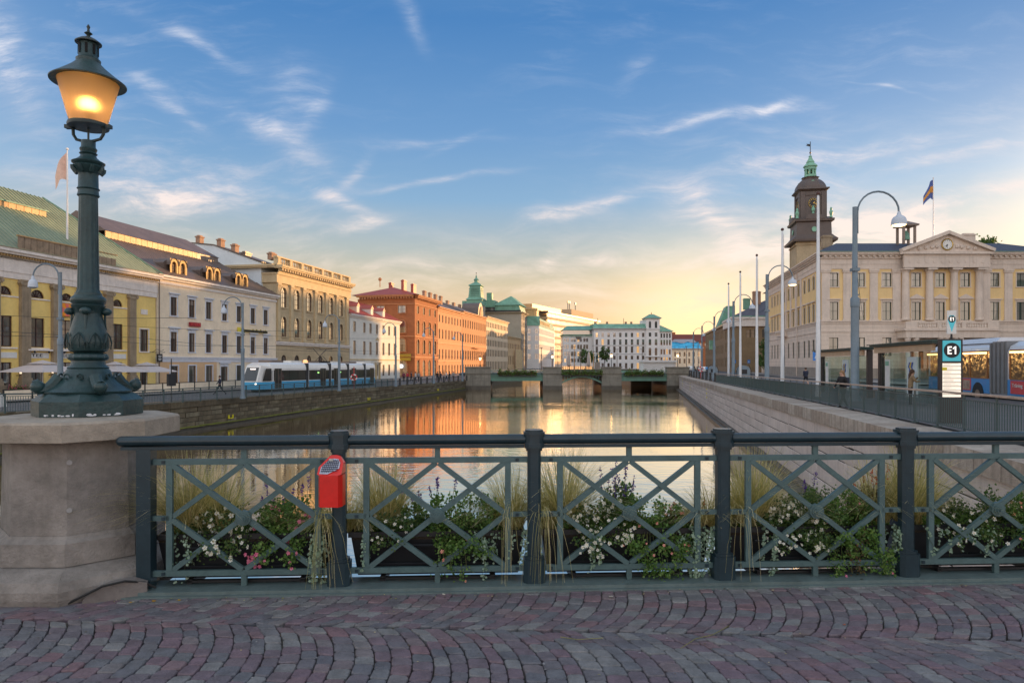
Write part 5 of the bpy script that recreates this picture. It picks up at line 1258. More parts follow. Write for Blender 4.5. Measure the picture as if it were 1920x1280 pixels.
# big green-roofed block
gr = LB('green_roof_block', 'large beige block with green copper mansard roof and tall chimneys', 'building', 303)
M_beige = mat('beige_plaster', (.36,.31,.25), .85, .1, .3); L = 15; gl_ = [(x,1.4,z_,z_+2.2,False) for x in (2,5.6,9.2,12.8) for z_ in (2.5,6.3,10.1,13.9,17.7,21)]
body(gr, L, 27, -2, 24, gl_, M_beige)
for o_ in gl_: put('window', far_win_mesh(1.4,2.2,M_brownf,GL,2), gr, (o_[0],.03,o_[2]))
cornice(gr, L, 24, [(.4,-.5,-.2),(.9,0,.35)], M_stone, dep=27)
b = MB(); b.xprism([(.3,24.4),(1.2,27.6),(12,27.8),(12,24.4)], .5, L-.5); b.build('mansard', M_copper, gr)
b = MB(); b.v += [(-.3,.0,27.4),(L+.2,.0,27.4),(L+.2,13,27.4),(-.3,13,27.4),(2,5,31.6),(L-3,5,31.6)]; b.f += [(0,1,5,4),(1,2,5),(2,3,4,5),(3,0,4),(3,2,1,0)]; b.mi += [0]*5; b.build('hip_roof', M_copper, gr)
MB().box(0,L,12.01,27,24.4,26.6).build('roof_storey', mat('dark_roof_storey', (.06,.065,.06), .7, .2, .5), gr)
for i in range(9): MB().box(-.06,-.003,12.8+i*1.55,13.8+i*1.55,24.8,26.2).build('window', GL_F, gr)
MB().box(-.4,L,12.01,27,26.61,29.6).build('roof', M_copper, gr)
for (y_) in (14.5,22.0): chimney(gr, 1.0, y_, 29.5, 2.4, 3.2, M_copper, 2.4)
MB().box(-.5,-.3,0,27,24.4,25.1).build('roof_railing', M_black, gr)
# spire tower
X0, Y0 = (893-960)/1280*296, 296
st = thing('copper_spire_tower', 'green copper turret tower with louvres and thin spire above the left row', 'tower', (X0, Y0, 0), LR)
MB().box(-3.2,3.2,-3.2,3.2,10,26.4).build('shaft', M_beige, st)
MB().box(-3.4,3.4,-3.4,3.4,26.4,28.8).build('copper_drum', M_copper, st)
MB().lathe([(5.4,28.8),(5.0,29.2),(4.0,29.8),(3.3,34.6),(4.0,34.9),(3.9,35.2),(1.5,36.3),(1.0,36.5)], 4, ph=R(45)).build('copper_stage', M_copper, st)
for k in range(4):
    a = k*math.pi/2; b = MB()
    for i in range(5): b.box(-1.9,1.9,-.1,.1,30.2+i*.85,30.4+i*.85)
    o = b.build('louvres', mat('dark_copper', (.05,.15,.11), .6, .2), st); o.rotation_euler = (0,0,a); o.location = (2.75*math.sin(a), -2.75*math.cos(a), 0)
MB().lathe([(.9,36.4),(.95,37.4),(1.2,37.6),(.5,38.4),(.25,38.7),(.4,39.1),(.1,39.6)], 8).build('lantern', M_copper, st)
MB().lathe([(.12,39.5),(.08,40.4),(.22,40.6),(.04,40.9)], 6).build('spire', M_black, st)

# ------------------------------------------------------------------ buildings closing the view
M_wht = mat('cool_white_plaster', (.74,.72,.70), .8, .07, .3, streak=.1); M_gw3 = mat('cool_grey_trim', (.48,.47,.46), .8, .08, .5)
c1 = thing('corner_house', 'pale stone corner house with green mansard beside the glass office', 'building', (-1.0+.195*0+8.0-.7, 316, 0), 0)
# camera-facing face u 988..1010 and canal side to u 1032
c1.location = (7.0, 318, 0)
L = 5.6
ops = [(x,1.5,z_,z_+2.4,False) for x in (1.0,4.4) for z_ in (3.5,8,12,15.3)]
b = MB(); wall_mesh(b, 0, L, -2, 19, ops, 0, .3); b.build('wall', M_wht, c1)
for o_ in ops: put('window', far_win_mesh(1.5,2.4,M_brownf,GL_F,2), c1, (o_[0],.05,o_[2]))
ops2 = [(2+i*3.6,1.4,z_,z_+2.4,False) for i in range(15) for z_ in (3.5,8,12,15.3)]
b = MB(); wall_mesh(b, 0, 56, -2, 19, ops2, 0, .3); sw = b.build('side_wall', M_wht, c1, (L,0,0), LR)
for o_ in ops2: put('window', far_win_mesh(1.4,2.4,M_brownf,GL_F,2), sw, (o_[0],.05,o_[2]))
b = MB(); b.xprism([(-.3,19),(.9,23.5),(8,24),(8,19)], -.5, L+.3); o = b.build('mansard', M_copper, c1)
b = MB(); b.xprism([(-.3,19),(1.6,23.2),(9,24),(9,19)], -.2, 56); o = b.build('side_mansard', M_copper, c1, (L,0,0), LR)
for i in range(9): MB().box(3+i*4,4.2+i*4,-.1,1.4,19.6,21.6).build('dormer', M_orangecu, sw)
of = thing('glass_office', 'stepped modern glass office block with orange lit bands of windows', 'building', (19.0, 366, 0), R(66))
M_conc = mat('ochre_concrete_band', (.50,.36,.22), .8, .08, .4); GL_O = glassmat('office_glass', (.10,.09,.06), .45)
for k in range(8):
    z_ = 1+k*3.45; MB().box(0,96,0,16,z_,z_+1.35).build('spandrel_band', M_conc, of)
    MB().box(0,96,.25,16,z_+1.351,z_+3.449).build('window_band', GL_O, of)
    b = MB()
    for i in range(48): b.box(i*2+.9,i*2+1.02,.1,.25,z_+1.352,z_+3.448)
    b.build('mullions', M_conc, of)
MB().box(-.3,97,-.6,16,28.6,29.6).build('roof_slab', M_purple, of)
MB().box(-14,-.01,.4,18,-1,21).build('annex', GL_F, of)
for k in range(6): MB().box(-14.2,-.2,.2,.39,2+k*3.3,3+k*3.3).build('annex_band', M_conc, of)
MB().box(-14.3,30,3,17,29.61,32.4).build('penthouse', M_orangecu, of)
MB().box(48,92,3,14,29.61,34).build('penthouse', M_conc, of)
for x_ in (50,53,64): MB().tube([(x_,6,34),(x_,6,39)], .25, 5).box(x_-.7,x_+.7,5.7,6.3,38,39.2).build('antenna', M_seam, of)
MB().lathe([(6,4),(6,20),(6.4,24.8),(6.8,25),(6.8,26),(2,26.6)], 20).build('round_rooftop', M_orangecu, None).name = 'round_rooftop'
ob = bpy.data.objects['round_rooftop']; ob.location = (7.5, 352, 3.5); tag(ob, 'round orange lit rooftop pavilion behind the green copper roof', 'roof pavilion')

# middle-left white office
c2 = thing('white_office', 'white five storey office with green roof and dark half round sign', 'building', ((1056-960)/1280*312, 312, 0), 0)
L = (1113.5-1056)/1280*312
rows = ((11.3,13.0),(8.0,10.0),(4.8,6.8),(2.0,3.6),(-.6,1.0))
grid_house('', '', root=c2, L=L, eave=14.2, rows=rows, wx=[.9+i*1.2+(.7 if i > 1 else 0)+(.5 if i > 3 else 0)+(.4 if i > 5 else 0) for i in range(8)], m=M_wht, roofm=M_copper, roofh=0, trim=M_copper, ww=.95, gl=GL_F, depth=14)
b = MB(); b.xprism([(1.5,14.6),(1.5,16.6),(14,16.6),(14,14.6)], 0, L); b.build('attic', GL_F, c2)
b = MB(); hip(b, 0, L, .5, 14, 16.7, 19, 3, .6, (True, False)); b.build('roof', M_copper, c2)
b = MB(); b.vprism([(L*.5+1.3*math.cos(math.pi*(1+i/8)), 13.6+1.3*math.sin(math.pi*(1+i/8))) for i in range(9)], -.3, -.003); b.build('round_sign', M_purple, c2)
# main white palace
c3 = thing('white_palace', 'long white palace with green roof and square belvedere tower closing the canal', 'building', ((1113.8-960)/1280*305, 305, 0), 0)
k_ = 305/1280; L = (1211-1113.8)*k_
rows = ((13.2,15.1),(9.7,12.2),(6.2,9.0),(3.2,4.9),(-.9,1.6))
grid_house('', '', root=c3, L=L, eave=16.7, rows=rows, wx=[(u-1113.8)*k_ for u in (1119,1130,1141,1152,1163,1174,1185,1196,1206)], m=M_wht, roofm=M_copper, roofh=0, trim=M_gw3, ww=1.05, gl=GL_F, depth=15, courses=(5.5,9.3))
b = MB(); b.xprism([(-.5,17.16),(1.8,19.2),(14,19.2),(15.4,17.16)], -.3, L); b.build('roof', M_copper, c3)
for x_ in (1.2,6.5,15,17.5): chimney(c3, x_, 5, 19.2, .9, .8)
for x_ in (2.4,14.2): MB().tube([(x_,6,19),(x_,6,22)], .1, 4).build('roof_mast', M_black, c3)
tw0, tw1 = L+.02, L+(1236.5-1211)*k_
ops = [(x, 1.1, a, c, ar) for x in (tw0+1.7, tw0+4.4) for (a, c, ar) in ((17.2,20.2,True),(13.4,15.2,False),(9.6,12.3,True),(5.0,8.4,True),(2.7,4.3,False))]
b = MB(); wall_mesh(b, tw0, tw1, -2, 21.3, ops, -.6, .3); b.face([(tw0,15,-2),(tw0,-.6,-2),(tw0,-.6,21.3),(tw0,15,21.3)]); b.face([(tw1,-.6,-2),(tw1,6,-2),(tw1,6,21.3),(tw1,-.6,21.3)]); b.build('tower', M_wht, c3)
for o_ in ops: window(c3, o_[0], o_[2], 1.1, o_[3]-o_[2], M_greenf, GL, 1, 2, o_[4], y=-.6)
MB().box(tw0-.5,tw1+.5,-1.1,6.5,21.3,21.6).box(tw0-.3,tw1+.3,-.9,6.3,17.0-.4,16.8).box(tw0-.4,tw1+.4,-1.3,-.61,4.3,4.5).build('tower_cornice', M_gw3, c3)
b = MB(); hip(b, tw0, tw1, -.6, 6, 21.61, 23.6, 3.0, .9); b.build('tower_roof', M_copper, c3); MB().lathe([(.25,23.4),(.2,24),(.05,24.6)], 6, cx=(tw0+tw1)/2, cy=2.7).build('tower_finial', M_black, c3)
ops = [(tw1+.9+i*1.25, .75, a, c, False) for i in range(4) for (a, c) in ((12.8,14.8),(9.6,12),(5.5,7.8),(2.2,4.2))]
b = MB(); wall_mesh(b, tw1, tw1+5.6, -2, 15.7, ops, .1, .3); b.face([(tw1+5.6,.1,-2),(tw1+5.6,12,-2),(tw1+5.6,12,15.7),(tw1+5.6,.1,15.7)]); b.build('wing_wall', M_wht, c3)
for o_ in ops: put('window', far_win_mesh(.75,o_[3]-o_[2],M_brownf,GL_F,2), c3, (o_[0],.14,o_[2]))
b = MB(); hip(b, tw1, tw1+5.6, .1, 12, 15.72, 19.2, 5.6, .8, (False, True)); b.build('wing_roof', M_copper, c3)
# far right backdrop
rb_ = thing('red_roofed_block', 'long dark red building on the skyline under the sunset', 'building', ((1258-960)/1280*425, 425, 0), 0)
MB().box(0,52,0,14,-1,15).build('wall', M_brk, rb_); MB().xprism([(-.6,15),(3,19.5),(12,19.6),(14,15)], -.5, 52.5).build('roof', mat('maroon_roof', (.16,.04,.03), .7, .15, .3), rb_)
for x_ in (3,28,36): chimney(rb_, x_, 6, 19.4, 2.2, 1.2, M_brk)
for i in range(18): MB().box(1.2+i*2.85,2.4+i*2.85,-.08,-.003,12.3,13.8).build('window', GL_F, rb_)
g2 = thing('tenement_house', 'grey roofed tenement with small lit dormers far down the right bank', 'building', ((1257-960)/1280*352, 352, 0), 0)
grid_house('', '', root=g2, L=16.5, eave=9.0, rows=((5.6,7.8),(1.8,4.6)), ncols=8, m=mat('brown_far_plaster', (.36,.26,.18), .8, .1, .4), roofm=mat('grey_tin_roof', (.30,.29,.32), .5, .12, .4), roofh=4.6, trim=M_gw3, ww=.9, gl=GL_F, depth=12)
for x_ in (3,9,13): MB().box(x_,x_+1.6,.5,3,10.2,11.8).build('dormer', M_orangecu, g2)
g3 = thing('scaffolded_house', 'cream house under bright blue roof tarpaulin far down the right bank', 'building', ((1317.5-960)/1280*345, 345, 0), 0)
g3.location.x = 93.5-17.0; grid_house('', '', root=g3, L=19, eave=8.6, rows=((5.0,7.2),(1.4,3.8)), ncols=8, m=M_cream, roofm=M_purple, roofh=0, trim=M_gw3, ww=.9, gl=GL_F, depth=12)
b = MB(); r9 = random.Random(3); pts = [(i*1.9, 12.2+r9.uniform(-.5,.5)) for i in range(11)]
for i in range(10): b.face([(pts[i][0],-.6,8.9),(pts[i+1][0],-.6,8.9),(pts[i+1][0],4+r9.random(),pts[i+1][1]),(pts[i][0],4+r9.random(),pts[i][1])]); b.face([(pts[i][0],4,pts[i][1]),(pts[i+1][0],4,pts[i+1][1]),(pts[i+1][0],11,8.9),(pts[i][0],11,8.9)])
b.build('tarpaulin', mat('blue_tarpaulin', (.05,.38,.62), .5, .4, .6), g3)
# ------------------------------------------------------------------ town hall
M_hy = mat('pale_yellow_plaster', (.80,.57,.27), .8, .07, .5, .1, 12, streak=.1)
M_hs = mat('pinkish_grey_stone', (.68,.57,.48), .8, .10, .6, .2, 12, streak=.3, grime=.15); M_hr = mat('rusticated_stone', (.70,.58,.48), .8, .1, .6, .2, 12, course=.62, joint=.06, streak=.25)
M_hb = mat('granite_base', (.30,.26,.22), .85, .15, .8, .3, 12, streak=.3); M_tile = mat('blue_grey_glazed_tiles', (.06,.06,.085), .55, .2, 2, .8, 10, tile=.32, joint=.35)
hall = thing('town_hall', 'neoclassical town hall in yellow plaster and grey stone with a clock pediment', 'building', (45.3, 100, 0), 0)
HL = 35.2; hz0 = -.9
wxs = [1.8,5.7,9.6,13.9,17.4,21.1,25.4,29.3,33.2]
side_ = [1.8,5.7,9.6]
cen = (13.9,17.4,21.1)
nonc = [x for x in wxs if x not in cen]
opsU = [(x,1.36,12.85,14.85,False) for x in wxs]+[(x,1.36,7.95,10.6,False) for x in wxs]
opsG = [(x,1.36,2.7,5.4,False) for x in nonc]
b = MB(); wall_mesh(b, 0, HL, 7.7, 15.5, opsU, 0, .3); b.build('yellow_wall', M_hy, hall)
b = MB(); wall_mesh(b, -.05, HL, hz0, 7.7, opsG, -.05, .3); b.build('ground_floor_wall', M_hr, hall)
MB().box(-.12,HL,-.16,-.051,hz0,.9).build('plinth', M_hb, hall)
for x in wxs:
    c_ = x in cen
    window(hall, x, 12.85, 1.36, 2.0, M_greenf, GL_H, 2, 2, sur='flat', sm_=M_hs, y=.02); window(hall, x, 7.95, 1.36, 2.65, M_greenf, GL_H, 2, 2, sur='pediment' if c_ else 'lintel', sm_=M_hs, y=.02)
    if not c_: window(hall, x, 2.7, 1.36, 2.7, M_greenf, GL_H, 2, 2, y=-.03)
def hp(root, x, w=1.2, z0=7.9, z1=15.4, out=.14, y=0):
    b = MB(); b.box(x-w/2,x+w/2,y-out,y-.002,z0,z1-.5); b.box(x-w/2-.12,x+w/2+.12,y-out-.1,y-.002,z0-.15,z0+.15).box(x-w/2-.1,x+w/2+.1,y-out-.1,y-.002,z1-.499,z1-.3).box(x-w/2-.16,x+w/2+.16,y-out-.16,y-.002,z1-.299,z1-.02); b.build('pilaster', M_hs, root)
for x in (.62,3.75,7.65,11.0,24.1,27.35,31.3,34.6): hp(hall, x, 1.15)
for x in (12.15,15.65,19.25,22.9):
    b = MB(); b.lathe([(.62,7.9),(.62,8.1),(.55,8.2),(.53,11),(.48,14.8),(.5,14.9),(.62,15.1),(.66,15.2)], 16, cx=x, cy=-.35).box(x-.7,x+.7,-1.25,.0,15.2,15.42); b.build('column', M_hs, hall)
cornice(hall, HL, 15.5, [(.1,-.08,.6),(.16,.601,1.4),(.35,1.401,1.6),(.75,1.9,2.1),(.9,2.101,2.3)], M_hs)
b = MB(); x = .1
while x < HL: b.box(x,x+.32,-.62,-.161,17.12,17.38); x += .8
b.box(0,HL,-.36,-.161,17.101,17.4); b.build('modillions', M_hs, hall)
cornice(hall, HL, 7.5, [(.14,-.1,.2),(.28,.201,.35)], M_hs, name='belt_course'); cornice(hall, HL, 6.2, [(.14,0,.2)], M_hs, name='belt_course')
# pediment and porch
MB().box(11.4,23.9,-1.25,-.92,15.5,17.4).build('frieze', M_hs, hall)
for i in range(10): 
    x = 12.4+i*1.16; MB().tube([(x,-1.25,16.4),(x,-1.3,16.4)], .3, 10).build('medallion', M_hs, hall)
MB().box(11.0,24.2,-1.6,-.91,17.401,17.75).build('pediment_cornice', M_hs, hall)
b = MB(); b.vprism([(11.1,17.82),(24.2,17.82),(17.65,20.3)], -1.2, 6); b.build('tympanum', M_hs, hall)
b = MB(); b.bar((10.9,-1.4,17.95),(17.75,-1.4,20.55), .45, .8).bar((24.3,-1.4,17.95),(17.55,-1.4,20.55), .45, .79); b.build('raking_cornice', M_hs, hall)
b = MB(); rr = random.Random(5)
for x in (13.6,14.6,15.5,16.2,19.1,19.8,20.7,21.7): b.sphere((x,-1.22,18.25+.35*(3.9-abs(x-17.65))/3*1.0), .32, 7, 5)
b.build('relief_figures', M_hs, hall)
o = tag(MB().tube([(0,0,0),(0,-.12,0)], .68, 20).build('pediment_clock', mat('white_enamel', (.75,.74,.70), .4, .03)), 'white round clock with gilt rim in the town hall pediment', 'clock'); o.location = (45.3+17.65, 98.78, 18.8)
b = MB(); b.tube([(.78*math.cos(t_*math.pi/12),-.08,.78*math.sin(t_*math.pi/12)) for t_ in range(25)], .09, 5); b.build('gilt_rim', mat('gilt', (.6,.40,.10), .35, .1, 2, metal=.7), o)
b = MB(); b.bar((0,-.14,0),(-.12,-.14,-.42), .08, .02).bar((0,-.14,0),(-.30,-.14,-.30), .1, .02)
for k in range(12): b.bar((.5*math.cos(k*.5236),-.13,.5*math.sin(k*.5236)),(.6*math.cos(k*.5236),-.13,.6*math.sin(k*.5236)), .05, .02)
b.build('clock_hands', M_black, o)
MB().box(10.7,24.6,-2.6,-.06,6.3,6.62).build('porch_cornice', M_hs, hall); MB().box(11.0,24.3,-2.4,-.06,5.3,6.29).build('porch_entablature', M_hs, hall)
for x in (11.5,12.7,16.2,17.0,18.3,19.1,22.7,23.9): MB().lathe([(.42,-.9),(.42,-.6),(.34,-.5),(.30,4.8),(.4,5.0),(.42,5.28)], 12, cx=x, cy=-2.0).build('porch_column', M_hs, hall)
for xa, xb in ((11.0,12.6),(15.5,16.1),(19.0,19.6),(22.7,24.3)): MB().box(xa,xb,-2.45,-2.2,6.63,7.6).build('parapet_panel', M_hs, hall)
for xa, xb in ((12.6,15.5),(16.1,19.0),(19.6,22.7)):
    MB().box(xa,xb,-2.42,-2.22,7.4,7.58).box(xa,xb,-2.42,-2.22,6.63,6.72).build('balustrade_rail', M_hs, hall)
    for i in range(8): MB().lathe([(.08,6.72),(.14,6.95),(.07,7.15),(.1,7.4)], 6, cx=xa+.3+i*(xb-xa-.6)/7, cy=-2.32).build('baluster', M_hs, hall)
for x in cen: 
    b = MB(); b.vprism([(x-1,-.9)]+[(x+1.0*math.cos(math.pi*(1-i/8)), 3.6+1.0*math.sin(math.pi*i/8)) for i in range(9)]+[(x+1,-.9)], -.09, -.052); b.build('door_arch', mat('dark_doorway', (.03,.025,.02), .8, .1), hall)
    b = MB()
    for i in range(8): a0, a1 = math.pi*i/8, math.pi*(i+1)/8; b.vprism([(x+1.02*math.cos(a0),3.6+1.02*math.sin(a0)),(x+1.3*math.cos(a0),3.6+1.3*math.sin(a0)),(x+1.3*math.cos(a1),3.6+1.3*math.sin(a1)),(x+1.02*math.cos(a1),3.6+1.02*math.sin(a1))], -.2, -.053)
    b.build('arch_moulding', M_hs, hall)
# canal side wing, local x runs towards the camera and ends at the corner
SL = 44/1.0; fx = Vector((-SA*0-TA*44*CA, 44*CA))
hw = bpy.data.objects.new('side_wing', None); COL.objects.link(hw); hw.parent = hall; hw.empty_display_size = .1
SL = 44.0; hw.location = (SL*SA, SL*CA, 0); hw.rotation_euler = (0,0,-math.pi/2-AL)
sus = (104.4,107.4,110.4,114.5,118.6,122.6,126.5,129.6,132.6,135.6,138.6)
sxs = [SL-(d-100)/CA for d in sus]
ops = [(x,1.3,12.85,14.85,False) for x in sxs]+[(x,1.3,7.95,10.6,False) for x in sxs]
b = MB(); wall_mesh(b, 0, SL-.02, 7.7, 15.5, ops, 0, .3); b.build('yellow_wall', M_hy, hw)
gops = [(x,1.2,2.5,5.2,False) for x in sxs if abs(x-sxs[6]) > .5]+[(sxs[6],1.7,-.6,5.2,True)]
b = MB(); wall_mesh(b, 0, SL-.02, hz0, 7.7, gops, -.05, .3); b.face([(0,14,hz0),(0,0,hz0),(0,0,17.6),(0,14,17.6)]); b.build('ground_floor_wall', M_hr, hw); MB().box(0,SL-.1,-.16,-.051,hz0,1.0).build('plinth', M_hb, hw)
def swin(x, z, w, h, y=.02, nm='window'): put(nm, far_win_mesh(w, h, M_greenf, GL_H, 3), hw, (x, y, z))
for x in sxs: swin(x,12.85,1.3,2.0); swin(x,7.95,1.3,2.65)
for o_ in gops: swin(o_[0],o_[2],o_[1],o_[3]-o_[2],-.02,'window' if not o_[4] else 'door')
b = MB()
for x in sxs:
    b.box(x-.85,x-.66,-.07,-.002,12.8,15.0).box(x+.66,x+.85,-.07,-.002,12.8,15.0).box(x-.85,x+.85,-.07,-.002,15.001,15.15).box(x-.85,x-.66,-.07,-.002,7.95,10.7).box(x+.66,x+.85,-.07,-.002,7.95,10.7).box(x-1.1,x+1.1,-.28,-.002,10.9,11.1)
b.build('window_surrounds', M_hs, hw)
for x in (sxs[3]+1.9, sxs[3]-2.0, sxs[4]-2, sxs[5]-2, sxs[6]-1.7, SL-.7, .7): b = MB(); b.box(x-.45,x+.45,-.14,-.002,7.9,15.4); b.build('pilaster', M_hs, hw)
for (lst, z) in (([(.1,-.08,.6),(.16,.601,1.4),(.35,1.401,1.6),(.75,1.9,2.1),(.9,2.101,2.3)],15.5),([(.14,-.1,.2),(.28,.201,.35)],7.5),([(.14,0,.2)],6.2)):
    b = MB(); [b.box(-.02,SL+o_*.98,-o_,-.003,z+a,z+c) for o_, a, c in lst]; b.build('cornice', M_hs, hw)
b = MB(); x = .1
while x < SL-.5: b.box(x,x+.32,-.62,-.161,17.12,17.38); x += .8
b.build('modillions', M_hs, hw)
xm = sxs[6]; MB().box(xm-3,xm+3,-1.1,-.06,6.5,6.75).box(xm-3,xm-2.8,-1.1,-.2,6.751,7.5).box(xm+2.8,xm+3,-1.1,-.2,6.751,7.5).box(xm-2.8,xm+2.8,-1.1,-.95,7.3,7.5).build('balcony', M_hs, hw)
for x in (SL-15.3, SL-1.6): MB().tube([(x,-.25,-.5),(x,-.25,17)], .08, 5).build('downpipe', M_hs, hw)
# roofs
fx0, fy0 = SL*SA, SL*CA
b = MB(); zc = 17.82; zr = 20.4
b.face([(-1,-1,zc),(HL+1,-1,zc),(HL-4,7,zr),(5.5,7,zr)]); b.face([(HL+1,-1,zc),(HL+1,15,zc),(HL-4,7,zr)])
b.face([(fx0-1,fy0+.5,zc),(-1,-1,zc),(5.5,7,zr),(fx0+6,fy0-6,zr)]); b.face([(HL+1,15,zc),(15,15,zc),(5.5,7,zr),(HL-4,7,zr)]); b.face([(15,15,zc),(fx0+14,fy0,zc),(fx0+6,fy0-6,zr),(5.5,7,zr)]); b.face([(fx0+14,fy0,zc),(fx0-1,fy0+.5,zc),(fx0+6,fy0-6,zr)])
b.build('roof', M_tile, hall)
MB().box(-.6,HL+.6,-.93,-.2,17.801,17.9).build('gutter', M_copper, hall)
b = MB(); b.face([(HL,0,hz0),(HL,14,hz0),(HL,14,17.8),(HL,0,17.8)]); b.face([(HL,14,hz0),(12,14,hz0),(12,14,17.8),(HL,14,17.8)]); b.face([(12,14,hz0),(fx0+12,fy0,hz0),(fx0+12,fy0,17.8),(12,14,17.8)]); b.face([(fx0+12,fy0,hz0),(fx0,fy0,hz0),(fx0,fy0,17.8),(fx0+12,fy0,17.8)]); b.build('rear_wall', M_hb, hall)
chimney(hall, 4.0, 7, 19.6, 1.5, 1.7, M_stone); chimney(hall, 26.5, 7.5, 19.8, 1.9, 1.9, M_hs)
b = MB(); 
for sx_ in (-1,1):
    for sy in (-1,1): b.box(15.3+sx_*.85-.15,15.3+sx_*.85+.15,5+sy*.85-.15,5+sy*.85+.15,19.8,22.6)
b.box(14.0,16.6,3.7,6.3,22.601,22.8).lathe([(1.9,22.8),(.1,23.5)],4,cx=15.3,cy=5,ph=R(45)).build('bell_turret', M_seam, hall)
MB().lathe([(.55,20.6),(.5,21.2),(.25,21.8),(.1,22.0)], 10, cx=15.3, cy=5).build('bell', M_copper, hall)
# flag on roof
def flag(name, label, x, y, z0, z1, cols, w=1.6, h=3.0, side=-1, r=.07):
    o = thing(name, label, 'flagpole', (x, y, z0), 0)
    MB().tube([(0,0,0),(0,0,z1-z0)], r*1.3, 8, r1=r*.6).sphere((0,0,z1-z0+.08), r*1.6, 8, 5).build('pole', mat('white_pole_paint', (.72,.72,.74), .4, .05, 1), o)
    H = z1-z0-.15; b = MB(); n = 8
    for i in range(n):
        t0, t1 = i/n, (i+1)/n
        def P(t_, s_): xx = side*w*t_*(1-.15*math.sin(3*t_)); return (xx, .18*math.sin(t_*7+s_), H-h*.12*0-s_*h*(1-.55*t_)-t_*t_*h*.75-t_*.2)
        b.face([P(t0,0),P(t1,0),P(t1,.5),P(t0,.5)], 0); b.face([P(t0,.5),P(t1,.5),P(t1,1),P(t0,1)], 1)
        if len(cols) > 2: b.face([tuple(Vector(P(t0,.35))+Vector((0,-.03,0))),tuple(Vector(P(t1,.3))+Vector((0,-.03,0))),tuple(Vector(P(t1,.7))+Vector((0,-.03,0))),tuple(Vector(P(t0,.62))+Vector((0,-.03,0)))], 2)
    b.build('flag', cols, o, smooth=True); return o
F_b, F_o, F_p = mat('flag_blue', (.09,.14,.38), .8, .2, 3), mat('flag_orange', (.65,.30,.06), .8, .2, 3), mat('flag_peach', (.75,.50,.40), .8, .15, 1.5)
F_r = mat('flag_red', (.7,.16,.10), .8, .1, 3)
flag('flagpole', 'thin flagpole on town hall roof flying a blue and orange flag', 62.95, 102, 20.6, 29.2, [F_b,F_b,F_o], 1.45, 3.0)
# ------------------------------------------------------------------ church with clock tower
ch = thing('church', 'church nave standing behind the town hall', 'building', (72, 172, 0), -AL)
MB().box(0,16,0,40,-1,20).build('wall', M_stone, ch); MB().vprism([(-.8,20),(16.8,20),(8,29)], -.5, 40.5).build('roof', M_purple, ch)
M_tst = mat('tower_limestone', (.42,.34,.22), .85, .2, .35, .3, 6, streak=.35, grime=.4); M_tcu = mat('brown_copper', (.098,.076,.068), .5, .2, .6, .1, 6, streak=.3); M_tcg = mat('verdigris', (.20,.42,.30), .6, .2, 1)
T = thing('clock_tower', 'church clock tower of pale stone with brown copper clock storey and green lantern', 'tower', (67.3+.40, 162+.27, 0), -AL); T.scale = (.92,.92,1)
cx, cy = 4.2, 4.2
MB().box(0,8.4,0,8.4,-1,30.4).build('stone_shaft', M_tst, T)
MB().box(.0,.9,-.12,-.002,-1,30.3).box(7.5,8.4,-.12,-.002,-1,30.3).box(-.12,-.002,0,.9,-1,30.3).box(-.12,-.002,7.5,8.4,-1,30.3).box(-.3,8.7,-.3,8.7,29.6,29.9).build('corner_strips', M_tst, T)
for x in (3.9,): MB().box(x,x+.5,-.05,-.003,26.4,27.4).build('slit_window', M_black, T)
sq = lambda r, z: (r*math.sqrt(2), z)
MB().lathe([sq(5.4,30.4),sq(5.5,30.9),sq(4.7,31.6),sq(4.4,32.0)], 4, cx=cx, cy=cy, ph=R(45)).build('skirt', M_tcu, T)
MB().lathe([sq(4.25,32.0),sq(4.15,35.0),sq(4.75,35.2),sq(4.85,35.7),sq(4.0,36.0)], 4, cx=cx, cy=cy, ph=R(45)).build('lower_storey', M_tcu, T)
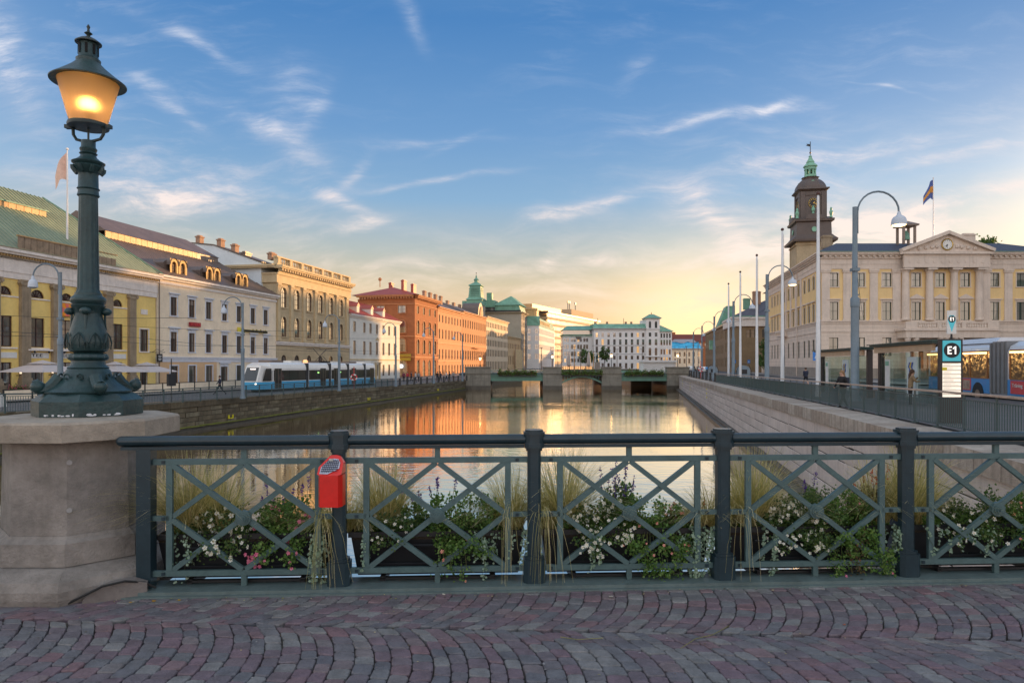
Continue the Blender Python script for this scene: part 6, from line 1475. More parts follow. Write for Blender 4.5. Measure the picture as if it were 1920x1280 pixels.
for k in range(4):
    a = k*math.pi/2; b = MB(); b.vprism([(-2.3,35.7)]+[(2.3*math.cos(math.pi*(1-i/8)), 35.7+1.2*math.sin(math.pi*i/8)) for i in range(1,8)]+[(2.3,35.7)], -4.9, -3.1); o = b.build('arched_pediment', M_tcu, T); o.location = (cx, cy, 0); o.rotation_euler = (0,0,a)
    o = MB().tube([(0,-4.3,33.3),(0,-4.45,33.3)], .62, 16).build('round_emblem', M_tcg, T); o.location = (cx,cy,0); o.rotation_euler = (0,0,a)
    b = MB(); [b.box(s_*2.55-.55,s_*2.55+.55,-3.35,-3.0,36,42.5) for s_ in (-1,1)]; b.box(-2.0,2.0,-3.2,-3.0,41.6,42.5); o = b.build('corner_pilasters', M_tcu, T); o.location = (cx,cy,0); o.rotation_euler = (0,0,a)
    ck = MB().tube([(0,-3.0,39.7),(0,-3.15,39.7)], 1.15, 20).build('clock_face', M_black, T); ck.location = (cx,cy,0); ck.rotation_euler = (0,0,a)
    b = MB(); b.tube([(1.12*math.cos(t_*math.pi/12),-3.16,39.7+1.12*math.sin(t_*math.pi/12)) for t_ in range(25)], .045, 4)
    for h_ in range(12): c_, s_ = math.cos(h_*.5236), math.sin(h_*.5236); b.bar((.78*c_,-3.18,39.7+.78*s_),(1.0*c_,-3.18,39.7+.78*s_+(.22*s_)), .11, .03)
    b.bar((0,-3.2,39.7),(.85,-3.2,39.45), .1, .03).bar((0,-3.2,39.7),(.45,-3.2,39.95), .14, .03); b.build('gilt_numerals', MATS['gilt'], ck)
    o = MB().lathe([(.35,37.2),(.25,37.6),(.5,38.0),(.4,38.5),(.15,38.8),(.22,39.1)], 8, cy=-3.15).build('statue', M_tcg, T); o.location = (cx,cy,0); o.rotation_euler = (0,0,a)
    o = MB().tube([(0,-2.75,44.6),(0,-3.0,44.6)], .62, 14).build('roof_emblem', M_tcg, T); o.location = (cx,cy,0); o.rotation_euler = (0,0,a)
for sx_ in (-1,1):
    for sy in (-1,1): MB().lathe([(.4,36),(.3,36.4),(.5,37.2),(.25,37.7),(.3,38.1),(.08,38.4)], 8, cx=cx+sx_*4.1, cy=cy+sy*4.1).build('urn', M_tcg, T)
MB().box(cx-3.0,cx+3.0,cy-3.0,cy+3.0,36.0,42.6).build('clock_storey', M_tcu, T)
MB().lathe([sq(3.1,42.5),sq(3.9,43.0),sq(3.85,43.25),sq(3.05,43.4)], 4, cx=cx, cy=cy, ph=R(45)).build('upper_cornice', M_tcu, T)
MB().lathe([(3.95,43.3),(3.9,43.9),(3.65,44.5),(3.2,45.1),(2.6,45.6),(2.1,45.9),(1.95,46.0),(2.05,46.25),(2.3,46.4),(1.7,46.5)], 8, cx=cx, cy=cy, ph=R(22.5)).build('dome', M_tcu, T, smooth=False)
b = MB()
for k in range(8): a = k*math.pi/4+R(22.5); b.tube([(cx+1.2*math.cos(a),cy+1.2*math.sin(a),46.5),(cx+1.15*math.cos(a),cy+1.15*math.sin(a),48.6)], .26, 6)
b.lathe([(1.55,48.3),(1.5,48.9),(1.8,49.05),(1.75,49.3),(1.2,49.8),(.95,50.0),(1.05,50.2),(.65,50.8),(.35,51.4),(.45,51.6),(.12,51.9)], 8, cx=cx, cy=cy, ph=R(22.5)); b.lathe([(1.55,46.45),(1.5,47.1)], 8, cx=cx, cy=cy, ph=R(22.5)); b.build('lantern', M_tcg, T)
MB().lathe([(.5,47.1),(.5,47.5),(.3,48.0),(.1,48.2)], 8, cx=cx, cy=cy).build('bell', M_black, T)
MB().tube([(cx,cy,51.8),(cx,cy,55.2)], .1, 5).sphere((cx,cy,52.5), .25, 8, 5).vprism([(cx-1.1,54.3),(cx-.1,54.0),(cx-.1,54.6),(cx-1.0,54.7),(cx-.7,54.5)], cy-.04, cy+.04).build('weather_vane', M_black, T)

# ------------------------------------------------------------------ brown museum blocks on the right bank
M_mb = mat('brown_brick', (.27,.185,.105), .85, .15, .5, .3, 8, course=.5, joint=.06, streak=.25)
mb1 = thing('museum_block', 'brown brick block with slate hip roof and white band between flagpoles', 'building', (55.2, 170, 0), 0)
b = MB(); wall_mesh(b, 0, 26, -1.2, 10.8, [(x,2.2,8.0,10.0,False) for x in (4.2,8.2,12.2,16.2)], 0, .3); b.build('wall', M_mb, mb1)
for x in (4.2,8.2,12.2,16.2): put('window', far_win_mesh(2.2,2.0,M_greenf,GL,2), mb1, (x,.03,8.0))
MB().box(-.4,26,-.5,-.003,10.8,12.6).box(-.7,26,-.8,-.003,12.601,13.1).build('cornice', M_wtrim, mb1)
mw = bpy.data.objects.new('canal_side', None); COL.objects.link(mw); mw.parent = mb1; mw.empty_display_size = .1; SLm = 19.4; mw.location = (SLm*SA, SLm*CA, 0); mw.rotation_euler = (0,0,-math.pi/2-AL)
ops = [(1.8+i*3.2,1.3,z_,z_+2.4,False) for i in range(6) for z_ in (.6,4.6,8.0)]
b = MB(); wall_mesh(b, 0, SLm-.01, -1.2, 10.8, ops, 0, .3); b.build('wall', M_mb, mw)
for o_ in ops: put('window', far_win_mesh(1.3,2.4,M_greenf,GL,2), mw, (o_[0],.03,o_[2]))
MB().box(0,SLm+.4,-.5,-.003,10.8,12.6).box(0,SLm+.7,-.8,-.003,12.601,13.1).build('cornice', M_wtrim, mw)
b = MB(); x1_, y1_ = SLm*SA, SLm*CA; b.v += [(-.8,-.8,13.12),(27,-.8,13.12),(27,20,13.12),(x1_-.8,20,13.12),(11,9,18.0),(20,9,18.0)]; b.f += [(0,1,5,4),(1,2,5),(2,3,4,5),(3,0,4)]; b.mi += [0]*4; b.build('roof', mat('dark_slate', (.085,.08,.10), .5, .2, 1, .4, 12), mb1)
MB().box(-.8,27,-.85,-.2,13.121,13.35).build('gutter', M_copper, mb1)
chimney(mb1, 8.2, 7, 16.3, 2.0, 3.6, M_chb if 'M_chb' in globals() else MATS['chimney_brick']); chimney(mb1, 5.8, 7.5, 15.5, 1.7, 2.6, M_copper)
for z_, y_ in ((14.2,.8),): MB().box(11,12.6,y_,y_+2,z_,z_+.9).build('roof_hatch', M_copper, mb1)
mb2 = thing('museum_block', 'long brown brick wing with green copper gable farther down the right bank', 'building', (0, 0, 0), 0)
S2 = 62.0; D2 = 190.5; ox = 22.2+TA*D2; mb2.location = (ox+S2*SA, D2+S2*CA, 0); mb2.rotation_euler = (0,0,-math.pi/2-AL)
ops = [(2+i*3.7,1.4,z_,z_+2.4,False) for i in range(16) for z_ in (.6,4.4,8.6)]
b = MB(); wall_mesh(b, 0, S2, -1.2, 12, ops, 0, .3); b.face([(S2,0,-1.2),(S2,14,-1.2),(S2,14,12),(S2,0,12)]); b.face([(0,14,-1.2),(0,0,-1.2),(0,0,12),(0,14,12)]); b.build('wall', M_mb, mb2)
for o_ in ops: put('window', far_win_mesh(1.4,2.4,M_greenf,GL_F,2), mb2, (o_[0],.03,o_[2]))
MB().box(0,S2+.4,-.5,-.003,12,12.6).build('cornice', M_och2, mb2)
b = MB(); hip(b, 0, S2, 0, 14, 12.62, 15.0, 1, .3); b.build('roof', M_copper, mb2)
b = MB(); b.xprism([(-.1,12.6),(2.5,19.0),(5,19.0),(5,12.6)], S2-26, S2-18); b.build('copper_gable', M_copper, mb2)
MB().box(S2-34,S2-31,-1.2,-.2,6.0,9.0).build('green_shutter', M_tcg, mb2)
# plain blocks added to keep the low sun off the near houses and bridge
eb = thing('east_shade_block', 'plain block added out of view right of the town hall to shade the bridge', 'building', (98, 62, 0), 0)
MB().box(0,34,0,58,-1,27).build('wall', M_hb, eb); MB().xprism([(-1,27),(59,27),(50,33),(8,33)], -1, 35).build('roof', M_purple, eb)
eb2 = thing('north_shade_block', 'tall plain block added behind the church and museum to shade the near houses', 'building', (86, 216, 0), -AL)
MB().box(0,30,0,34,-1,27).build('wall', M_hb, eb2); MB().vprism([(-1,27),(31,27),(15,33)], -1, 35).build('roof', M_purple, eb2)
# tree tops
def tree(name, label, x, y, z, h, cr, cz, n=2600, lz=.35, seed=1, leafk='dark', trunk=True):
    o = thing(name, label, 'tree', (x, y, z)); r = random.Random(seed)
    if trunk:
        b = MB(); b.tube([(0,0,-.2),(.1,0,h*.3),(0,.1,h*.6)], cr*.09+.06, 8, r1=cr*.05)
        for k in range(6): a = k*1.05; b.tube([(0,.05,h*.4),(cr*.4*math.cos(a),cr*.4*math.sin(a),h*.62),(cr*.7*math.cos(a),cr*.7*math.sin(a),h*.8)], cr*.045, 5, r1=.02)
        b.build('trunk', mat('bark', (.07,.05,.035), .9, .3, 3, .6, 12), o)
    b = MB(); cl = []
    for i in range(34):
        a, e_ = r.uniform(0, 6.28), math.acos(r.uniform(-1,1)); q = r.uniform(.55,1.0); cl.append((cr*q*math.sin(e_)*math.cos(a), cr*q*math.sin(e_)*math.sin(a), h-cz+cz*q*math.cos(e_), cr*r.uniform(.16,.30)))
    for i in range(n):
        c = r.choice(cl); leaf(b, (c[0]+r.gauss(0,c[3]*.6), c[1]+r.gauss(0,c[3]*.6), c[2]+r.gauss(0,c[3]*.5)), lz, r)
    b.build('crown', ML[leafk], o); return o
tree('broadleaf_tree', 'rounded tree top showing above the town hall roof beside chimney', 82.5, 121, -.6, 23.6, 4.6, 4.4, 9000, .42, 3)
tree('shrub_tree', 'dark round tree by the brown museum between two flagpoles', 61.5, 160, -1.0, 8.0, 3.6, 3.4, 2200, .45, 4)
tree('shrub_tree', 'tall dark hedge tree beside the town hall wing', 58.0, 152, -.9, 9.5, 3.2, 5.0, 2200, .45, 5)
tree('square_tree', 'small green tree in front of the white office across the basin', 31.5, 290, -1.0, 8.5, 3.4, 3.2, 1500, .55, 6); tree('square_tree', 'dark tree beside the statue in front of the white palace', 38.6, 285, -1.0, 9.5, 2.2, 3.2, 1200, .5, 7)
sb = thing('square_block', 'stone garden wall between the museum and the town hall', 'wall', (58, 158, 0), 0); MB().box(0,14,0,.6,-1,2.2).build('masonry', M_hs, sb)
MB().box(-.1,14.1,-.1,.7,2.2,2.4).build('capstone', M_hb, sb)
# ------------------------------------------------------------------ far bridge
BY = 130.0
M_pier = mat('pale_pier_granite', (.25,.23,.19), .85, .2, .9, .35, 10, course=.62, joint=.06, streak=.45, grime=.35); M_gst = mat('sage_green_steel', (.12,.25,.19), .55, .15, 1.2, streak=.3)
fb = thing('far_bridge', 'low green steel bridge on stone piers with flower boxes across the canal', 'bridge', (0, BY, 0), 0)
def ux(u, d=BY): return (u-960)/1280*d
def uz(v, d=BY): return CZ-(v-680)/1280*d
for (ua, uc) in ((1018,1054),(1128,1165)):
    a, c = ux(ua), ux(uc); b = MB(); b.box(a,c,-.3,13.5,WZ-.6,-.35).box(a-.15,c+.15,-.45,13.5,-.349,-.15).box(a+.05,c-.05,-.3,1.2,-.149,.75).box(a-.1,c+.1,-.45,1.35,.751,.95); b.build('pier', M_pier, fb)
for (ua, uc) in ((872,920),(1250,1292)):
    a, c = ux(ua), ux(uc); b = MB(); b.box(a,c,-.3,14,WZ-.6,-.35).box(a-.15,c+.15,-.45,14,-.349,-.15).box(a,c,-.3,1.2,-.149,.75).box(a-.1,c+.1,-.45,1.35,.751,.95); b.build('abutment', M_pier, fb)
for (ua, uc) in ((1018,1054),(1128,1165),(872,920),(1250,1292)): MB().box(ux(ua)-.06,ux(uc)+.06,-.37,13.4,WZ-.55,WZ+.75).build('algae_band', M_wet, fb)
MB().box(ux(860),ux(1300),1.3,13.5,-.75,-.3).build('roadway', M_asph, fb)
for (ua, uc) in ((920,1018),(1165,1250)):
    a, c = ux(ua), ux(uc); b = MB(); b.box(a,c,0,.3,-1.65,-.75).box(a,c,-.25,.5,-.749,-.62).box(a,c,-.15,.45,-1.75,-1.651)
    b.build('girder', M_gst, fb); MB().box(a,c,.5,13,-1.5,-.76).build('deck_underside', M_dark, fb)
a, c = ux(1054), ux(1128); n = 14; b = MB(); pts = [(a+(c-a)*i/n, -2.2+1.15*math.sin(math.pi*i/n)) for i in range(n+1)]
for i in range(n): b.vprism([pts[i], pts[i+1], (pts[i+1][0], pts[i+1][1]+.3), (pts[i][0], pts[i][1]+.3)], 0, .3)
for i in range(1, n): b.box(pts[i][0]-.06,pts[i][0]+.06,.05,.25,pts[i][1]+.3,-.75)
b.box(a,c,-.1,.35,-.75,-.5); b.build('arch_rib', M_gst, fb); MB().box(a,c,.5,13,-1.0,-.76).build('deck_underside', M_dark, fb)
for (ua, uc) in ((920,1018),(1054,1128),(1165,1250)):
    a, c = ux(ua), ux(uc); b = MB(); b.box(a,c,.02,.1,.22,.3).box(a,c,.02,.1,-.45,-.38); n = int((c-a)/1.3)
    for i in range(n+1): x = a+(c-a)*i/n; b.box(x-.05,x+.05,0,.12,-.6,.32)
    for i in range(n): x0, x1 = a+(c-a)*i/n, a+(c-a)*(i+1)/n; b.bar((x0,.06,-.4),(x1,.06,.22), .05, .04).bar((x0,.06,.22),(x1,.06,-.4), .05, .041)
    b.build('parapet_lattice', M_gst, fb)
def flowerbed(ua, uc, label, seed):
    o = thing('bridge_flower_box', label, 'flower box', (ux(ua), BY-.35, -.75)); L = ux(uc)-ux(ua); MB().box(0,L,-.15,.25,-.1,.2).build('box', M_pl, o)
    r = random.Random(seed); b = MB()
    for i in range(int(L*330)):
        x = r.uniform(-.1,L+.1); leaf(b, (x, r.gauss(0,.2), .3+abs(r.gauss(0,.38))*(.6+.6*math.sin(x*2.1+seed)**2)-.3*r.random()), .22, r, 0 if r.random() < .6 else 1)
    b.build('foliage', [ML['green'], ML['bronze']], o)
flowerbed(935,1005,'flower boxes on the left span of the far bridge',1); flowerbed(1054,1128,'flower boxes over the middle arch of the far bridge',2); flowerbed(1172,1242,'flower boxes on the right span of the far bridge',3)
# bridge lamps
M_lit = emis('lit_lamp_amber', (1.0,.62,.25), 6)
def old_lamp(x, y, z, label, h=4.0, n='lantern_post'):
    o = thing(n, label, 'street lamp', (x, y, z)); MB().lathe([(.3,0),(.32,.25),(.12,.5),(.07,.6),(.05,h-.75),(.1,h-.7)], 8).build('post', M_black, o)
    MB().lathe([(.12,h-.7),(.22,h-.2)], 8).build('lantern_glass', M_lit, o); MB().lathe([(.27,h-.2),(.08,h),(.02,h+.2)], 8).build('lantern_cap', M_black, o)
old_lamp(ux(1147),BY+.5,.28,'lantern post on the right pier of the far bridge',3.2); old_lamp(ux(1272),BY+.5,.28,'lantern post on the right abutment of the far bridge',3.2); old_lamp(ux(1036),BY+.5,.28,'lantern post on the left pier of the far bridge',3.0); old_lamp(ux(900),BY+.5,.28,'lantern post on the left abutment of the far bridge',2.6)
old_lamp(60.8*.98,82,-.5,'old lantern glowing pink above the bus roof at the right edge',4.9)
# kiosk on barge right of bridge
kx = thing('white_kiosk', 'long low white corrugated kiosk standing behind the right span of the far bridge', 'kiosk', (ux(1207,146), 146, 0)); kl = ux(1267,146)-ux(1207,146)
b = MB(); b.box(0,kl,0,5,-1.2,1.85)
for i in range(8): b.box(.05,kl-.4,-.06,-.002,-.9+i*.34,-.62+i*.34)
b.build('walls', M_wht, kx); MB().box(-.3,kl+.1,-.5,5.3,1.851,2.25).build('roof', M_wht, kx); MB().box(kl-.38,kl,-.09,-.003,-1.2,1.84).build('corner_post', M_wtrim, kx)
MB().box(ux(1163,146),ux(1206,146),146,150,-1.2,-.1).build('green_container', M_tcg).name = 'green_container'
tag(bpy.data.objects['green_container'], 'low turquoise container left of the white kiosk', 'container')
# brown hull under the right span, seen in shade
tag(MB().box(ux(1183,150),ux(1246,150),150,165,WZ-.1,-1.35).build('barge', M_mb), 'brown barge hull moored in shade under the right bridge span', 'boat')
tag(MB().box(-24,-3,246,253,WZ-.1,-2.2).build('landing_stage', M_och2), 'low landing stage beyond the far bridge', 'jetty')
# furled parasols, masts, marquee on far square
M_cv = mat('grey_white_canvas', (.46,.43,.40), .8, .1, 1)
for u_, lab in ((1067,'left furled cream parasol on the square beyond the bridge'),(1104,'right furled cream parasol on the square beyond the bridge')):
    d_ = 220; o = thing('furled_parasol', lab, 'parasol', (ux(u_,d_), d_, -1.2)); MB().tube([(0,0,0),(0,0,6.6)], .08, 6).build('pole', M_black, o); MB().lathe([(.3,1.6),(.7,2.2),(.55,4.8),(.2,6.4)], 8).build('canopy', M_cv, o)
for i, (ua, uc) in enumerate(((1052,1076),(1078,1098),(1099,1112))):
    d_ = 262; o = thing('market_marquee', ['left','middle','right'][i]+' white striped marquee on the square beyond the bridge', 'marquee', (ux(ua,d_), d_, -1.0)); w_ = ux(uc,d_)-ux(ua,d_)
    MB().box(0,w_,0,4,1.4,2.6).build('canopy', M_wht, o); b = MB(); [b.box(w_*k/6,w_*k/6+.15,-.02,.1,0,1.4) for k in range(7)]; b.build('posts', M_brownf, o); MB().box(0,w_,2,2.1,0,1.4).build('lit_interior', emis('warm_interior', (1,.5,.2), .8) if 'warm_interior' not in bpy.data.materials else bpy.data.materials['warm_interior'], o)
st2 = thing('statue', 'dark green statue on a stone plinth before the white palace', 'statue', (ux(1120,260), 260, -1.0)); MB().box(-.9,.9,-.9,.9,0,3.0).box(-1.1,1.1,-1.1,1.1,0,.4).build('plinth', M_hb, st2)
MB().lathe([(.5,3),(.55,3.6),(.35,4.4),(.6,5.0),(.5,5.5),(.2,5.7),(.28,6.0),(.2,6.4),(.05,6.6)], 8).build('figure', mat('dark_bronze', (.04,.07,.06), .5, .2), st2)
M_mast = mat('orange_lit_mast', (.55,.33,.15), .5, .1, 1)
for i, (u_, d_, vt) in enumerate(((1035,215,652),(1046,205,651),(1053,210,650),(1077,190,650),(1089,200,655),(1113,190,660),(1204,200,655),(1157,230,655),(1300,240,655),(1287,230,650),(1309,220,640),(966,200,648),(985,190,650),(1015,200,652))):
    o = thing('light_mast', 'slender street mast beyond the far bridge, number %s from the left' % ('nil one two three four five six seven eight nine ten eleven twelve thirteen fourteen'.split()[i+1]) if False else ['slender mast right of the white corner house','mast beside the glass office','mast just right of the one beside the glass office','orange lit mast right of the left furled parasol','thin mast between the two furled parasols','orange lit mast by the white office edge','mast in front of right end of the white palace','thin mast before the middle of the white palace','mast with red lamps left of the tenement','thin mast beside the belvedere wing','mast in front of the grey roofed tenement','mast before the honey coloured house','mast before the low ochre house','mast before the pale corner house'][i], 'mast', (ux(u_,d_), d_, -1.2))
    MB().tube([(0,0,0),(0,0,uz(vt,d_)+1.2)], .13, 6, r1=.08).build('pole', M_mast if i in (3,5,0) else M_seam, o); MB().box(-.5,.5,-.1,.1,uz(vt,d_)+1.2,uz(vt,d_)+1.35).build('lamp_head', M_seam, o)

# ------------------------------------------------------------------ lamps along the quays
M_pole = mat('grey_blue_pole_paint', (.15,.20,.24), .45, .12, 2, .1, 20); M_shade = mat('pale_grey_lamp_shade', (.50,.55,.62), .4, .06, 2)
def arc_lamp(x, y, z, label, h, reach, side, r, lit=False, rad=None):
    o = thing('arc_street_lamp', label, 'street lamp', (x, y, z), 0, 'arched lamps along the canal'); rad = rad or reach/2
    hp_ = h-rad*1.0
    b = MB(); b.lathe([(r*1.9,0),(r*1.9,.12),(r*1.25,.3),(r*1.2,h*.45),(r*1.35,h*.452),(r*1.35,h*.49),(r*.85,h*.5),(r*.72,hp_-.35),(r*.72,hp_+.25)], 12); b.build('pole', M_pole, o, smooth=True)
    b = MB(); pts = [(side*r*.8,0,hp_-1.0),(side*r*.8,0,hp_)]+[(side*(r*.8+rad-rad*math.cos(math.pi*i/12)),0,hp_+rad*math.sin(math.pi*i/12)) for i in range(1,12)]+[(side*(r*.8+2*rad),0,hp_-.1)]
    b.tube(pts, .045 if r > .1 else .035, 6); b.build('arm', M_pole, o, smooth=True)
    xe = side*(r*.8+2*rad); q = rad*.34 if rad < 1.1 else .36
    b = MB(); b.lathe([(.05,hp_+.05),(.08,hp_-.05),(.1,hp_-.12),(q*.42,hp_-.16),(q*.72,hp_-.22),(q*.92,hp_-.32),(q*1.0,hp_-.46),(q*1.03,hp_-.6)][::-1], 16, cx=xe); b.build('shade', M_shade, o, smooth=True)
    MB().lathe([(q*.9,hp_-.61),(q*.5,hp_-.66)], 14, cx=xe).build('lamp_glass', M_lit if lit else M_shade, o)
    b = MB(); b.box(-r*1.1,r*1.1,-r*1.1,r*1.1,h*.62,h*.635).tube([(0,0,h*.5),(side*.2,0,h*.5+.1)], .03, 4); b.build('collar', M_pole, o); return o
for i, (u_, off, lab, h) in enumerate(((1603,9.9,'big grey arched street lamp with lit head nearest on the right quay',9.9),(1438,9.9,'second arched lamp on the right quay left of the white flagpole',9.9),(1375,9.9,'third arched lamp on the right quay among flagpoles',9.8),(1339,9.9,'fourth arched lamp on the right quay',9.7),(1316,9.9,'fifth arched lamp on the right quay',9.6),(1300,9.9,'farthest arched lamp on the right quay with arm to the right',9.5))):
    d_ = off/((u_-960)/1280-TA); arc_lamp(off+TA*d_, d_, zR(d_), lab, h, 0, 1, .15, lit=(i < 2), rad=.98 if i < 2 else 1.0)
for i, (u_, lab) in enumerate(((113,'arched lamp at the far left before the yellow house'),(455,'arched lamp in front of the tram cab'),(636,'arched lamp in front of the ochre palace'),(742,'arched lamp before the small white house with red roof'),(813,'arched lamp before the brick corner house'),(867,'arched lamp nearest the far bridge on the left'))):
    d_ = 32.9/(TA+(960-u_)/1280); arc_lamp(-32.9+TA*d_, d_, zL(d_)+.0, lab, [8.3,8.3,8.2,8.4,8.6,8.8][i], 0, -1, .12, rad=.72)
# white flagpoles
M_fp = mat('white_flagpole_paint', (.70,.72,.74), .35, .06, 1)
for i, (u_, lab) in enumerate(((1534,'white flagpole nearest the town hall corner'),(1467,'white flagpole crossing the town hall side wing'),(1419,'tall thin flagpole left of the museum wall'),(1388,'thin flagpole in front of the slate roof'),(1366,'farthest thin flagpole beside an arched lamp'))):
    d_ = 9.5/((u_-960)/1280-TA); o = thing('white_flagpole', lab, 'flagpole', (9.5+TA*d_, d_, zR(d_)), 0, 'bare white flagpoles on the right quay')
    MB().lathe([(.16,0),(.16,.3),(.13,.32),(.12,3),(.065,10.9),(.05,11.05)], 12).build('pole', M_fp, o, smooth=True); MB().sphere((0,0,11.15), .11, 10, 6).build('ball', M_brownf, o); MB().tube([(.16,0,1.0),(.09,0,10.8)], .008, 4).build('halyard', M_seam, o)
flag('flagpole', 'flagpole rising from the yellow house with a peach coloured flag', *(Vector(yb.matrix_basis @ Vector((21.9, 2.5, 0))).xy), 13.2, 22.9, [F_p,F_p], 1.3, 3.0, side=-1, r=.085)
# ------------------------------------------------------------------ right quay railing
M_grl = mat('grey_green_bar_paint', (.045,.078,.08), .5, .12, 3); M_wood = mat('worn_wood_handrail', (.40,.29,.22), .7, .2, 3, .3, 20)
qa, qb = 9.0, 75.0; RL = (qb-qa)/CA; n = int(RL/1.55)
qr = thing('quay_railing', 'long grey green bar railing with flat wooden handrail along the right quay', 'railing', (7.8+TA*qb, qb, 0), -math.pi/2-AL)
def zq(x): return zR(qb-x*CA)
b1 = MB(); b1.box(-.035,.035,-.012,.012,.0,.93).box(-.10,.10,-.08,.08,0,.03); PO = b1.mesh('post', M_grl)
b1 = MB(); b1.box(-.009,.009,-.009,.009,.10,.80); BR = b1.mesh('baluster', M_grl)
bars = 0; rest = MB()
for i in range(n+1):
    x = RL*i/n; put('post', PO, qr, (x, 0, zq(x)+.02))
for i in range(n):
    x0, x1 = RL*i/n, RL*(i+1)/n; z0, z1 = zq(x0), zq(x1)
    for k in range(1, 14):
        x = x0+(x1-x0)*k/14; d_ = qb-x*CA
        if d_ < 40: put('baluster', BR, qr, (x, 0, zq(x)+.02)); bars += 1
        else: rest.box(x-.009,x+.009,-.009,.009,zq(x)+.12,zq(x)+.82)
    for (za, zc, w_, m_, nm) in ((.80,.825,.02,M_grl,'top_bar'),(.09,.115,.02,M_grl,'bottom_bar'),(.94,.985,.075,M_wood,'handrail')):
        b = MB(); b.v = [(x0,-w_,z0+za),(x1,-w_,z1+za),(x1,w_,z1+za),(x0,w_,z0+za),(x0,-w_,z0+zc),(x1,-w_,z1+zc),(x1,w_,z1+zc),(x0,w_,z0+zc)]; b.f = [(3,2,1,0),(4,5,6,7),(0,1,5,4),(1,2,6,5),(2,3,7,6),(3,0,4,7)]; b.mi = [0]*6; b.build(nm, m_, qr)
tag(rest.build('far_balusters', M_grl, qr), kind='stuff')
# glass-clad far part reads as solid panel
# ------------------------------------------------------------------ left quay railing
la, lb_ = 24.0, 91.0; LLn = (lb_-la)/CA; n = int(LLn/2.0)
lr = thing('quay_railing', 'slim grey green bar railing along the left quay', 'railing', (-33.6+TA*la, la, 0), LR)
def zl_(x): return zL(la+x*CA)
b1 = MB(); b1.box(-.04,.04,-.03,.03,0,1.0); PO2 = b1.mesh('post', M_grl); rest = MB(); cnt = 0
b1 = MB(); b1.box(-.01,.01,-.01,.01,.1,.9); BR2 = b1.mesh('baluster', M_grl)
for i in range(n+1): put('post', PO2, lr, (LLn*i/n, 0, zl_(LLn*i/n)))
for i in range(n):
    x0, x1 = LLn*i/n, LLn*(i+1)/n; z0, z1 = zl_(x0), zl_(x1)
    for k in range(1, 13):
        x = x0+(x1-x0)*k/13
        if cnt < 290 and x > 9: put('baluster', BR2, lr, (x,0,zl_(x))); cnt += 1
        else: rest.box(x-.01,x+.01,-.01,.01,zl_(x)+.1,zl_(x)+.9)
    for (za, zc, w_) in ((.98,1.05,.035),(.88,.905,.015),(.08,.105,.015)):
        b = MB(); b.v = [(x0,-w_,z0+za),(x1,-w_,z1+za),(x1,w_,z1+za),(x0,w_,z0+za),(x0,-w_,z0+zc),(x1,-w_,z1+zc),(x1,w_,z1+zc),(x0,w_,z0+zc)]; b.f = [(3,2,1,0),(4,5,6,7),(0,1,5,4),(1,2,6,5),(2,3,7,6),(3,0,4,7)]; b.mi = [0]*6; b.build('rail_bar', M_grl, lr)
tag(rest.build('far_balusters', M_grl, lr), kind='stuff')
# bollards
bo = MB(); bo.lathe([(.2,0),(.2,.12),(.14,.2),(.12,.8),(.16,.86),(.13,.98),(.05,1.05)], 10); BO = bo.mesh('bollard', mat('dark_iron_bollard', (.03,.028,.026), .6, .15, 4))
for i in range(13):
    d_ = 93+i*2.9; tag(put('bollard', BO, None, (-33.4+TA*d_, d_, zL(d_))), ['iron bollard on the left quay nearest the glass railing end','second iron bollard on the left quay counted from the railing','third iron bollard on the left quay counted from the railing','fourth iron bollard on the left quay from the railing','fifth iron bollard on the left quay from the railing','sixth iron bollard on the left quay from the railing','middle iron bollard of the thirteen on the left quay','sixth iron bollard on the left quay from the far bridge','fifth iron bollard on the left quay from the far bridge','fourth iron bollard on the left quay from the far bridge','third iron bollard on the left quay from the far bridge','second iron bollard on the left quay from the far bridge','iron bollard on the left quay nearest the far bridge'][i], 'bollard', 'bollards along the left quay')
for i in range(9):
    d_ = 77+i*5.6; tag(put('bollard', BO, None, (7.9+TA*d_, d_, zR(d_))), ['iron bollard on the right quay nearest the long railing','second iron bollard on the right quay from the railing','third iron bollard on the right quay from the railing','fourth iron bollard on the right quay from the railing','middle iron bollard of the nine on the right quay','fourth iron bollard on the right quay from the far bridge','third iron bollard on the right quay from the far bridge','second iron bollard on the right quay from the far bridge','iron bollard on the right quay nearest the far bridge'][i], 'bollard', 'bollards along the right quay')
# ------------------------------------------------------------------ tram
M_tw = mat('tram_white_paint', (.80,.78,.74), .3, .05, 1, coat=.3); M_tb = mat('tram_blue_paint', (.07,.40,.68), .3, .06, 1, coat=.3); GL_T = glassmat('tram_glass', (.012,.014,.014), .0, .05); M_gum = mat('grey_bellows', (.05,.052,.055), .7, .1, 3); M_blk = mat('dark_underframe', (.02,.02,.022), .7, .1)
ta, tb_ = 68.6, 97.6; TL = (tb_-ta)/CA; zt0 = (zL(ta)+zL(tb_))/2
tram = thing('tram', 'long white and light blue articulated tram with raised pantographs on the left bank', 'tram', (-38.6+TA*ta, ta, zt0), LR); slope = math.atan((zL(tb_)-zL(ta))/(TL)); tram.location.z = zL(ta); tram.rotation_euler = (0, -slope, LR)
W_ = 2.5
segs = [(1.9,9.3),(9.9,15.0),(15.6,20.2),(20.8,25.6),(26.2,TL)]
def prof(z0, z1, inset=0): return z0
def shell(x0, x1, nose=0):
    b = MB(); pr = [(0,.28),(0,2.45),(.10,2.85),(.35,3.05),(W_-.35,3.05),(W_-.1,2.85),(W_,2.45),(W_,.28)]
    b.xprism([(y,z) for y, z in pr][::-1], x0, x1, 0); return b
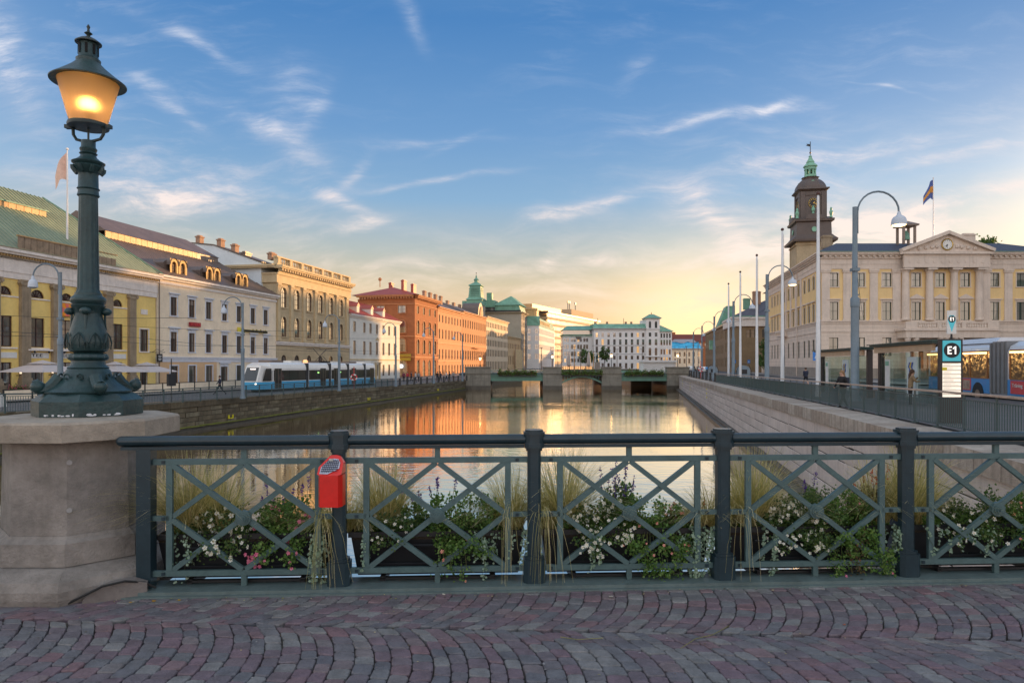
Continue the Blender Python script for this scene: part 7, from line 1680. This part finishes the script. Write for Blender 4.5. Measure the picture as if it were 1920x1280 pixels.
for k, (x0, x1) in enumerate(segs):
    b = shell(x0, x1); b.build('body_section', M_tw, tram)
    MB().box(x0+.05,x1-.05,-.02,-.001,.30,1.05).box(x0+.05,x1-.05,W_+.001,W_+.02,.30,1.05).build('blue_skirt', M_tb, tram)
    e_ = 1.4 if k == 0 else (.9 if k == 4 else .15)
    MB().box(x0+(.5 if k == 0 else .1), x1-(.4 if k == 4 else .1), -.03,-.001,1.12,2.22).build('window_band', GL_T, tram)
    nw = max(2, int((x1-x0)/1.6)); b = MB()
    for i in range(nw+1): x = x0+.12+(x1-x0-.24)*i/nw; b.box(x-.03,x+.03,-.045,-.031,1.12,2.22)
    b.build('window_pillars', M_blk, tram)
    if k in (0,1,2,3,4):
        dxs = {0:(3.2,),1:(13.4,),2:(17.0,),3:(22.2,),4:(28.3,)}[k]
        for dd in dxs:
            o = MB().box(dd-.65,dd+.65,-.05,-.002,.34,2.42).build('door', GL_T, tram); MB().box(dd-.03,dd+.03,-.06,-.051,.34,2.42).box(dd-.68,dd-.62,-.06,-.051,.34,2.42).box(dd+.62,dd+.68,-.06,-.051,.34,2.42).build('door_frame', M_seam, o)
    MB().box(x0+.2,x1-.2,.1,W_-.1,.02,.28).build('underframe', M_blk, tram)
for a, c in ((9.3,9.9),(15.0,15.6),(20.2,20.8),(25.6,26.2)): 
    b = MB(); [b.box(a+i*.1,a+i*.1+.07,-.04+.03*(i%2),W_+.04-.03*(i%2),.3,3.0) for i in range(6)]; b.build('bellows', M_gum, tram)
b = MB(); b.v = [(1.9,0,.28),(1.9,W_,.28),(1.9,W_,2.55),(1.9,0,2.55),(1.9,.4,3.05),(1.9,W_-.4,3.05),(.0,.35,.3),(.0,W_-.35,.3),(-.1,W_-.35,1.1),(-.1,.35,1.1),(.75,W_-.45,2.75),(.75,.45,2.75)]
b.f = [(9,8,7,6),(11,10,8,9),(4,5,10,11),(0,3,11,9),(0,9,6),(3,4,11),(1,8,10,2),(1,7,8),(2,10,5),(0,6,7,1)]; b.mi = [0]*10; b.build('cab', M_tw, tram)
b = MB(); b.face([(-.08,.5,1.15),(.62,.58,2.5),(.62,W_-.58,2.5),(-.08,W_-.5,1.15)]); b.v = [(x-.03,y,z+.02) for x,y,z in b.v]; b.build('windscreen', GL_T, tram)
b = MB(); b.face([(.55,.16,1.15),(1.85,-.035,1.15),(1.85,-.035,2.42),(1.05,.12,2.42)]); b.v = [(x-.01,y-.03,z) for x,y,z in b.v]; b.build('cab_side_window', GL_T, tram)
b = MB(); b.v = [(-.13,.34,.3),(-.13,W_-.34,.3),(-.13,W_-.34,1.05),(-.13,.34,1.05),(1.88,-.03,.3),(1.88,-.03,1.05),(-.05,.34,.3),(1.88,0,.3)]; b.f = [(0,3,2,1),(3,0,4,5)]; b.mi = [0,0]; b.build('blue_front', M_tb, tram)
MB().box(.48,.60,.9,1.5,2.3,2.42).build('destination_display', emis('white_display', (1,.8,.75), 1.6), tram)
for y_ in (.5, W_-.5): MB().sphere((-.15,y_,.85), .1, 8, 5).build('headlight', emis('headlight_white', (1,.95,.85), 1.2) if 'headlight_white' not in bpy.data.materials else bpy.data.materials['headlight_white'], tram)
for i, x in enumerate((4,8,12.2,18,23,28)): MB().box(x-1.2,x+1.2,.5,W_-.5,3.051,3.28).build('roof_unit', M_tw if i % 2 else M_seam, tram)
for x, d in ((13.6,1),(16.6,-1)):
    b = MB(); b.tube([(x,1.25,3.1),(x+d*1.5,1.25,3.9),(x-d*.2,1.25,4.75)], .04, 5).tube([(x,.85,3.1),(x+d*1.4,.9,3.9)], .03, 4).box(x-d*.2-.12,x-d*.2+.12,.4,2.1,4.75,4.82).box(x-.7,x+.7,.7,1.8,3.05,3.3); b.build('pantograph', M_black, tram)
MB().lathe([(.28,3.05),(.28,3.3),(.12,3.42)], 10, cx=10.6, cy=.8).build('beacon', emis('orange_beacon', (1,.35,.03), .8), tram)
for x in (12.0,17.9): MB().box(x,x+.35,-.052,-.047,1.85,1.98).build('green_display', emis('green_led', (.3,1,.15), 1.5) if 'green_led' not in bpy.data.materials else bpy.data.materials['green_led'], tram)
# ------------------------------------------------------------------ articulated bus
M_bw = mat('bus_white_paint', (.58,.60,.64), .3, .06, 1, coat=.3); M_bb = mat('bus_blue_paint', (.03,.26,.62), .3, .06, 1, coat=.3)
M_int = bpy.data.materials.new('lit_bus_interior'); M_int.use_nodes = True; t = NT(M_int.node_tree); bs = M_int.node_tree.nodes['Principled BSDF']; tcn = t.n.new('ShaderNodeTexCoord')
mp = t.n.new('ShaderNodeMapping'); t.l.new(tcn.outputs['Object'], mp.inputs[0]); mp.inputs['Scale'].default_value = (2.2, 2.2, 2.6)
v = t.m('POWER', t.sm(t.noise(mp.outputs[0], 1.8, 6, .75, .6), .44, .74), 1.5); bs.inputs['Base Color'].default_value = (.12,.06,.02,1)
bs.inputs['Emission Color'].default_value = (1,.52,.15,1); sxx = t.n.new('ShaderNodeSeparateXYZ'); t.l.new(tcn.outputs['Object'], sxx.inputs[0]); t.l.new(t.mul(t.mul(v, 2.6), t.add(.12, t.sm(sxx.outputs[2], 1.3, 2.3))), bs.inputs['Emission Strength'])
bp = lambda d: (17.7+TA*d, d)
bus = thing('articulated_bus', 'blue and white articulated bus with warm lit windows behind the timetable pillar', 'bus', (bp(43)[0], 43, -.24), -math.pi/2-AL)
BL = 19.5; sx_ = [(0,8.2),(9.85,BL)]
for k, (x0, x1) in enumerate(sx_):
    b = MB(); pr = [(0,.35),(0,2.45),(.12,2.75),(.5,2.98),(2.05,2.98),(2.43,2.75),(2.55,2.45),(2.55,.35)]; b.xprism(pr[::-1], x0+(.5 if k == 0 else 0), x1); b.build('body_section', M_bw, bus)
    if k == 0: 
        b = MB(); b.v = [(.5,0,.35),(.5,2.55,.35),(.5,2.43,2.75),(.5,.12,2.75),(0,.2,.35),(0,2.35,.35),(.1,2.2,2.5),(.1,.3,2.5)]; b.f = [(4,7,6,5),(0,3,7,4),(1,5,6,2),(3,2,6,7)]; b.mi = [0]*4; b.build('nose', GL_T, bus)
    MB().box(x0+(.5 if k == 0 else .05),x1-.05,-.03,-.001,.36,1.12).build('blue_side', M_bb, bus)
    MB().box(x0+(.7 if k == 0 else .15),x1-.15,-.02,-.001,1.16,2.52).build('lit_interior', M_int, bus)
    nw = int((x1-x0)/1.9); b = MB()
    for i in range(nw+1): x = x0+.3+(x1-x0-.6)*i/nw; b.box(x-.05,x+.05,-.05,-.021,1.16,2.52)
    b.box(x0+.3,x1-.1,-.05,-.021,2.521,2.58).box(x0+.3,x1-.1,-.05,-.021,1.121,1.16); b.build('window_frames', mat('orange_frame', (.30,.12,.04), .5, .1), bus)
    MB().box(x0+.3,x1-.3,-.06,-.052,2.40,2.50).build('light_strip', emis('amber_strip', (1,.55,.18), 3) if 'amber_strip' not in bpy.data.materials else bpy.data.materials['amber_strip'], bus)
    MB().xprism([(.35,2.981),(.6,3.25),(1.95,3.25),(2.2,2.981)], x0+1.2, x1-.3).build('roof_pod', M_bw, bus)
b = MB(); [b.box(8.2+i*.206,8.2+i*.206+.14,-.06+.05*(i%2),2.6-.05*(i%2),.4,2.95+.06*(i%2)) for i in range(8)]; b.build('bellows', mat('silver_grey_bellows', (.20,.20,.205), .6, .1, 3), bus)
for x in (2.5,6.9,15.5):
    o = MB().tube([(x,-.05,.25),(x,.3,.25)], .48, 18).build('wheel', M_blk, bus); MB().tube([(x,-.075,.25),(x,-.052,.25)], .28, 14).build('rim', M_seam, o)
    MB().tube([(x,-.055,.30),(x,-.0305,.30)], .62, 18).build('wheel_arch', M_blk, bus)
M_ad = mat('red_advert', (.62,.07,.08), .5, .1, 2); M_ad2 = mat('photo_advert', (.36,.26,.20), .5, .5, 5)
for x0 in (3.9,10.2): o = MB().box(x0,x0+2.2,-.045,-.031,.45,1.08).build('advert_panel', M_ad, bus); text('Träning', .26, o, (x0+.62,-.05,.85), (math.pi/2,0,0), M_sign, width=.95); MB().box(x0+1.3,x0+2.1,-.05,-.046,.5,1.0).build('advert_picture', M_ad2, o)
# ------------------------------------------------------------------ bus shelters
GLS = bpy.data.materials.new('shelter_glass'); GLS.use_nodes = True; t = NT(GLS.node_tree); t.n.clear(); o_ = t.n.new('ShaderNodeOutputMaterial'); g_ = t.n.new('ShaderNodeBsdfGlossy'); g_.inputs['Roughness'].default_value = .03; tp = t.n.new('ShaderNodeBsdfTransparent'); tp.inputs[0].default_value = (.78,.88,.84,1); mx = t.n.new('ShaderNodeMixShader'); fr = t.n.new('ShaderNodeLayerWeight'); fr.inputs[0].default_value = .5
t.l.new(t.add(t.mul(t.m('POWER', fr.outputs['Facing'], 4.0), .5), .06), mx.inputs[0]); t.l.new(tp.outputs[0], mx.inputs[1]); t.l.new(g_.outputs[0], mx.inputs[2]); t.l.new(mx.outputs[0], o_.inputs[0])
M_dg = mat('dark_teal_shelter_frame', (.03,.07,.065), .5, .1, 3); M_dk = mat('dark_brown_post', (.03,.022,.022), .5, .1, 3); M_bei = mat('beige_fascia', (.55,.38,.24), .6, .1, 2)
for (da, db, lab) in ((27.2,34.2,'nearer glass bus shelter with green roof behind the railing'),(36.0,45.5,'farther glass bus shelter with green roof beside the big lamp pole')):
    L = (db-da)/CA; sh = thing('bus_shelter', lab, 'bus shelter', (11.7+TA*db, db, zR(db)), -math.pi/2-AL)
    MB().box(-.3,L+.3,-.35,.45,2.62,2.70).box(-.4,L+.4,-.45,.55,2.701,2.75).build('roof', M_dg, sh); MB().box(-.1,L-.1,-.2,-.08,2.32,2.60).build('fascia', M_bei, sh)
    n_ = 3
    for x in (0,L): MB().box(x-.12,x+.12,.0,.25,0,2.6).build('post', M_dk, sh)
    for i in range(n_):
        x0, x1 = .15+(L-.3)*i/n_, .15+(L-.3)*(i+1)/n_; MB().box(x0,x1-.04,.10,.115,.15,2.3).build('glass_pane', GLS, sh)
    MB().box(L*.12,L*.12+.6,.02,.06,.6,2.0).build('timetable_poster', M_sign, sh); MB().box(L*.12+.06,L*.12+.54,.01,.019,1.7,1.92).build('poster_header', M_tcg, sh)
    p_ = MB().box(L*.52,L*.52+1.1,.02,.08,.35,2.1).build('city_poster', mat('pale_blue_poster', (.50,.58,.60), .5, .05, 1), sh)
    b = MB()
    for k, (xx, m_) in enumerate(((.35,0),(.5,1),(.65,0))): b.tube([(L*.52+xx-.05,.01,1.3+.04*k),(L*.52+xx+.05,.01,1.5),(L*.52+xx-.06,.01,1.65),(L*.52+xx+.06,.01,1.85)], .05, 4, mi=m_)
    b.build('emblem', [F_b, mat('emblem_gold', (.6,.45,.03), .5, 0)], p_)
    MB().box(.3,L-.3,.3,.6,.45,.5).box(.5,.6,.35,.55,0,.45).box(L-.6,L-.5,.35,.55,0,.45).build('bench', M_seam, sh)
# E1 timetable pillar
def e1sign(root, zc, h, m_, y):
    k = h; b = MB(); x0 = -.52*k; t_ = .17*k; z0, z1 = zc-h/2, zc+h/2
    b.vprism([(x0,z0),(x0+.5*k,z0),(x0+.5*k,z0+t_),(x0+t_,z0+t_),(x0+t_,zc-t_/2),(x0+.44*k,zc-t_/2),(x0+.44*k,zc+t_/2),(x0+t_,zc+t_/2),(x0+t_,z1-t_),(x0+.5*k,z1-t_),(x0+.5*k,z1),(x0,z1)], y, y+.008); b.build('letter_e', m_, root)
    b = MB(); a = .32*k; b.vprism([(a,z0),(a+t_,z0),(a+t_,z1),(a+.02*k,z1),(a-.22*k,z1-.24*k),(a-.22*k,z1-.40*k),(a,z1-.24*k)], y, y+.008); b.build('digit_one', m_, root)
py_ = thing('timetable_pillar', 'dark framed illuminated E1 timetable pillar at the right', 'sign', ((1784-960)/1280*19.6, 19.6, -.03), R(-8))
MB().box(-.30,.30,0,.16,0,2.42).build('frame', M_dk, py_); MB().box(-.24,.24,-.02,-.001,.75,1.72).build('timetable_panel', emis('lit_white_panel', (1,.86,.76), .55), py_)
MB().box(-.24,.24,-.02,-.001,1.78,2.37).build('header_panel', mat('turquoise_panel', (.06,.42,.50), .4, .05, 1, emit=(.06,.42,.5), estr=.25), py_)
MB().tube([(0,-.021,2.09),(0,-.03,2.09)], .215, 24).build('roundel', M_blk, py_); e1sign(py_, 2.09, .225, emis('white_letters', (1,1,1), .7), -.035)
b = MB()
for k in range(8): b.box(-.24,.24,-.024,-.021,.82+k*.115,.835+k*.115)
b.build('panel_lines', M_blk, py_); MB().box(-.255,-.13,-.026,-.0245,1.51,1.60).build('yellow_mark', MATS['sign_yellow'], py_)
b = MB(); rr = random.Random(8)
for k in range(8):
    for j in range(3): z_ = .86+k*.115+j*.022; b.box(-.22,-.22+rr.uniform(.15,.4),-.023,-.0205,z_,z_+.006)
b.build('small_print', MATS['grey_filler'], py_)
fs = thing('stop_flag_sign', 'small white and turquoise E1 sign on a post above the timetable pillar', 'sign', ((1784-960)/1280*19.85, 19.85, 2.42), R(-6)); MB().box(-.02,.02,-.02,.02,-2.4,.12).build('post', M_black, fs)
MB().box(-.125,.125,-.02,.02,.12,.80).build('panel', M_sign, fs); MB().tube([(0,-.021,.55),(0,-.027,.55)], .10, 16).build('roundel', M_blk, fs); MB().vprism([(-.11,.52),(0,.17),(.11,.52),(.06,.66),(-.06,.66)], -.0208, -.0203).build('turquoise_drop', MATS['turquoise_panel'], fs); e1sign(fs, .55, .10, bpy.data.materials['white_letters'], -.032)
# small blue signs
for (x, y, z, lab) in ((27.6,62,-.4,'small blue and white tram stop sign on a post by the town hall'),(52.5,161,-.7,'blue square road sign left of the museum wall'),(54.8,158,-.7,'blue square road sign just right of the other by the museum')):
    o = thing('road_sign', lab, 'sign', (x,y,z)); MB().tube([(0,0,0),(0,0,3.0)], .03, 5).build('post', M_seam, o); MB().box(-.3,.3,-.06,-.032,2.3,3.1).build('plate', mat('sign_blue', (.03,.20,.60), .4, .03), o); MB().vprism([(-.15,2.5),(.15,2.5),(0,2.9)], -.07, -.061).build('symbol', M_sign, o)
# ------------------------------------------------------------------ parasols
M_par = mat('greyish_parasol_cloth', (.50,.45,.44), .8, .06, 1); 
for (u_, sc, lab) in ((80,1.0,'grey white square parasol at the far left before the yellow house'),(157,.95,'grey white parasol half hidden behind the lamp column'),(216,.9,'grey white parasol just right of the lamp column'),(275,.95,'grey white parasol nearest the cream white house')):
    d_ = 49.5/(TA+(960-u_)/1280); z_ = zL(d_)
    o = thing('parasol', lab, 'parasol', (-49.5+TA*d_, d_, z_), LR, 'parasols of the pavement cafe'); h_ = 1.7-17/1280*d_-z_
    MB().tube([(0,0,0),(0,0,h_+.7)], .045, 6).box(-.35,.35,-.35,.35,0,.12).build('pole', M_fp, o); w_ = 2.2*sc
    b = MB(); P = [(-w_,-w_),(w_,-w_),(w_,w_),(-w_,w_)]
    for i in range(4): j = (i+1) % 4; b.face([(*P[i],h_),(*P[j],h_),(P[j][0]*.28,P[j][1]*.28,h_+.62),(P[i][0]*.28,P[i][1]*.28,h_+.62)])
    b.build('canopy', M_par, o); b = MB()
    for i in range(4): j = (i+1) % 4; b.face([(P[i][0]*.36,P[i][1]*.36,h_+.66),(P[j][0]*.36,P[j][1]*.36,h_+.66),(0,0,h_+.98)])
    b.build('top_canopy', M_par, o)
# cafe screen and planters
o = thing('cafe_screen', 'long low cream windbreak with dark frame of the pavement cafe', 'windbreak', (-47+TA*50, 50, zL(50)), LR)
for i in range(14): 
    MB().box(i*2.4+.05,i*2.4+2.3,-.03,.03,.12,.85).build('panel', M_cream, o)
    MB().box(i*2.4-.04,i*2.4+.04,-.05,.05,0,.95).build('post', M_black, o)
MB().box(0,33.6,-.05,.05,.86,.92).build('top_rail', M_black, o)
r = random.Random(31)
for i, x in enumerate((wx for wx in (9.5,13,16.4,19.8))):
    p_ = yb.matrix_basis @ Vector((x,-1.2,zL(60)-.0)); o = thing('cafe_planter', ['leftmost','second','third','rightmost'][i]+' dark planter with red flowers against the yellow house', 'planter', tuple(p_), LR); MB().box(-.9,.9,-.25,.25,0,.5).build('box', M_blk, o); b = MB()
    for k in range(420): leaf(b, (r.uniform(-.9,.9), r.gauss(0,.15), .55+abs(r.gauss(0,.2))), .12, r, 0 if k % 4 else 1)
    b.build('foliage', [ML['dark'], ML['pink']], o)
bs_ = thing('bus_stop_screen', 'white rounded fan shaped board glimpsed left of the lamp base', 'sign', (-33.6+TA*36+1.0-3.2, 36.5, zL(36)), LR); b = MB(); b.vprism([(0,.2)]+[(1.9*math.cos(math.pi/2*(1-i/8)), .2+1.3*math.sin(math.pi/2*(1-i/8))) for i in range(9)], -.04, .04); b.build('board', M_sign, bs_)
o = thing('notice_box', 'small dark notice box on a post by the left quay railing', 'sign', (-33.2+TA*50-1.5, 50, zL(50)), LR); MB().tube([(0,0,0),(0,0,3.2)], .04, 5).build('post', M_black, o); MB().box(-.4,.4,-.08,.08,1.2,2.1).build('box', M_blk, o)
# lifebuoys
def buoy(x, y, z, lab):
    o = thing('lifebuoy', lab, 'lifebuoy', (x, y, z)); MB().box(-.04,.04,-.03,.03,0,2.6).build('stand', mat('red_post', (.45,.03,.03), .5, .1), o)
    for k in range(8): b = MB(); b.tube([(.33*math.cos(a),-.1,1.35+.33*math.sin(a)) for a in [k*math.pi/4+j*math.pi/16 for j in range(5)]], .085, 7); b.build('ring_segment', M_sign if k % 2 else mat('buoy_red', (.6,.03,.04), .5, .05), o)
buoy(-33.9+TA*79.5, 79.5, zL(79), 'red and white lifebuoy on a red post in front of the tram'); buoy(8.4+TA*103, 103, zR(100), 'red and white lifebuoy on the far right quay')
# transformer cabinets with round tops
for (u_, d_, lab) in ((1337,104,'grey round topped cabinet on the right quay beside the bollards'),(1395,76,'grey round topped cabinet behind the right railing between flagpoles')):
    o = thing('street_cabinet', lab, 'cabinet', (ux(u_,d_)+.0, d_, zR(d_)));
    b = MB(); b.vprism([(-.7,0),(.7,0),(.7,1.3)]+[(.7*math.cos(math.pi*i/8), 1.3+.55*math.sin(math.pi*i/8)) for i in range(1,8)]+[(-.7,1.3)], 0, .5); b.build('case', M_pole, o); MB().box(-.35,.35,-.02,-.001,.9,1.4).build('hatch', M_blk, o); MB().tube([(.8,0,0),(.8,0,1.3),(.55,0,1.9),(0,0,2.05),(-.55,0,1.9),(-.8,0,1.3),(-.8,0,0)], .03, 5).build('hoop', M_black, o)
# ------------------------------------------------------------------ cars
def car(x, y, z, rz, m_, label):
    o = thing('parked_car', label, 'car', (x,y,z), rz); b = MB(); b.vprism([(-2.1,.3),(2.1,.3),(2.15,.75),(1.2,.95),(.6,1.4),(-.9,1.45),(-1.7,.95),(-2.15,.8)], -.85, .85); b.build('body', m_, o)
    b = MB(); b.vprism([(1.05,.97),(.55,1.36),(-.85,1.40),(-1.5,.97)], -.87, .87); b.build('windows', GL, o)
    for wx_ in (-1.3,1.3):
        for wy in (-.8,.8): MB().tube([(wx_,wy-.1,.32),(wx_,wy+.1,.32)], .32, 12).build('wheel', M_blk, o)
car(ux(1297,205), 205, -.7, R(65), M_tw, 'white car farthest left beyond the right bollards'); car(ux(1312,190), 190, -.7, R(75), M_seam, 'grey car beyond the right bollards'); car(ux(1318,172), 172, -.7, R(78), M_tw, 'white car nearest behind the right bollards')
# ------------------------------------------------------------------ people
M_skin = mat('skin', (.45,.26,.18), .6, .05, 5); M_navy = mat('navy_cloth', (.02,.025,.05), .85, .1, 5); M_shirtw = mat('white_cloth', (.6,.6,.6), .85, .1, 4); M_shred = mat('red_cloth', (.42,.03,.05), .85, .1, 4); M_mar = mat('maroon_cloth', (.16,.03,.07), .85, .1, 4); M_blkc = mat('black_cloth', (.012,.012,.015), .85, .1, 4); M_hair = mat('brown_hair', (.07,.035,.02), .7, .1, 8); M_gry = mat('grey_cloth', (.25,.26,.28), .85, .1, 4); M_hairl = mat('light_brown_hair', (.22,.13,.06), .6, .1, 8)
def person(label, x, y, z, rz, h=1.74, top=M_navy, legs=M_blkc, stride=.25, arm=(0,0), hair=M_hair, long_hair=False, bag=None, lean=0, shorts=False, armup=False, group=None):
    k = h/1.74; o = thing('person', label, 'person', (x,y,z), rz, group)
    V = [(0,0,.93),(0,-.01,1.12),(0,-lean*.5,1.30),(0,-lean,1.42),(0,-lean-.01,1.49),(0,-lean-.02,1.58),(0,-lean-.03,1.69),
         (.09,0,.88),(.10,-stride*.45,.50),(.10,-stride*.9+(.0),.09),(.10,-stride*.9-.14,.05),
         (-.09,0,.88),(-.10,stride*.35,.48),(-.10,stride*1.1,.10),(-.10,stride*1.1-.13,.05),
         (.18,-lean,1.40),(.24,-lean+stride*.3,1.14),(.22,-lean+stride*.2-.14,.92),(-.18,-lean,1.40),(-.24,-lean-stride*.3,1.14),(-.22,-lean-stride*.3-.16,.94)]
    if armup: V[16] = (.24,-lean-.12,1.22); V[17] = (.12,-lean-.26,1.40); V[19] = (-.24,-lean-.1,1.20); V[20] = (-.1,-lean-.3,1.22)
    E = [(0,1),(1,2),(2,3),(3,4),(4,5),(5,6),(0,7),(7,8),(8,9),(9,10),(0,11),(11,12),(12,13),(13,14),(3,15),(15,16),(16,17),(3,18),(18,19),(19,20)]
    Rr = [.15,.125,.15,.13,.055,.095,.075,.10,.065,.045,.04,.10,.065,.045,.04,.07,.045,.035,.07,.045,.035]
    me = bpy.data.meshes.new('body'); me.from_pydata([tuple(c*k for c in v) for v in V], E, []); tmp = bpy.data.objects.new('tmp', me); COL.objects.link(tmp)
    sk = tmp.modifiers.new('s', 'SKIN'); sl = me.skin_vertices[0].data
    for i, r_ in enumerate(Rr): f = 1.25 if i in (0,1,2) else 1.0; sl[i].radius = (r_*k*f, r_*k*(.85 if i in (0,1,2,3) else 1))
    sl[0].use_root = True; tmp.modifiers.new('u', 'SUBSURF').levels = 2
    dg = bpy.context.evaluated_depsgraph_get(); dg.update(); m2 = bpy.data.meshes.new_from_object(tmp.evaluated_get(dg)); bpy.data.objects.remove(tmp)
    m2.materials.clear()
    for m_ in (top, legs, M_skin, M_blk): m2.materials.append(m_)
    for p in m2.polygons:
        c = p.center/k; p.use_smooth = True
        p.material_index = 3 if c.z < .09 else (2 if shorts and c.z < .55 else (1 if c.z < .95 and abs(c.x) < .19 else (2 if c.z > 1.47 or (c.z < .98 and abs(c.x) > .19) else 0)))
    put('body', m2, o)
    hb = MB(); hz = 1.655*k; hy = (-lean-.02)*k; hb.sphere((0,hy+.025*k,hz), .105*k, 12, 8, sz=1.05); 
    if long_hair: hb.tube([(0,hy+.05*k,hz),(0,hy+.12*k,hz-.18*k),(0,hy+.14*k,hz-.36*k)], .085*k, 8, r1=.04*k)
    hb.build('hair', hair, o, smooth=True)
    fm = MB(); fm.sphere((0,hy-.125*k,hz-.05*k), .018*k, 6, 4).build('nose', M_skin, o)
    if bag: MB().box(-.14*k,.14*k,.10*k-lean*k,.28*k-lean*k,1.0*k,1.42*k).build('backpack', bag, o)
    return o
d_ = 27.5; person('woman with long hair and dark backpack walking behind the right railing', ux(1581,d_), d_, zR(d_)-.06, R(-75), 1.55, M_blkc, M_blkc, .3, hair=M_hairl, long_hair=True, bag=M_navy, lean=.06)
d_ = 62; person('runner in dark top and shorts seen from behind by the town hall', ux(1511,d_), d_, zR(d_)-.15, R(180), 1.75, M_navy, M_blkc, .4, shorts=True, lean=.04)
d_ = 29.0; person('curly haired person in a brown jacket standing inside the bus shelter', ux(1717,d_), d_+.4, zR(d_)-.15, R(70), 1.66, M_mb, M_blkc, .05, long_hair=True, lean=.08, armup=True)
d_ = 63.5; person('man in dark jacket walking beside the tram front', ux(412,d_), d_, zL(d_), R(-70), 1.78, M_navy, M_blkc, .5)
grp = ((757,118,M_mar,'person in maroon at left of the group by the brick house'),(764,117,M_shred,'person in bright red in the group by the brick house'),(771,119,M_navy,'person in navy beside the one in red by the brick house'),(779,112,M_shirtw,'person in white shirt before the brick house'),(785,116,M_gry,'person in grey right of the white shirt before the brick house'),(820,120,M_blkc,'person in black before the pink house'),(826,118,M_navy,'person in navy before the pink house'),(837,124,M_shirtw,'person in white before the pink house'),(843,122,M_blkc,'person in black right of the one in white before the pink house'),(850,126,M_gry,'person in grey nearest the far bridge'))
for i, (u_, d_, m_, lab) in enumerate(grp): person(lab, ux(u_,d_), d_, zL(d_), R(37*i), 1.70+.02*(i%4), m_, M_navy if i % 2 else M_blkc, .18, group='people walking on the left bank')
# cyclist
cy_ = thing('bicycle', 'bicycle ridden along the right quay', 'bicycle', (ux(1325,128),128,-.7), R(85)); 
for x in (-.52,.52): b = MB(); b.tube([(x+.33*math.cos(a),0,.34+.33*math.sin(a)) for a in [j*math.pi/8 for j in range(17)]], .025, 5); b.build('wheel', M_black, cy_)
MB().tube([(-.52,0,.34),(-.15,0,.85),(.4,0,.85),(.52,0,.34)], .02, 5).tube([(-.15,0,.85),(.0,0,.35),(.4,0,.85),(.38,0,1.05)], .02, 5).build('frame', M_black, cy_)
person('cyclist in a bright blue shirt on the right quay', ux(1325,128), 128, -.45, R(175), 1.65, M_bb, M_blkc, .2, lean=.15)
# ------------------------------------------------------------------ overhead wires
def wire(pts, label):
    P = []
    for a, c in zip(pts[:-1], pts[1:]):
        a, c = Vector(a), Vector(c)
        for i in range(6): t_ = i/6; q = a.lerp(c, t_); q.z -= .25*4*t_*(1-t_); P.append(tuple(q))
    P.append(pts[-1]); b = MB(); b.tube(P, .014, 4); tag(b.build('overhead_wire', M_black), label, 'wire')
for k, off in enumerate((-37.3,-41.6)): wire([(off+TA*d, d, 4.25+zL(d)+.5) for d in (30,50,70,92,115,140,170)], ['tram contact wire nearer the canal','tram contact wire nearer the houses'][k])
for k, d in enumerate((50,70,92)): wire([(-33+TA*d, d, 5.0),(-55+TA*d, d, 5.6)], ['span wire before the yellow house','span wire before the cream white house','span wire before the ochre palace'][k])
wire([(9.9+TA*32,32,6.2),(36,70,6.4)], 'span wire from the big lamp towards the town hall'); wire([(9.9+TA*55,55,6.2),(9.9+TA*75,75,6.2),(9.9+TA*97,97,6.1)], 'wire linking the arched lamps on the right quay')

for o in bpy.data.objects:
    if o.parent and o.name.split('.')[0] in ('blades','drooping_blades','foliage','blossoms','leaves','flower_spikes','stems','crown','relief_figures','flaked_patch','small_print','wire_mesh','bolt_heads','printed_lines','gilt_numerals','brackets','modillions','dentils','mullions','window_surrounds','panel_lines','window_pillars','window_frames','louvres','scroll_relief','moss'): o['kind'] = 'stuff'
